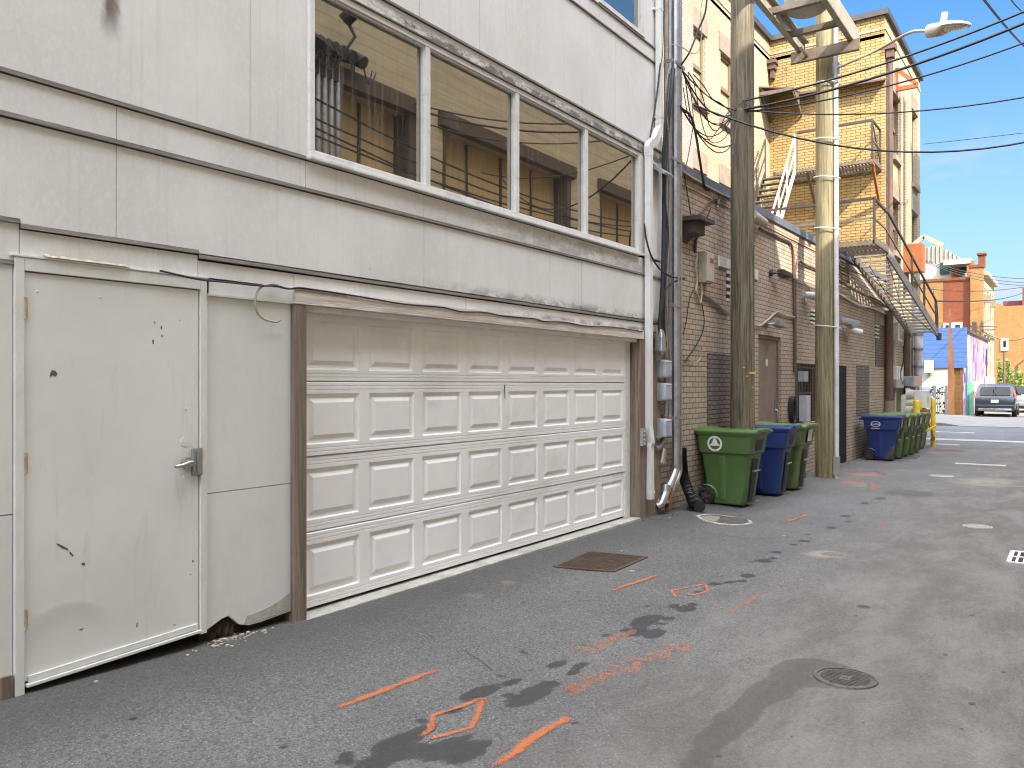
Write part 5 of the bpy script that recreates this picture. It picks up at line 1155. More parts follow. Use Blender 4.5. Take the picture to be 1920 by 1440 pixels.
def cable(pts, r, mat, label, name='cable', n=6, smooth=5, group=None):
    m = MB(); m.tube(smooth_path(pts, smooth) if smooth else pts, r, n); o = m.build(name, MAT[mat], smooth=True); return tag(o, label, 'cable', group)
W = lambda px, py, X=.03: at_x(px, py, X)
cable([W(1424,428),W(1440,436),W(1462,446),W(1478,453),W(1485,463),W(1488,490),W(1489,560),W(1490,640),W(1490,700)], .022, 'rustbrown', 'brown conduit dropping from the coping down the brick wall right of the first pole', 'wall_conduit', 8)
cable([W(1492,700),W(1492,600),W(1491,520),W(1494,497),W(1498,490),W(1510,497),W(1532,506)], .018, 'rustbrown', 'second brown conduit bending over beside the brick wall conduit', 'wall_conduit', 8)
cable([W(1462,516),W(1490,522),W(1505,530),W(1515,538),W(1519,548)], .018, 'galv', 'thin metal conduit from the dark flood light', 'wall_conduit', 8)
cable([W(1412,609),W(1425,611),W(1440,600),W(1457,586),W(1470,591),W(1490,595)], .018, 'tancable', 'pale conduit kinked above the taupe door', 'wall_conduit', 8)
cable([W(1316,550),W(1345,572),W(1368,588)], .022, 'galv', 'metal conduit slanting down from the telephone box', 'wall_conduit', 8)
cable([W(1573,551),W(1592,563),W(1612,573),W(1632,577),W(1648,583),W(1665,592)], .025, 'plasticwhite', 'white conduit wandering along the wall under the raised stair', 'wall_conduit', 8)
cable([W(1573,524),W(1600,540),W(1640,560),W(1664,575)], .025, 'brick', 'brick coloured pipe following the sunlit strip of wall', 'wall_conduit', 8)
cable([W(1280,322,.06),W(1300,335,.06),W(1330,352,.06),W(1368,372,.06)], .014, 'tancable', 'loose tan cable under the coping near the corner', group=None)
cable([W(1304,475),W(1306,440),W(1308,410),W(1318,395),W(1332,378),W(1342,373),W(1346,385)], .016, 'rustbrown', 'reddish cable looping above the telephone box')
cable([W(1345,390),W(1349,372),W(1352,368),W(1360,374),W(1368,369)], .014, 'greycable', 'pale grey cable loop under the coping left of the first pole')
cable([W(1306,480),W(1304,500),W(1307,525),W(1305,545),W(1310,560),W(1313,568),W(1316,548),W(1314,530)], .016, 'tancable', 'bundle of tan cables hanging below the telephone box')
cable([W(1283,325),W(1290,370),W(1298,420),W(1303,465)], .007, 'black', 'thin black cable slanting down the bricks to the telephone box')
cable([W(1332,392),W(1325,410),W(1312,440),W(1302,460),W(1302,475)], .007, 'black', 'thin black cable sagging left of the telephone box')
cable([W(1300,545),W(1292,565),W(1287,600),W(1281,628)], .007, 'black', 'thin black cable curving towards the conduits')
cable([W(1314,560),W(1320,595),W(1318,620),W(1305,648),W(1283,680)], .008, 'black', 'thin black cable drooping across the bricks above the dark patch')
cable([W(1281,668),W(1296,677),W(1308,678),W(1315,668),W(1316,650)], .007, 'tancable', 'tiny tan cable curl above the dark brick patch')
# cables of the corner: black bundle with loops
cable([Vector((.24,9.50,8.0)),W(1243,60,.22),W(1237,130,.22),W(1230,190,.22),W(1219,258,.22)], .011, 'black', 'black cable crossing diagonally in front of the downspout')
cable([W(1262,130,.2),W(1255,200,.22),W(1250,260,.2),W(1246,330,.2),W(1245,420,.2),W(1243,520,.2),W(1238,600,.2),W(1236,640,.2)], .028, 'black', 'thick black cable bundle dropping behind the downspout')
cable([W(1257,140,.22),W(1249,220,.25),W(1243,300,.22),W(1247,380,.22),W(1252,440,.22),W(1247,520,.22),W(1245,600,.22),W(1248,650,.22)], .016, 'black', 'black cable twisting around the corner conduits')
cable([W(1208,420,.19),W(1212,450,.22),W(1222,482,.24),W(1240,508,.24),W(1262,520,.26),W(1284,522,.06)], .011, 'black', 'black cable swinging from the downspout across the conduits')
cable([W(1284,522,.06),W(1262,530,.25),W(1248,545,.25),W(1242,580,.24),W(1241,620,.22)], .012, 'black', 'black cable returning from the bricks down to the meters')
cable([W(1254,130,.2),W(1248,170,.2),W(1252,230,.22),W(1256,330,.22),W(1253,470,.22),W(1250,560,.22),W(1254,640,.2),W(1258,690,.18)], .009, 'greycable', 'grey cable running down beside the thick steel conduit')
# low voltage line clipped along the lintel
pl = [at_x(px,py,.185) for px,py in ((300,508),(372,524),(430,530),(485,536),(520,537),(540,542),(560,540),(585,543),(640,551),(700,561),(760,571),(830,577),(865,585),(905,586),(945,593),(1000,598),(1020,603),(1060,605),(1100,612),(1150,614),(1205,622))]
cable(pl, .0065, 'black', 'thin black cable stapled along the top of the peeling lintel')
cable([at_x(px,py,.175) for px,py in ((522,535),(505,533),(488,540),(480,555),(478,570),(482,585),(492,597),(505,602),(518,604),(526,600))], .008, 'tancable', 'loop of beige cable hanging left of the garage post')
cable([at_x(px,py,.178) for px,py in ((520,536),(530,540),(560,543),(600,549),(650,556))], .008, 'tancable', 'beige cable end clipped above the garage post')

# ------------------------------------------------------------------ overhead lines
KNOT = Vector((B1.x+.12, B1.y-.17, 1.6+(CY-206)/FPX*12.15)); 
def line(p, q, sag, r, label, group=None, mat='black', n=22): m = MB(); m.tube(sagpts(p,q,sag,n), r, 5); o = m.build('overhead_cable', MAT[mat], smooth=True); return tag(o, label, 'cable', group)
OPX = 6.55
line(at_t(1392,190,12.1), Vector((OPX,12.2,7.15)), .32, .016, 'upper black cable of three swinging from the first pole across the sky')
line(at_t(1396,206,12.1), Vector((OPX,12.25,7.05)), .34, .020, 'middle black cable of three swinging from the first pole across the sky')
line(at_t(1400,210,12.1), Vector((OPX,12.5,6.85)), .40, .013, 'lower black cable of three swinging from the first pole across the sky')
line(at_t(1400,208,12.1), Vector((OPX,14.5,6.25)), .42, .012, 'black cable sagging in front of the riser pole below the three upper ones')
line(at_t(1300,197,10.9), Vector((OPX,15.2,6.3)), 1.02, .014, 'lowest black cable sagging past the upper landing into the sky')
line(at_t(1842,-4,14), at_t(1930,96,22), .05, .022, 'twisted service cable crossing the top right sky')
line(at_t(1893,-4,14), at_t(1930,30,17), .05, .012, 'short black cable crossing the top right corner')
line(Vector((.1,30.9,9.75)), Vector((16,36,11.2)), .25, .012, 'single thin line crossing the sky level with the upper landing')
line(at_x(1276,128,.16), at_t(1380,208,12.0), .10, .009, 'black cable from the corner conduits to the first pole, topmost of the tangle')
line(at_x(1278,130,.16), at_t(1378,212,12.0), .26, .011, 'black cable hanging second in the tangle before the first pole')
line(at_x(1279,132,.16), at_t(1378,214,12.0), .40, .008, 'black cable hanging third in the tangle before the first pole')
line(at_x(1275,198,.16), at_t(1376,216,12.0), .36, .008, 'thin black cable starting lower on the conduits')
line(at_x(1280,205,.16), at_t(1374,270,12.0), .22, .010, 'black cable drooping deepest before the first pole')
cable([at_t(1326,-10,10.6),at_t(1322,25,10.6),at_t(1308,60,10.6),at_t(1292,100,10.5),at_x(1273,128,.18)], .012, 'black', 'black cable falling from above to the corner conduits')
cable([at_x(1277,203,.18),at_t(1296,220,10.9),at_t(1306,260,11.0),at_t(1312,300,11.1),at_x(1321,350,.05),at_x(1330,357,.04)], .018, 'black', 'thick black cable curving over the coping')
cable([at_x(1247,95,.18),at_t(1262,84,10.4),at_t(1280,90,10.4),at_t(1296,100,10.5),at_t(1310,95,10.6),at_t(1316,60,10.7),at_t(1314,20,10.8),at_t(1320,-10,10.8)], .006, 'greycable', 'thin grey cable looping beside the conduits near the top')
for k, (lst, lab) in enumerate((
    ([(1290,135),(1300,150),(1315,175),(1322,200),(1330,235),(1345,245),(1362,215),(1372,208)], 'black tangle loop nearest the conduits'),
    ([(1300,140),(1318,160),(1335,185),(1352,195),(1371,214),(1360,235),(1366,250),(1375,232)], 'black tangle loop crossing in mid air'),
    ([(1285,150),(1292,200),(1300,235),(1316,262),(1340,285),(1362,283),(1376,262)], 'large black tangle loop below the others'),
    ([(1380,205),(1386,196),(1396,190),(1404,184),(1414,192)], 'black cable knot tied at the first pole'))):
    cable([at_t(px,py,11.0+.9*(px-1285)/95) for px,py in lst], .008, 'black', lab)
for lst, lab in (([(1283,140),(1305,190),(1325,225),(1352,232),(1378,212)], 'thin black tangle strand between the conduits and the first pole'),
    ([(1281,165),(1290,215),(1308,250),(1330,262),(1350,240),(1378,218)], 'slack black tangle strand hanging under the thin one'),
    ([(1290,138),(1296,180),(1300,225),(1296,260),(1289,300),(1284,318)], 'black strand dropping from the tangle to the coping'),
    ([(1300,150),(1312,210),(1322,250),(1336,268),(1356,262),(1372,240)], 'lowest thin black strand looping in the tangle')):
    cable([at_t(px,py,11.0+.9*(px-1285)/95) for px,py in lst], .006, 'black', lab)
cable([at_t(1384,206,11.95),at_t(1390,206,11.9),at_t(1382,230,11.95),at_t(1378,260,12.0),at_t(1374,290,12.05)], .006, 'greycable', 'pale cable trailing down the first pole from the knot')
# ------------------------------------------------------------------ wheeled refuse carts; local axes: +x front, -x back (wheels), y sideways
def rrect(x0, x1, y0, y1, r, z, n=5):
    pts = []
    for cx, cy, a0 in ((x1-r,y1-r,0),(x0+r,y1-r,90),(x0+r,y0+r,180),(x1-r,y0+r,270)):
        for i in range(n): a = R(a0+90*i/(n-1)); pts.append(Vector((cx+r*math.cos(a), cy+r*math.sin(a), z)))
    return pts
def make_cart(mat, label, loc, rz, logo=None, lid=True, lidopen=False, stick=False):
    o = thing('wheeled_bin', loc, label, 'wheeled bin', 'wheeled bins along the alley', rz)
    b = MB(); secs = [(.03,-.22,.27,-.235,.235,.05),(.05,-.23,.28,-.25,.25,.06),(.40,-.275,.325,-.268,.268,.06),(.70,-.315,.365,-.283,.283,.06),(.725,-.320,.372,-.290,.290,.05),(.75,-.345,.40,-.315,.315,.05),(.98,-.375,.44,-.33,.33,.05),(1.0,-.39,.455,-.345,.345,.05),(1.025,-.39,.455,-.345,.345,.05)]
    b.loft([rrect(x0,x1,y0,y1,r,z) for z,x0,x1,y0,y1,r in secs]); body = b.build('body', MAT[mat], o, smooth=True, local=True, angle=28)
    # stiffening ribs on the flanks, front grip recess and lift bar
    for s in (-1,1):
        m = MB(); x = 0
        m.loft([[Vector((x-.05,s*.262,.10)),Vector((x-.03,s*.274,.10)),Vector((x+.03,s*.274,.10)),Vector((x+.05,s*.262,.10))],[Vector((x*1.25-.05,s*.285,.70)),Vector((x*1.25-.03,s*.297,.70)),Vector((x*1.25+.03,s*.297,.70)),Vector((x*1.25+.05,s*.285,.70))]])
        m.build('rib', MAT[mat], body, local=True, smooth=True)
    m = MB()
    for zc0, zc1 in ((.78,.93),):
        m.add([(.408,-.11,zc0),(.408,.11,zc0),(.436,.13,zc1),(.436,-.13,zc1),(.40,-.08,zc0)],[(0,1,2,3)])
    m.add([(.33,-.09,.30),(.33,.09,.30),(.378,.10,.66),(.378,-.10,.66)],[(0,1,2,3)]); m.add([(.29,-.07,.06),(.29,.07,.06),(.333,.08,.30),(.333,-.08,.30)],[(0,1,2,3)])
    m.build('grip_recess', MAT['black'], body, local=True)
    m = MB(); m.cyl((.385,-.12,.50),(.385,.12,.50),.014,n=10); m.build('lift_bar', MAT['steel'], body, local=True, smooth=True)
    m = MB(); 
    for s in (-1,1): m.tube([(-.375,s*.22,.98),(-.46,s*.22,.985)],.02,8)
    m.cyl((-.46,-.27,.985),(-.46,.27,.985),.019,n=10); m.build('handle', MAT[mat], body, local=True, smooth=True)
    # wheel arches, wheels and axle
    for s in (-1,1):
        w = MB(); c = Vector((-.235,s*.285,.125))
        def wr(r, y): return [Vector((c.x+r*math.cos(2*math.pi*i/20), c.y+s*y, c.z+r*math.sin(2*math.pi*i/20))) for i in range(20)]
        w.loft([wr(.06,-.03),wr(.115,-.03),wr(.125,-.015),wr(.125,.015),wr(.115,.03),wr(.085,.032),wr(.082,.015)], cap=False); wh = w.build('wheel', MAT['rubber'], o, local=True, smooth=True)
        h = MB(); h.loft([wr(.03,.012),wr(.03,.035),wr(.01,.036)]); 
        for k in range(5):
            a = 2*math.pi*k/5; p = c+Vector((0,s*.016,0)); q = c+Vector((.083*math.cos(a),s*.016,.083*math.sin(a))); h.bar(p,q,.022,.022,(0,1,0))
        h.loft([wr(.001,.004),wr(.085,.004)],cap=False); h.build('hub', MAT['wheelhub'], wh, local=True)
    for s in (-1,1):
        ar = MB()
        for i in range(12):
            a0, a1 = R(-5+100*i/11), R(-5+100*(i+1)/11); P = lambda a, r, y: (-.235+r*math.cos(a), s*y, .125+r*math.sin(a))
            ar.quad(P(a0,.140,.262),P(a1,.140,.262),P(a1,.155,.285),P(a0,.155,.285)); ar.quad(P(a0,.155,.285),P(a1,.155,.285),P(a1,.175,.268),P(a0,.175,.268))
        ar.build('wheel_arch', MAT[mat], body, local=True, smooth=True)
    ax = MB(); ax.cyl((-.235,-.27,.125),(-.235,.27,.125),.012,n=8); ax.build('axle', MAT['rubber'], body, local=True)
    # lid
    l = MB()
    def lidring(z, e, r, hump=0): return [Vector((p.x, p.y, p.z)) for p in rrect(-.40-e*.3, .475+e, -.36-e*.4, .36+e*.4, r, z)]
    nl = 11; xs_ = np.linspace(-.41,.50,nl); rgs = []
    for x in xs_:
        t = (x+.41)/.91; top = 1.075-.035*math.sin(math.pi*min(1,max(0,(t-.15)/.7)))+(.012 if t<.12 else 0); wv = .36
        rgs.append([Vector((x,-wv,1.022)),Vector((x,-wv,1.052)),Vector((x,-wv+.03,1.06)),Vector((x,-wv+.09,top)),Vector((x,0,top+.012)),Vector((x,wv-.09,top)),Vector((x,wv-.03,1.06)),Vector((x,wv,1.052)),Vector((x,wv,1.022))])
    l.loft(rgs); l.box(.36,.52,-.20,.20,1.045,1.085) if True else None
    if lidopen:
        hinge = Vector((-.40,0,1.03)); l.xform(Matrix.Translation(hinge) @ Matrix.Rotation(R(-262), 4, 'Y') @ Matrix.Translation(-hinge)) if False else l.xform(Matrix.Translation(hinge) @ Matrix.Rotation(R(-100), 4, 'Y') @ Matrix.Translation(-hinge))
        l.xform(Matrix.Translation(Vector((0,0,0))))
    ld = l.build('lid', MAT[mat], o, smooth=True, local=True, bevel=.006, angle=30)
    if stick: m = MB(); m.add([(.437,-.10,.80),(.437,.10,.80),(.458,.10,.985),(.458,-.10,.985)],[(0,1,2,3)]); m.add([(.459,-.12,.99),(.52,-.12,1.02),(.52,.12,1.02),(.459,.12,.99)],[(0,1,2,3)]); m.build('label_sticker', MAT['sticker'], ld, local=True)
    # printed emblem on the flank that faces down the alley (-y)
    if logo:
        m = MB(); sl = (.33-.315)/.23
        def F(x, z): return Vector((x, -(.3165+(z-.75)*sl)-.0022 if z > .75 else -(.29), z))
        cx, cz = -.09, .875
        def ringpoly(ra, rb, za, n=32):
            for i in range(n):
                a0, a1 = 2*math.pi*i/n, 2*math.pi*(i+1)/n
                m.quad(F(cx+ra*math.cos(a0),cz+ra*za*math.sin(a0)),F(cx+rb*math.cos(a0),cz+rb*za*math.sin(a0)),F(cx+rb*math.cos(a1),cz+rb*za*math.sin(a1)),F(cx+ra*math.cos(a1),cz+ra*za*math.sin(a1)))
        def strip(L): 
            for (a,b,z0),(c,d,z1) in zip(L[:-1],L[1:]): m.quad(F(cx+a,cz+z0),F(cx+b,cz+z0),F(cx+d,cz+z1),F(cx+c,cz+z1))
        if logo == 'bell':
            ringpoly(.082,.108,1.)
            strip([(-.078,.078,-.030),(-.070,.070,-.018),(-.048,.048,.002),(-.032,.032,.030),(-.024,.024,.056),(-.012,.012,.075)])
        else:
            ringpoly(.092,.108,.62)
            m.mi = 0; zb = cz-.105; 
            x = cx-.10
            for w_ in (.014,.018,.012,.018,.014,.018,.012,.016,.014): m.quad(F(x,zb-.008),F(x+w_,zb-.008),F(x+w_,zb+.010),F(x,zb+.010)); x += w_+.006
        e = m.build('emblem', MAT['logo'], body, local=True)
        if logo == 'oval':
            cu = bpy.data.curves.new('lettering', 'FONT'); cu.body = 'Curbie'; cu.size = .075; cu.align_x = 'CENTER'; cu.align_y = 'CENTER'; cu.extrude = .001
            tmp = bpy.data.objects.new('tmp_text', cu); COL.objects.link(tmp); bpy.context.view_layer.update()
            tm = bpy.data.meshes.new_from_object(tmp.evaluated_get(bpy.context.evaluated_depsgraph_get())); bpy.data.objects.remove(tmp)
            t = bpy.data.objects.new('lettering', tm); COL.objects.link(t); t.parent = body; tm.materials.clear(); tm.materials.append(MAT['logo'])
            t.rotation_euler = (R(90)-math.atan(sl)*-1*0+math.atan(sl)*-1, 0, 0); t.location = F(cx, cz)+Vector((0,-.003,0))
    return o
def gz(x, y): return Vector((x, y, G(x,y)))
GYAW = R(-2)
c1 = make_cart('bin_green', 'nearest dark green wheeled bin with a white bell emblem, in front of the first pole', gz(.40,11.36), GYAW, 'bell')
c2 = make_cart('bin_blue', 'dark blue wheeled bin between two green ones beside the first pole', gz(.42,12.83), R(2), None)
c3 = make_cart('bin_olive', 'olive green wheeled bin directly beyond the blue one by the taupe door', gz(.44,13.74), R(-3), None, stick=True)
c4 = make_cart('bin_blue', 'blue wheeled bin with a white oval emblem and mud stain, first of the far row', gz(.56,21.35), R(3), 'oval', stick=True)
# mud on the lower front of the far blue bin
m = MB(); 
poly = [(.275,.05),(.10,.05),(.12,.12),(.17,.14),(.16,.20),(.22,.24),(.25,.33),(.30,.38),(.318,.36)]
m.add([(x,-(.252+(z-.05)*.05),z) for x,z in poly],[tuple(range(len(poly)))]); m.build('mud_stain', plain('dried_mud',(.085,.062,.045),.9), [k for k in c4.children if k.name.startswith('body')][0], local=True)
c5 = make_cart('bin_olive', 'olive green wheeled bin touching the muddy blue one in the far row', gz(.60,22.15), R(-2), None, stick=True)
labs = ['scuffed olive green wheeled bin third in the far row', 'olive green wheeled bin fourth in the far row', 'olive green wheeled bin at the far end of the row by the yellow bollard']
for (x,y,rz), lb in zip(((.62,22.95,R(2)),(.62,23.8,R(-2)),(.62,24.6,R(1))), labs):
    c = copy_tree(c5); c.location = gz(x,y); c.rotation_euler = (0,0,rz); c['label'] = lb
c9 = make_cart('bin_olive', 'olive green wheeled bin with its lid thrown open against the wall', gz(.52,26.2), R(4), None, lidopen=True)
# ------------------------------------------------------------------ services at the far corner of the tan building
X = .16
def fbox(px0, px1, py0, py1, d, mat, name, label, cat, X0=.002, bevel=.01, parent=None):
    a, b = at_x(px0,700,X0+d).y, at_x(px1,700,X0+d).y; c = (px0+px1)/2; z1, z0 = at_x(c,py0,X0+d).z, at_x(c,py1,X0+d).z
    m = MB(); m.box(X0, X0+d, a, b, z0, z1); o = m.build(name, MAT[mat], parent, bevel=bevel)
    if label: tag(o, label, cat)
    return o
y = at_x(1667,700,.12).y; m = MB(); m.cyl((.12,y,at_x(1667,752,.12).z),(.12,y,at_x(1667,583,.12).z),.11,n=12); o = m.build('downpipe', MAT['rustbrown'], smooth=True); tag(o, 'wide dark brown downpipe where the brick annex meets the tan building', 'downpipe')
m = MB(); m.cyl((.13,y,-.3),(.13,y,at_x(1667,752,.12).z),.15,n=12); m.build('pipe_boot', MAT['stone'], o, smooth=True)
y2 = at_x(1722,700,.32).y; zt = at_x(1722,628,.32).z; zb = at_x(1722,706,.32).z
o = thing('service_riser', (.32,y2,zb), 'fat pale grey service riser pipe under the end of the raised stair', 'service pipe')
m = MB(); m.cyl((.32,y2,zb),(.32,y2,zt+.9),.125,n=14); m.build('riser_pipe', MAT['pvc'], o, smooth=True)
m = MB(); m.cyl((.32,y2,zt-.02),(.32,y2,zt+.10),.155,n=14); m.cyl((.32,y2,at_x(1722,654,.32).z-.04),(.32,y2,at_x(1722,654,.32).z+.02),.15,n=14); m.cyl((.32,y2,at_x(1722,687,.32).z-.04),(.32,y2,at_x(1722,687,.32).z+.02),.15,n=14); m.build('collar', MAT['galv'], o, smooth=True)
fbox(1714,1729,706,725,.45,'galv','service_cabinet','square grey steel cabinet under the fat service riser','cabinet')
fbox(1716,1720,725,790,.34,'meterlid','cabinet_leg','pale grey duct below the square steel cabinet','duct'); fbox(1724,1728,725,790,.34,'meterlid','cabinet_leg','second pale duct below the square steel cabinet','duct')
fbox(1720,1724,725,785,.30,'galv','cable_trough','dark steel trough between the pale ducts','duct')
y3 = at_x(1678,700,.10).y; m = MB(); m.cyl((.10,y3,-.3),(.10,y3,at_x(1678,640,.1).z),.035,n=8); m.box(.03,.2,y3-.10,y3+.14,at_x(1678,640,.1).z,at_x(1678,606,.1).z); m.tube([(.12,y3,at_x(1680,634,.1).z),(.2,y3+.4,at_x(1690,643,.1).z),(.12,y3+.8,at_x(1697,650,.1).z)],.05,8); tag(m.build('weatherhead', MAT['pvc'], smooth=True), 'white weatherhead and conduit beside the brown downpipe', 'conduit')
cable([(.2,y3+.8,at_x(1695,650,.2).z),(.22,y3+.7,2.3),(.16,y3+.5,1.9),(.2,y3+.6,1.6)], .02, 'black', 'black cable hanging from the white weatherhead')
o = fbox(1681,1694,687,713,.16,'white','louvred_cabinet','white louvred cabinet above the open bin lid','cabinet')
m = MB(); a,b = at_x(1681,700,.163).y+.03, at_x(1694,700,.163).y-.03; z0,z1 = at_x(1688,711,.163).z, at_x(1688,690,.163).z
for i in range(5): t = a+(b-a)*i/4.4; m.box(.1625,.172,t,t+.05,z0,z1)
m.build('louvre', MAT['meterlid'], o)
o = fbox(1681,1695,712,728,.2,'galv','meter_can','dark electric meter can below the white louvred cabinet','meter')
for px in (1703,1707,1711): 
    pass
m = MB(); y = at_x(1697,700,.06).y
for px, r, mt in ((1698,.05,'rustbrown'),):
    y = at_x(px,700,.07).y; m.cyl((.07,y,-.3),(.07,y,at_x(px,610,.07).z),r,n=8)
tag(m.build('pipe', MAT['rustbrown'], smooth=True), 'thin brown pipe left of the painted pilaster', 'pipe')
for k, (px, w_) in enumerate(((1703,.10),(1707,.12))):
    y = at_x(px,700,.09).y; m = MB(); m.box(.001,.16,y-w_,y+w_,-.3,at_x(px,625,.16).z); tag(m.build('duct', MAT['stone']), ('left','right')[k]+' tan painted duct below the raised stair', 'duct')
# gas meters
mset = thing('gas_meter_set', (.45,25.6,0), 'cluster of pale gas meters behind the far green bins', 'gas meter')
m = MB()
for (px,py) in ((1707,741),(1707,757),(1706,771)):
    c = at_x(px,py,.55); m.loft([[c+Vector((.0+ (dx),.16*r*math.cos(2*math.pi*i/14),.16*r*math.sin(2*math.pi*i/14))) for i in range(14)] for dx,r in ((-.12,.8),(-.10,1.),(.06,1.),(.1,.75))])
m.build('meter_body', MAT['lamp'], mset, smooth=True)
m = MB(); 
for (px0,py0,px1,py1) in ((1694,744,1703,744),(1694,744,1694,790),(1702,728,1702,785),(1711,735,1711,785)):
    m = MB(); m.bar(at_x(px0,py0,.42), at_x(px1,py1,.42), .11, .11, (1,0,0)); m.build('gas_pipe', MAT['plasticwhite'], mset)
m = MB()
for (px,py) in ((1737,735),(1733,751)):
    c = at_x(px,py,.75); m.loft([[c+Vector((dx,.15*r*math.cos(2*math.pi*i/12),.15*r*math.sin(2*math.pi*i/12))) for i in range(12)] for dx,r in ((-.12,.8),(-.10,1.),(.06,1.),(.1,.75))])
m.build('meter_body', MAT['meterlid'], mset, smooth=True)
o = fbox(1736,1745,733,765,.5,'white','utility_pedestal','white utility pedestal box with an orange band near the tall bollard','utility box', X0=.35)
fbox(1737,1744,768,776,.52,'orangesteel','orange_band',None,None,X0=.36,parent=o)
# bollards
def bollard(px, py0, py1, X, r, label):
    p = at_x(px, py1, X); t = at_x(px, py0, X).z; m = MB(); m.tube([(p.x,p.y,G(p.x,p.y)-.1),(p.x,p.y,t-.03),(p.x,p.y,t),(p.x,p.y,t+.012)], [r,r,r*.8,r*.2], 14); o = m.build('bollard', MAT['yellowpaint'], smooth=True, angle=50); tag(o, label, 'bollard', 'yellow bollards by the meters'); return o
bollard(1749.5,748,826,.85,.068,'tall yellow bollard standing clear at the corner of the alley mouth')
bollard(1718.5,751,815,.75,.088,'stout yellow bollard with a pale cap behind the far green bins')
bollard(1725.5,752,815,.70,.05,'thin yellow post beside the stout yellow bollard')
m = MB(); m.bar(at_x(1728,757,.72), at_x(1752,822,.9), .05, .08); m.bar(at_x(1737,809,.9), at_x(1755,799,.95), .04, .06); tag(m.build('guard_rail', MAT['yellowpaint']), 'slanting yellow guard bar between the bollards', 'guard bar')

# ------------------------------------------------------------------ across the street
def P_y(px, py, Y): return at_y(px, py, Y)
YB = 50.0
blue = thing('blue_building', (-4,YB+4,0), 'low building clad in blue clapboard over a white ground floor with a mural side', 'building')
xr = P_y(1812,650,YB).x; xl = -9.0; zt = P_y(1780,615,YB).z; zm = P_y(1780,687,YB).z
m = MB(); m.box(xl,xr,YB,YB+.4,zm,zt); m.box(xl,xr,YB-.03,YB,zm-.10,zm); m.build('blue_cladding', MAT['blueclap'], blue)
xm = P_y(1778,700,YB).x
m = MB(); m.box(xl,xm,YB+.05,YB+.35,-.2,zm-.10); m.build('white_wall', MAT['whitewash'], blue)
m = MB(); m.box(xm+.55,xr,YB+.05,YB+.35,-.2,zm-.10); m.box(xm,xm+.55,YB+.2,YB+.35,-.2,zm-.10); m.build('brick_pier', MAT['tanbrick'], blue)
m = MB(); m.box(xm+.02,xm+.25,YB+.02,YB+.2,-.2,1.3); m.box(xm+.85,xm+1.2,YB+.0,YB+.05,-.2,1.7); m.build('green_panel', plain('mint_green_panel',(.16,.36,.20),.6), blue)
m = MB(); m.box(xr-.12,xr-.0,YB+.36,YB+12.5,-.2,zt-.25); m.box(xr-.16,xr-.002,YB-.06,YB+.0,-.2,zm-.11); m.build('mural_wall', MAT['mural'], blue)
m = MB(); m.box(xr-.3,xr+.12,YB+.4,YB+12.6,zt-.25,zt-.10); m.box(xl,xr-.3,YB+.4,YB+12.6,zt-.2,zt-.12); m.build('roof', MAT['copingdark'], blue)
m = MB(); m.cyl((xr+.05,YB-.05,-.2),(xr+.05,YB-.05,zm),.045,n=8); m.build('teal_drainpipe', plain('teal_paint',(.05,.25,.25),.5), blue, smooth=True)
m = MB(); a = P_y(1733,688,YB-.4); m.box(a.x,a.x+.42,YB-.5,YB-.05,P_y(1733,693,YB-.4).z-.2,P_y(1733,676,YB-.4).z); m.build('wall_unit', MAT['whitewash'], blue, bevel=.02)
# corten fin
p = at_g(1783,783); p = Vector((p.x,46.9,GR(46.9)+.02)); tz = P_y(1781,580,46.9).z; w0 = .21
fin = MB(); px_ = lambda px: P_y(px,700,46.9).x
z1_ = P_y(1780,652,46.9).z
fin.loft([[(px_(1777),46.8,p.z),(px_(1791),46.8,p.z),(px_(1791),47.0,p.z),(px_(1777),47.0,p.z)],[(px_(1778),46.8,z1_),(px_(1787),46.8,z1_),(px_(1787),47.0,z1_),(px_(1778),47.0,z1_)]])
fin.loft([[(px_(1778.5),46.85,z1_),(px_(1785.5),46.85,z1_),(px_(1785.5),46.95,z1_),(px_(1778.5),46.95,z1_)],[(px_(1778.5),46.85,tz-.3),(px_(1783),46.85,tz-.3),(px_(1783),46.95,tz-.3),(px_(1778.5),46.95,tz-.3)],[(px_(1780.5),46.87,tz),(px_(1782),46.87,tz),(px_(1782),46.93,tz),(px_(1780.5),46.93,tz)]])
tag(fin.build('rusty_post', MAT['rust_fin']), 'tall tapering rust orange steel post at the pavement edge', 'post')
# railings
fx0, fx1 = P_y(1728,700,47.3).x-2.5, P_y(1775,700,47.3).x
fe2 = thing('iron_fence', ((fx0+fx1)/2,47.3,0), 'dark green spiked iron fence left of the rusty post', 'fence')
m = MB(); n = 44; zf0, zf1 = GR(47)+.1, P_y(1750,727,47.3).z
for i in range(n):
    x = fx0+(fx1-fx0)*i/(n-1); m.box(x-.014,x+.014,47.29,47.31,zf0,zf1-(.0 if i%2 else .08))
for z in (zf0+.05, zf1-.28): m.box(fx0,fx1,47.27,47.33,z,z+.05)
m.build('pickets', MAT['fence'], fe2)
for x in (fx1-.55, fx1-.02): m = MB(); m.box(x-.05,x+.05,47.25,47.35,zf0-.1,zf1+.1); m.build('post', MAT['galv'], fe2)
m = MB(); rn = random.Random(9)
for i in range(260):
    x = rn.uniform(fx0,fx1); z = rn.uniform(.1,1.45); q = Vector((x,47.42+rn.uniform(0,.4),z)); s = rn.uniform(.04,.09); a = rn.uniform(0,6.3); d = Vector((math.cos(a),rn.uniform(-.5,.5),math.sin(a)))*s; e = Vector((-d.z,rn.uniform(-.03,.03),d.x))*.6
    m.add([q-d,q+e,q+d,q-e],[(0,1,2,3)])
tag(m.build('hedge_foliage', plain('dark_hedge_leaf',(.03,.055,.03),.7,var=.4,scale=9)), 'dark hedge leaves growing behind the iron fence', kind='stuff')
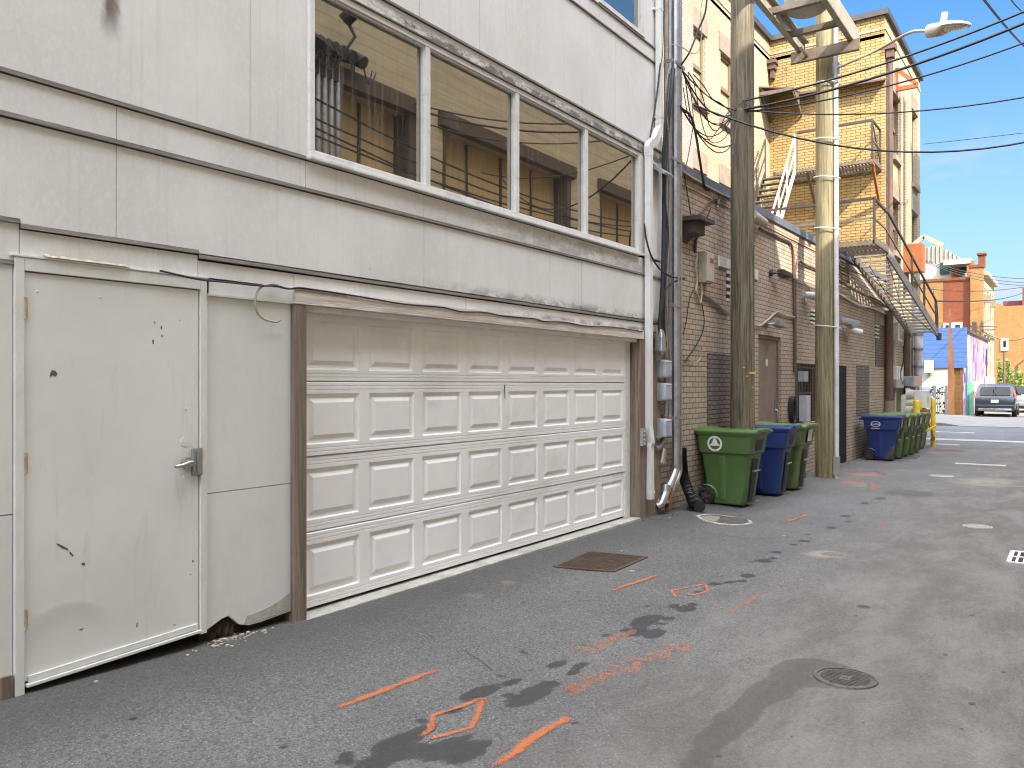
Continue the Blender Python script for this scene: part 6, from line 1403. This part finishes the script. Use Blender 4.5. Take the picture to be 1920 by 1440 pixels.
# parked cars
def make_car(paint, label, loc, rz, suv=True, L=4.55, Wd=1.85, H=1.68):
    o = thing('parked_car', loc, label, 'car', 'cars parked in the sunny lane', rz); w = Wd/2; k = H/1.68
    # local: rear at y=0, front +y
    st = [(.0,.42,.86,.86,.70,.86,.70),(.06,.34,1.0,1.04,.86,.92,.80),(.22,.28,1.06,1.30,.90,.94,.82),(.50,.26,1.08,1.60,.92,.95,.80),(.85,.25,1.08,1.66,.93,.955,.80),(1.8,.25,1.06,1.68,.93,.96,.80),(2.7,.25,1.04,1.62,.93,.96,.78),(3.2,.25,1.03,1.38,.93,.95,.74),(3.55,.26,1.02,1.08,.92,.94,.84),(4.25,.30,.88,.93,.90,.90,.78),(4.5,.38,.70,.72,.80,.80,.66)]
    if not suv: st = [(y,zb,zbelt*.95,zt if zt<1.1 else 1.0+(zt-1.0)*.72,a,b,c) for y,zb,zbelt,zt,a,b,c in st]
    m = MB(); rings = []
    for y,zb,zl,zt,a,b,c in st:
        y *= L/4.5; zl *= k; zt *= k; a*=w/.96; b*=w/.96; c*=w/.96
        half = [(a*.9,zb),(a,zb+.08),(b,.55*k if zl>.6 else zl),(b*.985,zl),(c+.02,zt-.06 if zt-zl>.1 else zt-.01),(c-.10,zt)]
        rings.append([Vector((x,y,z)) for x,z in half]+[Vector((-x,y,z)) for x,z in reversed(half)])
    m.loft(rings); body = m.build('body', MAT[paint], o, local=True, smooth=True, angle=32)
    zl, ztop = 1.10*k, 1.52*k
    m = MB(); m.add([(-.66,.055,zl),(.66,.055,zl),(.68,.145,zl+.15),(.64,.375,ztop),(-.64,.375,ztop),(-.68,.145,zl+.15)],[(0,1,2,3,4,5)]); m.build('rear_window', MAT['carglass'], body, local=True)
    for s in (-1,1):
        m = MB(); m.add([(s*.962*w/.96*.985,.75,1.10*k),(s*.962*w/.96*.985,3.2*L/4.5,1.08*k),(s*.80,2.75*L/4.5,1.54*k),(s*.775,.95,1.58*k)],[(0,1,2,3)])
        m.build('side_window', MAT['carglass'], body, local=True)
    for s in (-1,1):
        m = MB(); m.loft([[Vector((s*.50,.03,.92*k)),Vector((s*.93,.07,.95*k)),Vector((s*.93,.12,1.08*k)),Vector((s*.52,.10,1.05*k))],[Vector((s*.50,.15,.92*k)),Vector((s*.95,.30,.95*k)),Vector((s*.95,.36,1.08*k)),Vector((s*.52,.22,1.05*k))]]); m.build('tail_light', MAT['taillight'], body, local=True)
        if suv: m = MB(); m.loft([[Vector((s*.84,.12,1.06*k)),Vector((s*.93,.16,1.06*k)),Vector((s*.80,.42,1.45*k)),Vector((s*.75,.40,1.45*k))],[Vector((s*.84,.25,1.06*k)),Vector((s*.95,.30,1.06*k)),Vector((s*.82,.52,1.45*k)),Vector((s*.75,.50,1.45*k))]]); m.build('tail_light', MAT['taillight'], body, local=True)
    m = MB(); m.box(-w*.94,w*.94,-.06,.30,.40,.62); m.build('rear_bumper', MAT[paint], body, local=True, bevel=.05)
    m = MB(); m.box(-w*.80,w*.80,-.075,.1,.31,.42); m.build('bumper_valance', MAT['chrome'] if suv else MAT['blackplastic'], body, local=True, bevel=.02)
    m = MB(); m.box(-.17,.17,-.012,-.002,.72,.87); m.build('licence_plate', MAT['plate'], body, local=True)
    m = MB(); m.box(-.6,.6,.008,.03,.885,.91); m.build('chrome_strip', MAT['chrome'], body, local=True)
    for s in (-1,1): m = MB(); m.box(s*w*.98,s*(w*.98+.16),2.75*L/4.5,2.87*L/4.5,1.05*k,1.18*k); m.build('wing_mirror', MAT[paint], body, local=True, bevel=.02)
    for s in (-1,1):
        for y in (.80*L/4.5, 3.55*L/4.5):
            m = MB(); x = s*(w-.11); 
            def wr(r,d): return [Vector((x+s*d,y+r*math.cos(2*math.pi*i/20),.34+r*math.sin(2*math.pi*i/20))) for i in range(20)]
            m.loft([wr(.1,-.1),wr(.33,-.1),wr(.34,-.06),wr(.34,.08),wr(.32,.115),wr(.23,.115),wr(.22,.09)]); wh = m.build('wheel', MAT['rubber'], o, local=True, smooth=True)
            h = MB(); h.loft([wr(.03,.10),wr(.2,.095)],cap=False); h.loft([wr(.03,.09),wr(.04,.11)]); h.build('hub', MAT['galv'], wh, local=True)
    return o
make_car('carpaint', 'dark blue grey estate car with red tail lamps, nearest of the parked cars', Vector((.93,48.3,GR(49))), R(1.0))
make_car('carsilver', 'pale silver car half hidden behind the nearest dark one', Vector((1.95,55.2,GR(56))), R(2), suv=False)
make_car('cardark', 'tall dark car parked farthest along the sunny lane', Vector((2.55,62.5,GR(63))), R(2), H=2.05, Wd=2.05, L=5.2)
# orange brick building with a rooftop addition
YO = 63.0
ob = thing('orange_brick_building', (-8,YO+8,0), 'orange brick building with a beige rooftop storey beyond the blue one', 'building')
x1 = P_y(1843,600,YO).x; zt = P_y(1790,526,YO).z
xp = P_y(1820,600,YO).x; xa = P_y(1768,600,YO).x
m = MB(); m.box(-26,xa,YO,YO+.4,-.3,zt); m.box(xa,xp,YO+.001,YO+.4,P_y(1790,528,YO).z,zt-.001); m.build('front_wall', MAT['tanbrick'], ob)
m = MB(); m.box(xa,xp,YO+.03,YO+.4,-.3,P_y(1790,528,YO).z); m.build('recessed_wall', MAT['redbrick'], ob)
YE2 = 72.2; zp = P_y(1825,503,YO).z
m = MB(); m.box(xp,x1,YO-.25,YO+.6,-.3,zp); m.build('corner_pier', MAT['tanbrick'], ob)
m = MB(); m.box(xp-.1,x1+.06,YO-.31,YO+.66,zp,zp+.18); m.box(x1-.38,x1+.02,YO+1.1,YO+1.7,zp+.18,zp+1.0); m.box(x1-.46,x1+.1,YO+1.0,YO+1.8,zp+1.0,zp+1.12); m.build('pier_cap', MAT['redbrick'], ob)
sh = []
for (a,b,c,d) in ((64.6,65.6,5.2,8.2),(66.8,67.8,5.2,8.2),(69,70,5.2,8.2),(70.8,71.6,5.2,8.2),(66.8,67.8,1.6,4.2),(69,70,1.6,4.2)): sh.append((a,b,c,d))
m = MB(); holed_wall(m, 0, x1-.05, YO+.6, YE2, -.3, zt+.3, sh, -.25); m.build('side_wall', MAT['cream'], ob)
for h in sh:
    m = MB(); a,b,c,d = h; m.box(x1-.30,x1-.22,a,b,c,d); wq = m.build('window', MAT['glass_dark'], ob); m = MB(); m.box(x1-.1,x1+.12,a-.2,b+.2,c-.25,c-.01); m.build('sill', MAT['stone'], wq)
m = MB(); m.box(x1-.3,x1+.25,YO+.6,YE2,zt+.3,zt+.55); m.build('cornice', MAT['cream'], ob)
for y in (64.2, 68.6): m = MB(); m.box(x1-.05,x1+.35,y,y+.35,zt-1.5,zt-1.0); m.build('cornice_block', MAT['stone'], ob)
m = MB(); m.box(-26,xp-.05,YO-.06,YO+.5,zt,zt+.18); m.build('coping', MAT['redbrick'], ob)
m = MB(); a = P_y(1769,605,YO-.1); b = P_y(1804,605,YO-.1); m.box(a.x,b.x,YO-.1,YO-.002,P_y(1780,625,YO).z,P_y(1780,606,YO).z); wq = m.build('window', MAT['white'], ob)
m = MB(); mid = (a.x+b.x)/2; z0,z1 = P_y(1780,624,YO).z,P_y(1780,610,YO).z; m.box(a.x+.12,mid-.2,YO-.13,YO-.101,z0,z1); m.box(mid+.15,b.x-.12,YO-.13,YO-.101,z0,z1); m.build('pane', MAT['glass_dark'], wq)
# rooftop storey
ph0, ph1 = P_y(1728,500,66).x-9, P_y(1808,500,66).x
m = MB(); m.add([(ph0,66,zt-.2),(ph1,66,zt-.2),(ph1,66,P_y(1808,490,66).z),(ph0,66,P_y(1808,490,66).z)],[(0,1,2,3)]); m.box(ph0,ph1,66.002,72,zt-.2,P_y(1808,492,66).z-.01); m.build('rooftop_storey', MAT['beige'], ob)
m = MB(); xA, xB, xC = P_y(1728,460,68).x-6, P_y(1762,463,68).x, P_y(1806,488,68).x; zA, zC, zB0 = P_y(1750,463,68).z, P_y(1806,486,68).z, P_y(1770,490,68).z
m.prism([(xA,68,zB0-1.5),(xC,68,zB0-1.5),(xC,68,zC),(xB,68,zA),(xA,68,zA)],(0,5,0)); sr = m.build('standing_seam_roof', MAT['beige'], ob)
m = MB()
for px in range(1730,1806,8):
    x = P_y(px,470,67.9).x; ztop = zA if x < xB else zA+(zC-zA)*(x-xB)/(xC-xB); m.box(x-.03,x+.03,67.90,67.995,zB0-.6,ztop-.02)
m.build('seam', MAT['escapedark'], sr)
for (p0,p1,q0,q1) in ((1762,1778,492,514),(1801,1820,494,513)):
    m = MB(); a = P_y(p0,q1,65.9); b = P_y(p1,q0,65.9); m.box(a.x,b.x,65.85,65.98,a.z,b.z); m.build('rooftop_window', plain('green_tinted_glass',(.02,.055,.045),.08), ob)
m = MB(); a = P_y(1783,490,64.5); b = P_y(1822,486,64.5); m.box(a.x-.4,b.x,64,66.4,b.z-.35,b.z-.0); m.build('white_fascia', MAT['whitewash'], ob)
m = MB(); a = P_y(1784,514,65.9); b = P_y(1800,494,65.9); m.box(a.x,b.x,65.9,65.99,a.z-.3,b.z-.1); m.build('orange_infill', MAT['orangebrick'], ob)
m = MB(); m.box(P_y(1813,500,64.2).x,P_y(1826,500,64.2).x,64.1,64.6,zt,P_y(1818,490,64.2).z); m.build('orange_infill', MAT['orangebrick'], ob)
m = MB(); m.box(-26,x1-.1,YO+.4,YE2,zt-.4,zt-.25); m.build('roof', MAT['roof'], ob)
# far brick building closing the view
YF = 92.0
fb = thing('far_brick_building', (6,YF+4,0), 'golden brick building closing the view with one small white window', 'building')
xl = P_y(1858,700,YF).x; zt2 = P_y(1865,564,YF).z; z3 = P_y(1895,574,YF).z
m = MB(); m.prism([(xl,YF,-.3),(26,YF,-.3),(26,YF,P_y(1918,571,YF).z),(P_y(1900,574,YF).x,YF,z3),(P_y(1885,572,YF).x,YF,z3),(xl,YF,zt2)],(0,9,0)); m.build('wall', MAT['tanbrick'], fb)
m = MB(); m.box(P_y(1880,570,YF+2).x,24,YF+2,YF+6,z3-.3,P_y(1890,565,YF+2).z); m.build('red_roof', plain('dark_red_roof',(.13,.035,.03),.8), fb)
m = MB(); m.box(P_y(1917,560,YF+1).x,P_y(1930,560,YF+1).x,YF+1,YF+2,z3-.5,P_y(1917,540,YF+1).z); m.build('chimney', MAT['redbrick'], fb)
m = MB(); a = P_y(1876.5,658,YF-.1); b = P_y(1890.5,635,YF-.1); m.box(a.x,b.x,YF-.12,YF-.002,a.z,b.z); wq = m.build('window', MAT['white'], fb)
m = MB(); m.box(a.x+.2,b.x-.18,YF-.14,YF-.121,a.z+.32,b.z-.22); m.build('pane', MAT['glass_dark'], wq)
# lane-side bits: slim pole, vines, meters, signs
def spole(px, py0, Y, r, mat, label, name='slim_pole'):
    x = P_y(px,700,Y).x; m = MB(); m.cyl((x,Y,GR(Y)-.1),(x,Y,P_y(px,py0,Y).z),r,n=8); o = m.build(name, MAT[mat], smooth=True); tag(o, label, 'pole'); return o
spole(1883,660,84,.10,'rustbrown','slim brown pole below the small white window')
spole(1850,655,61,.035,'escapedark','dark slim pole beside the mural wall')
m = MB(); a = P_y(1904,688,70); m.tube([a, P_y(1904,712,70)], .06, 6); m.tube([a, P_y(1925,672,70)], .06, 6); tag(m.build('metal_strut', MAT['rustbrown']), 'bent brown strut above the farthest parked car', 'strut')
def vine(px0, px1, py0, py1, Y, n, label, seed):
    rn = random.Random(seed); m = MB(); a = P_y(px0,py1,Y); b = P_y(px1,py0,Y)
    for i in range(n):
        x = rn.uniform(a.x,b.x); t = rn.random()**1.5; z = a.z+(b.z-a.z)*t*(.55+.45*math.sin(x*3.1+seed)); q = Vector((x,Y+rn.uniform(-.5,.5),z)); s = rn.uniform(.09,.22); an = rn.uniform(0,6.3); d = Vector((math.cos(an),rn.uniform(-.6,.6),math.sin(an)))*s; e = Vector((-d.z,rn.uniform(-.1,.1),d.x))*.7
        m.add([q-d,q+e,q+d,q-e],[(0,1,2,3)])
    o = thing('vine_bush', (0.5*(a.x+b.x),Y,a.z), label, 'bush'); m.build('foliage', MAT['leaf'], o)
    m = MB()
    for i in range(5): x = a.x+(b.x-a.x)*(i+.5)/5; m.cyl((x,Y,GR(Y)-.1),(x+.2,Y,b.z-.5),.03,.01,5)
    m.build('stem', MAT['oldwood'], o)
vine(1872,1890,672,722,88,420,'sunny yellow green vine bush left of the slim brown pole',1)
vine(1887,1908,668,722,86,460,'sunny yellow green vine bush behind the farthest car',5)
vine(1905,1926,690,735,84,300,'yellow green bush at the right edge behind the cars',8)
o = thing('wall_meter', P_y(1838,700,55), 'white meter box on the mural wall behind the nearest car', 'meter box'); xx = P_y(1822,700,53).x
m = MB(); m.box(xr-.0,xr+.25,53,53.8,P_y(1825,735,53).z,P_y(1825,716,53).z); m.build('box_body', MAT['white'], o, bevel=.02); m = MB(); m.box(xr+.02,xr+.23,52.98,53.0,P_y(1825,733,53).z,P_y(1825,719,53).z); m.build('cover', MAT['plasticwhite'], o)
o = MB(); o.box(xr+.02,xr+.5,60,61.2,P_y(1855,722,60).z,P_y(1855,707,60).z); tag(o.build('white_sign', MAT['white'], bevel=.02), 'white box at the far end of the mural wall', 'box')
m = MB(); c = P_y(1842,620,62.3); rn = random.Random(11)
for i in range(7): m.tube([c+Vector((rn.uniform(-.2,.2),0,rn.uniform(-.3,.3))), c+Vector((rn.uniform(-.9,.9),rn.uniform(-.3,.3),rn.uniform(-.9,.9)))], .035, 5)
m.box(c.x-.6,c.x-.35,62.2,62.5,c.z-.4,c.z+.6); tag(m.build('cable_cluster', MAT['escapedark']), 'dark cluster of insulators and cable ends on the orange brick pier', 'cable fitting')
# far overhead lines
line(P_y(1756,565,29), P_y(1930,543,90), .35, .025, 'far black line from the raised stair to the right edge')
line(P_y(1735,488,60), P_y(1930,523,62), .3, .022, 'uppermost of the thin far lines before the orange brick building')
line(P_y(1735,490,58), P_y(1930,531,60), .3, .020, 'second of the thin far lines before the orange brick building')
line(P_y(1735,492,57), P_y(1930,536,59), .35, .020, 'third of the thin far lines before the orange brick building')
line(P_y(1730,541,56), P_y(1930,537,62), .25, .022, 'level far line crossing the orange brick wall')
line(P_y(1840,620,62), P_y(1930,630,70), .5, .022, 'far line running right from the insulator cluster')
line(P_y(1750,540,36), P_y(1756,616,30), .02, .012, 'thin rod hanging beside the foot of the raised stair')
# ------------------------------------------------------------------ opposite side of the alley (out of frame, seen in the window reflections, shades the alley)
OX = 6.6
op = thing('opposite_building', (OX+3, 12, 0), 'tan lap sided building across the alley, seen only in the window reflections', 'building')
def bayholes(): return [(7.6,12.35,3.6,6.95),(13.2,18.4,3.6,6.95),(20.0,27.0,3.6,6.95)]
HA, HB, YA, YM, HM = 13.6, 10.0, 9.5, 7.2, 12.55
m = MB(); holed_wall(m, 0, OX, -14, 30.8, 0-.5, HB, bayholes(), .45); m.quad((OX,-14,HB),(OX,YM,HB),(OX,YM,HA),(OX,-14,HA)); m.quad((OX,YM,HB),(OX,YA,HB),(OX,YA,HM),(OX,YM,HM)); m.quad((OX,YM,HM),(OX+9,YM,HM),(OX+9,YM,HA),(OX,YM,HA)); m.quad((OX,YA,HB),(OX+9,YA,HB),(OX+9,YA,HM),(OX,YA,HM)); m.quad((OX,30.8,-.5),(OX+9,30.8,-.5),(OX+9,30.8,HB),(OX,30.8,HB)); m.quad((OX,-14,-.5),(OX+9,-14,-.5),(OX+9,-14,HA),(OX,-14,HA))
m.build('lap_siding', MAT['opp'], op)
m = MB(); m.box(OX-.05,OX+9,-14,YM,HA,HA+.15); m.box(OX-.05,OX+9,YM+.01,YA,HM,HM+.15); m.box(OX-.05,OX+9,YA+.01,30.8,HB,HB+.15); m.build('roof', MAT['copingdark'], op)
m = MB(); m.box(OX+9,OX+9.3,-14,30.8,-.5,HB); m.box(OX+9,OX+9.3,-14,YM,HB,HA); m.build('back_wall', MAT['opp'], op)
for (a,b,c,d) in bayholes():
    m = MB(); m.box(OX+.40,OX+.46,a,b,c,d); by = m.build('bay_panel', MAT['opp_panel'], op)
    m = MB(); m.box(OX-.12,OX+.1,a-.15,b+.15,d-.02,d+.28); m.box(OX-.02,OX+.40,b-.20,b-.0,c,d-.02); m.box(OX-.02,OX+.4,a,a+.08,c,d-.02); 
    n = 3
    for i in range(1, n+1): y = a+(b-a)*i/(n+1); m.box(OX+.36,OX+.40,y-.03,y+.03,c,d-.02)
    m.build('bay_frame', MAT['opp_dark'], by)
cond = thing('opposite_conduits', (OX-.1,10.2,4), 'row of conduits with weatherheads on the tan wall across the alley', 'conduit')
m = MB()
for i, y in enumerate((9.45,9.6,9.75,9.9,10.05,10.2)): m.cyl((OX-.08,y,2.0),(OX-.08,y,7.2+.06*i),.045,n=8)
m.build('pipes', MAT['galv'], cond, smooth=True)
m = MB()
for i, y in enumerate((9.45,9.6,9.75,9.9,10.05,10.25,10.5)): m.cyl((OX-.08,y,7.2+.05*i),(OX-.35,y+.06,7.45-.02*i),.12,n=10)
m.cyl((OX-.3,10.15,7.95),(OX-.5,10.2,8.1),.13,n=10)
rn = random.Random(21)
for i in range(16): 
    y = rn.uniform(9.4,10.6); m.tube(sagpts((OX-.3,y,7.4),(OX-.25,y+rn.uniform(-.4,.5),7.3),rn.uniform(.1,.35),8),.014,5)
m.tube([(OX-.3,10.2,8.0),(OX-.4,10.3,7.7),(OX-.3,10.15,7.4)],.03,6)
m.build('weatherheads', MAT['black'], cond)
m = MB()
for k, (z0, z1, s) in enumerate(((6.2,6.0,.35),(6.1,5.9,.5),(5.9,6.2,.45),(6.6,6.3,.5))): m.tube(sagpts((OX-.35,8,z0),(OX-.4,22,z1),s,20),.018,5)
m.build('wires', MAT['black'], cond)
op2 = thing('far_opposite_building', (OX+6, 44, 0), 'plain tan building across the street on the right, out of view', 'building')
m = MB(); m.box(OX+.5,OX+10,39.4,45.6,-.5,7.6); m.build('wall', MAT['opp'], op2)
m = MB(); m.box(OX+.45,OX+10.05,39.35,45.65,7.6,7.8); m.build('roof', MAT['copingdark'], op2)

tb = thing('street_shade_slab', (30, 26, 0), 'tall plain tan slab farther back across the alley, added unseen to shade the street', 'building')  # unseen slab added only to keep the sun off the street
m = MB(); m.box(18,20,18,35.0,-.5,27); m.build('wall', MAT['tanbrick'], tb)
m = MB(); m.box(17.9,20.1,17.9,35.1,27,27.3); m.build('roof', MAT['copingdark'], tb)
# ------------------------------------------------------------------ light
sund = Vector((-1.6, 1.0, -1.6)).normalized()
sl = bpy.data.lights.new('sun', 'SUN'); sl.energy = SUN_E; sl.angle = R(.5); sl.color = (1., .93, .80)
so = bpy.data.objects.new('sun', sl); COL.objects.link(so); so.rotation_euler = sund.to_track_quat('-Z', 'Y').to_euler(); so.location = (20, -10, 30)
wd = bpy.data.worlds.new('World'); scene.world = wd; wd.use_nodes = True; nt = wd.node_tree; nt.nodes.clear()
class WN(NT):
    def __init__(s): s.t = nt; s._pos = None
w = WN()
sky = w.n('ShaderNodeTexSky'); sky.sky_type = 'NISHITA'; sky.sun_disc = False; s_ = -sund
sky.sun_elevation = math.asin(s_.z); sky.sun_rotation = math.atan2(s_.x, s_.y); sky.altitude = 600; sky.air_density = 1.0; sky.dust_density = .6; sky.ozone_density = 2.0
d = w.n('ShaderNodeTexCoord').outputs['Generated']; x, y, z = w.xyz(d)
# unseen bright cloud added overhead and behind to fill the shade, clear blue ahead
n1 = w.noise(w.scl(d, (1.,1.,1.6)), 2.2, 6, .6, .4)
over = w.math('ADD', z, w.math('MULTIPLY', y, -.30))
cl = w.ramp(w.math('ADD', over, w.math('MULTIPLY', w.math('SUBTRACT', n1, .5), .30)), .40, .84)
n2 = w.noise(w.scl(d, (1.,1.,2.6)), 7., 6, .6, .3)
low = w.math('MULTIPLY', w.ramp(n2, .52, .72, 0, .65), w.ramp(z, .16, .30, 1, 0))
haze = w.ramp(z, .0, .42, .68, 0)
skyc = w.mix(1., sky.outputs[0], (SKYK,)*3, 'MULTIPLY')
skyc = w.mix(1., skyc, (.50,.86,1.12), 'MULTIPLY')
c = w.mix(haze, skyc, (2.35,2.75,3.65))
c = w.mix(low, c, (3.1,3.15,3.5))
c = w.mix(w.math('MULTIPLY', cl, .9), c, FILL_CLOUD)
bg = w.n('ShaderNodeBackground'); w.put(bg.inputs[0], c); bg.inputs[1].default_value = SKY_S
wo = w.n('ShaderNodeOutputWorld'); nt.links.new(bg.outputs[0], wo.inputs[0])

cam = bpy.data.cameras.new('camera'); co = bpy.data.objects.new('camera', cam); COL.objects.link(co); scene.camera = co
cam.sensor_width = 36; cam.lens = 36*FPX/1920; cam.clip_end = 2000; cam.clip_start = .05
co.location = EYE; co.rotation_euler = (R(90), 0, YAW)
scene.view_settings.view_transform = 'Standard'; scene.view_settings.look = 'None'; scene.view_settings.exposure = EXPO; scene.view_settings.gamma = 1
scene.view_settings.use_curve_mapping = False
scene.cycles.filter_width = 1.15
scene.cycles.max_bounces = 8; scene.cycles.diffuse_bounces = 5; scene.cycles.glossy_bounces = 4; scene.cycles.transparent_max_bounces = 12
scene.cycles.caustics_reflective = False; scene.cycles.caustics_refractive = False
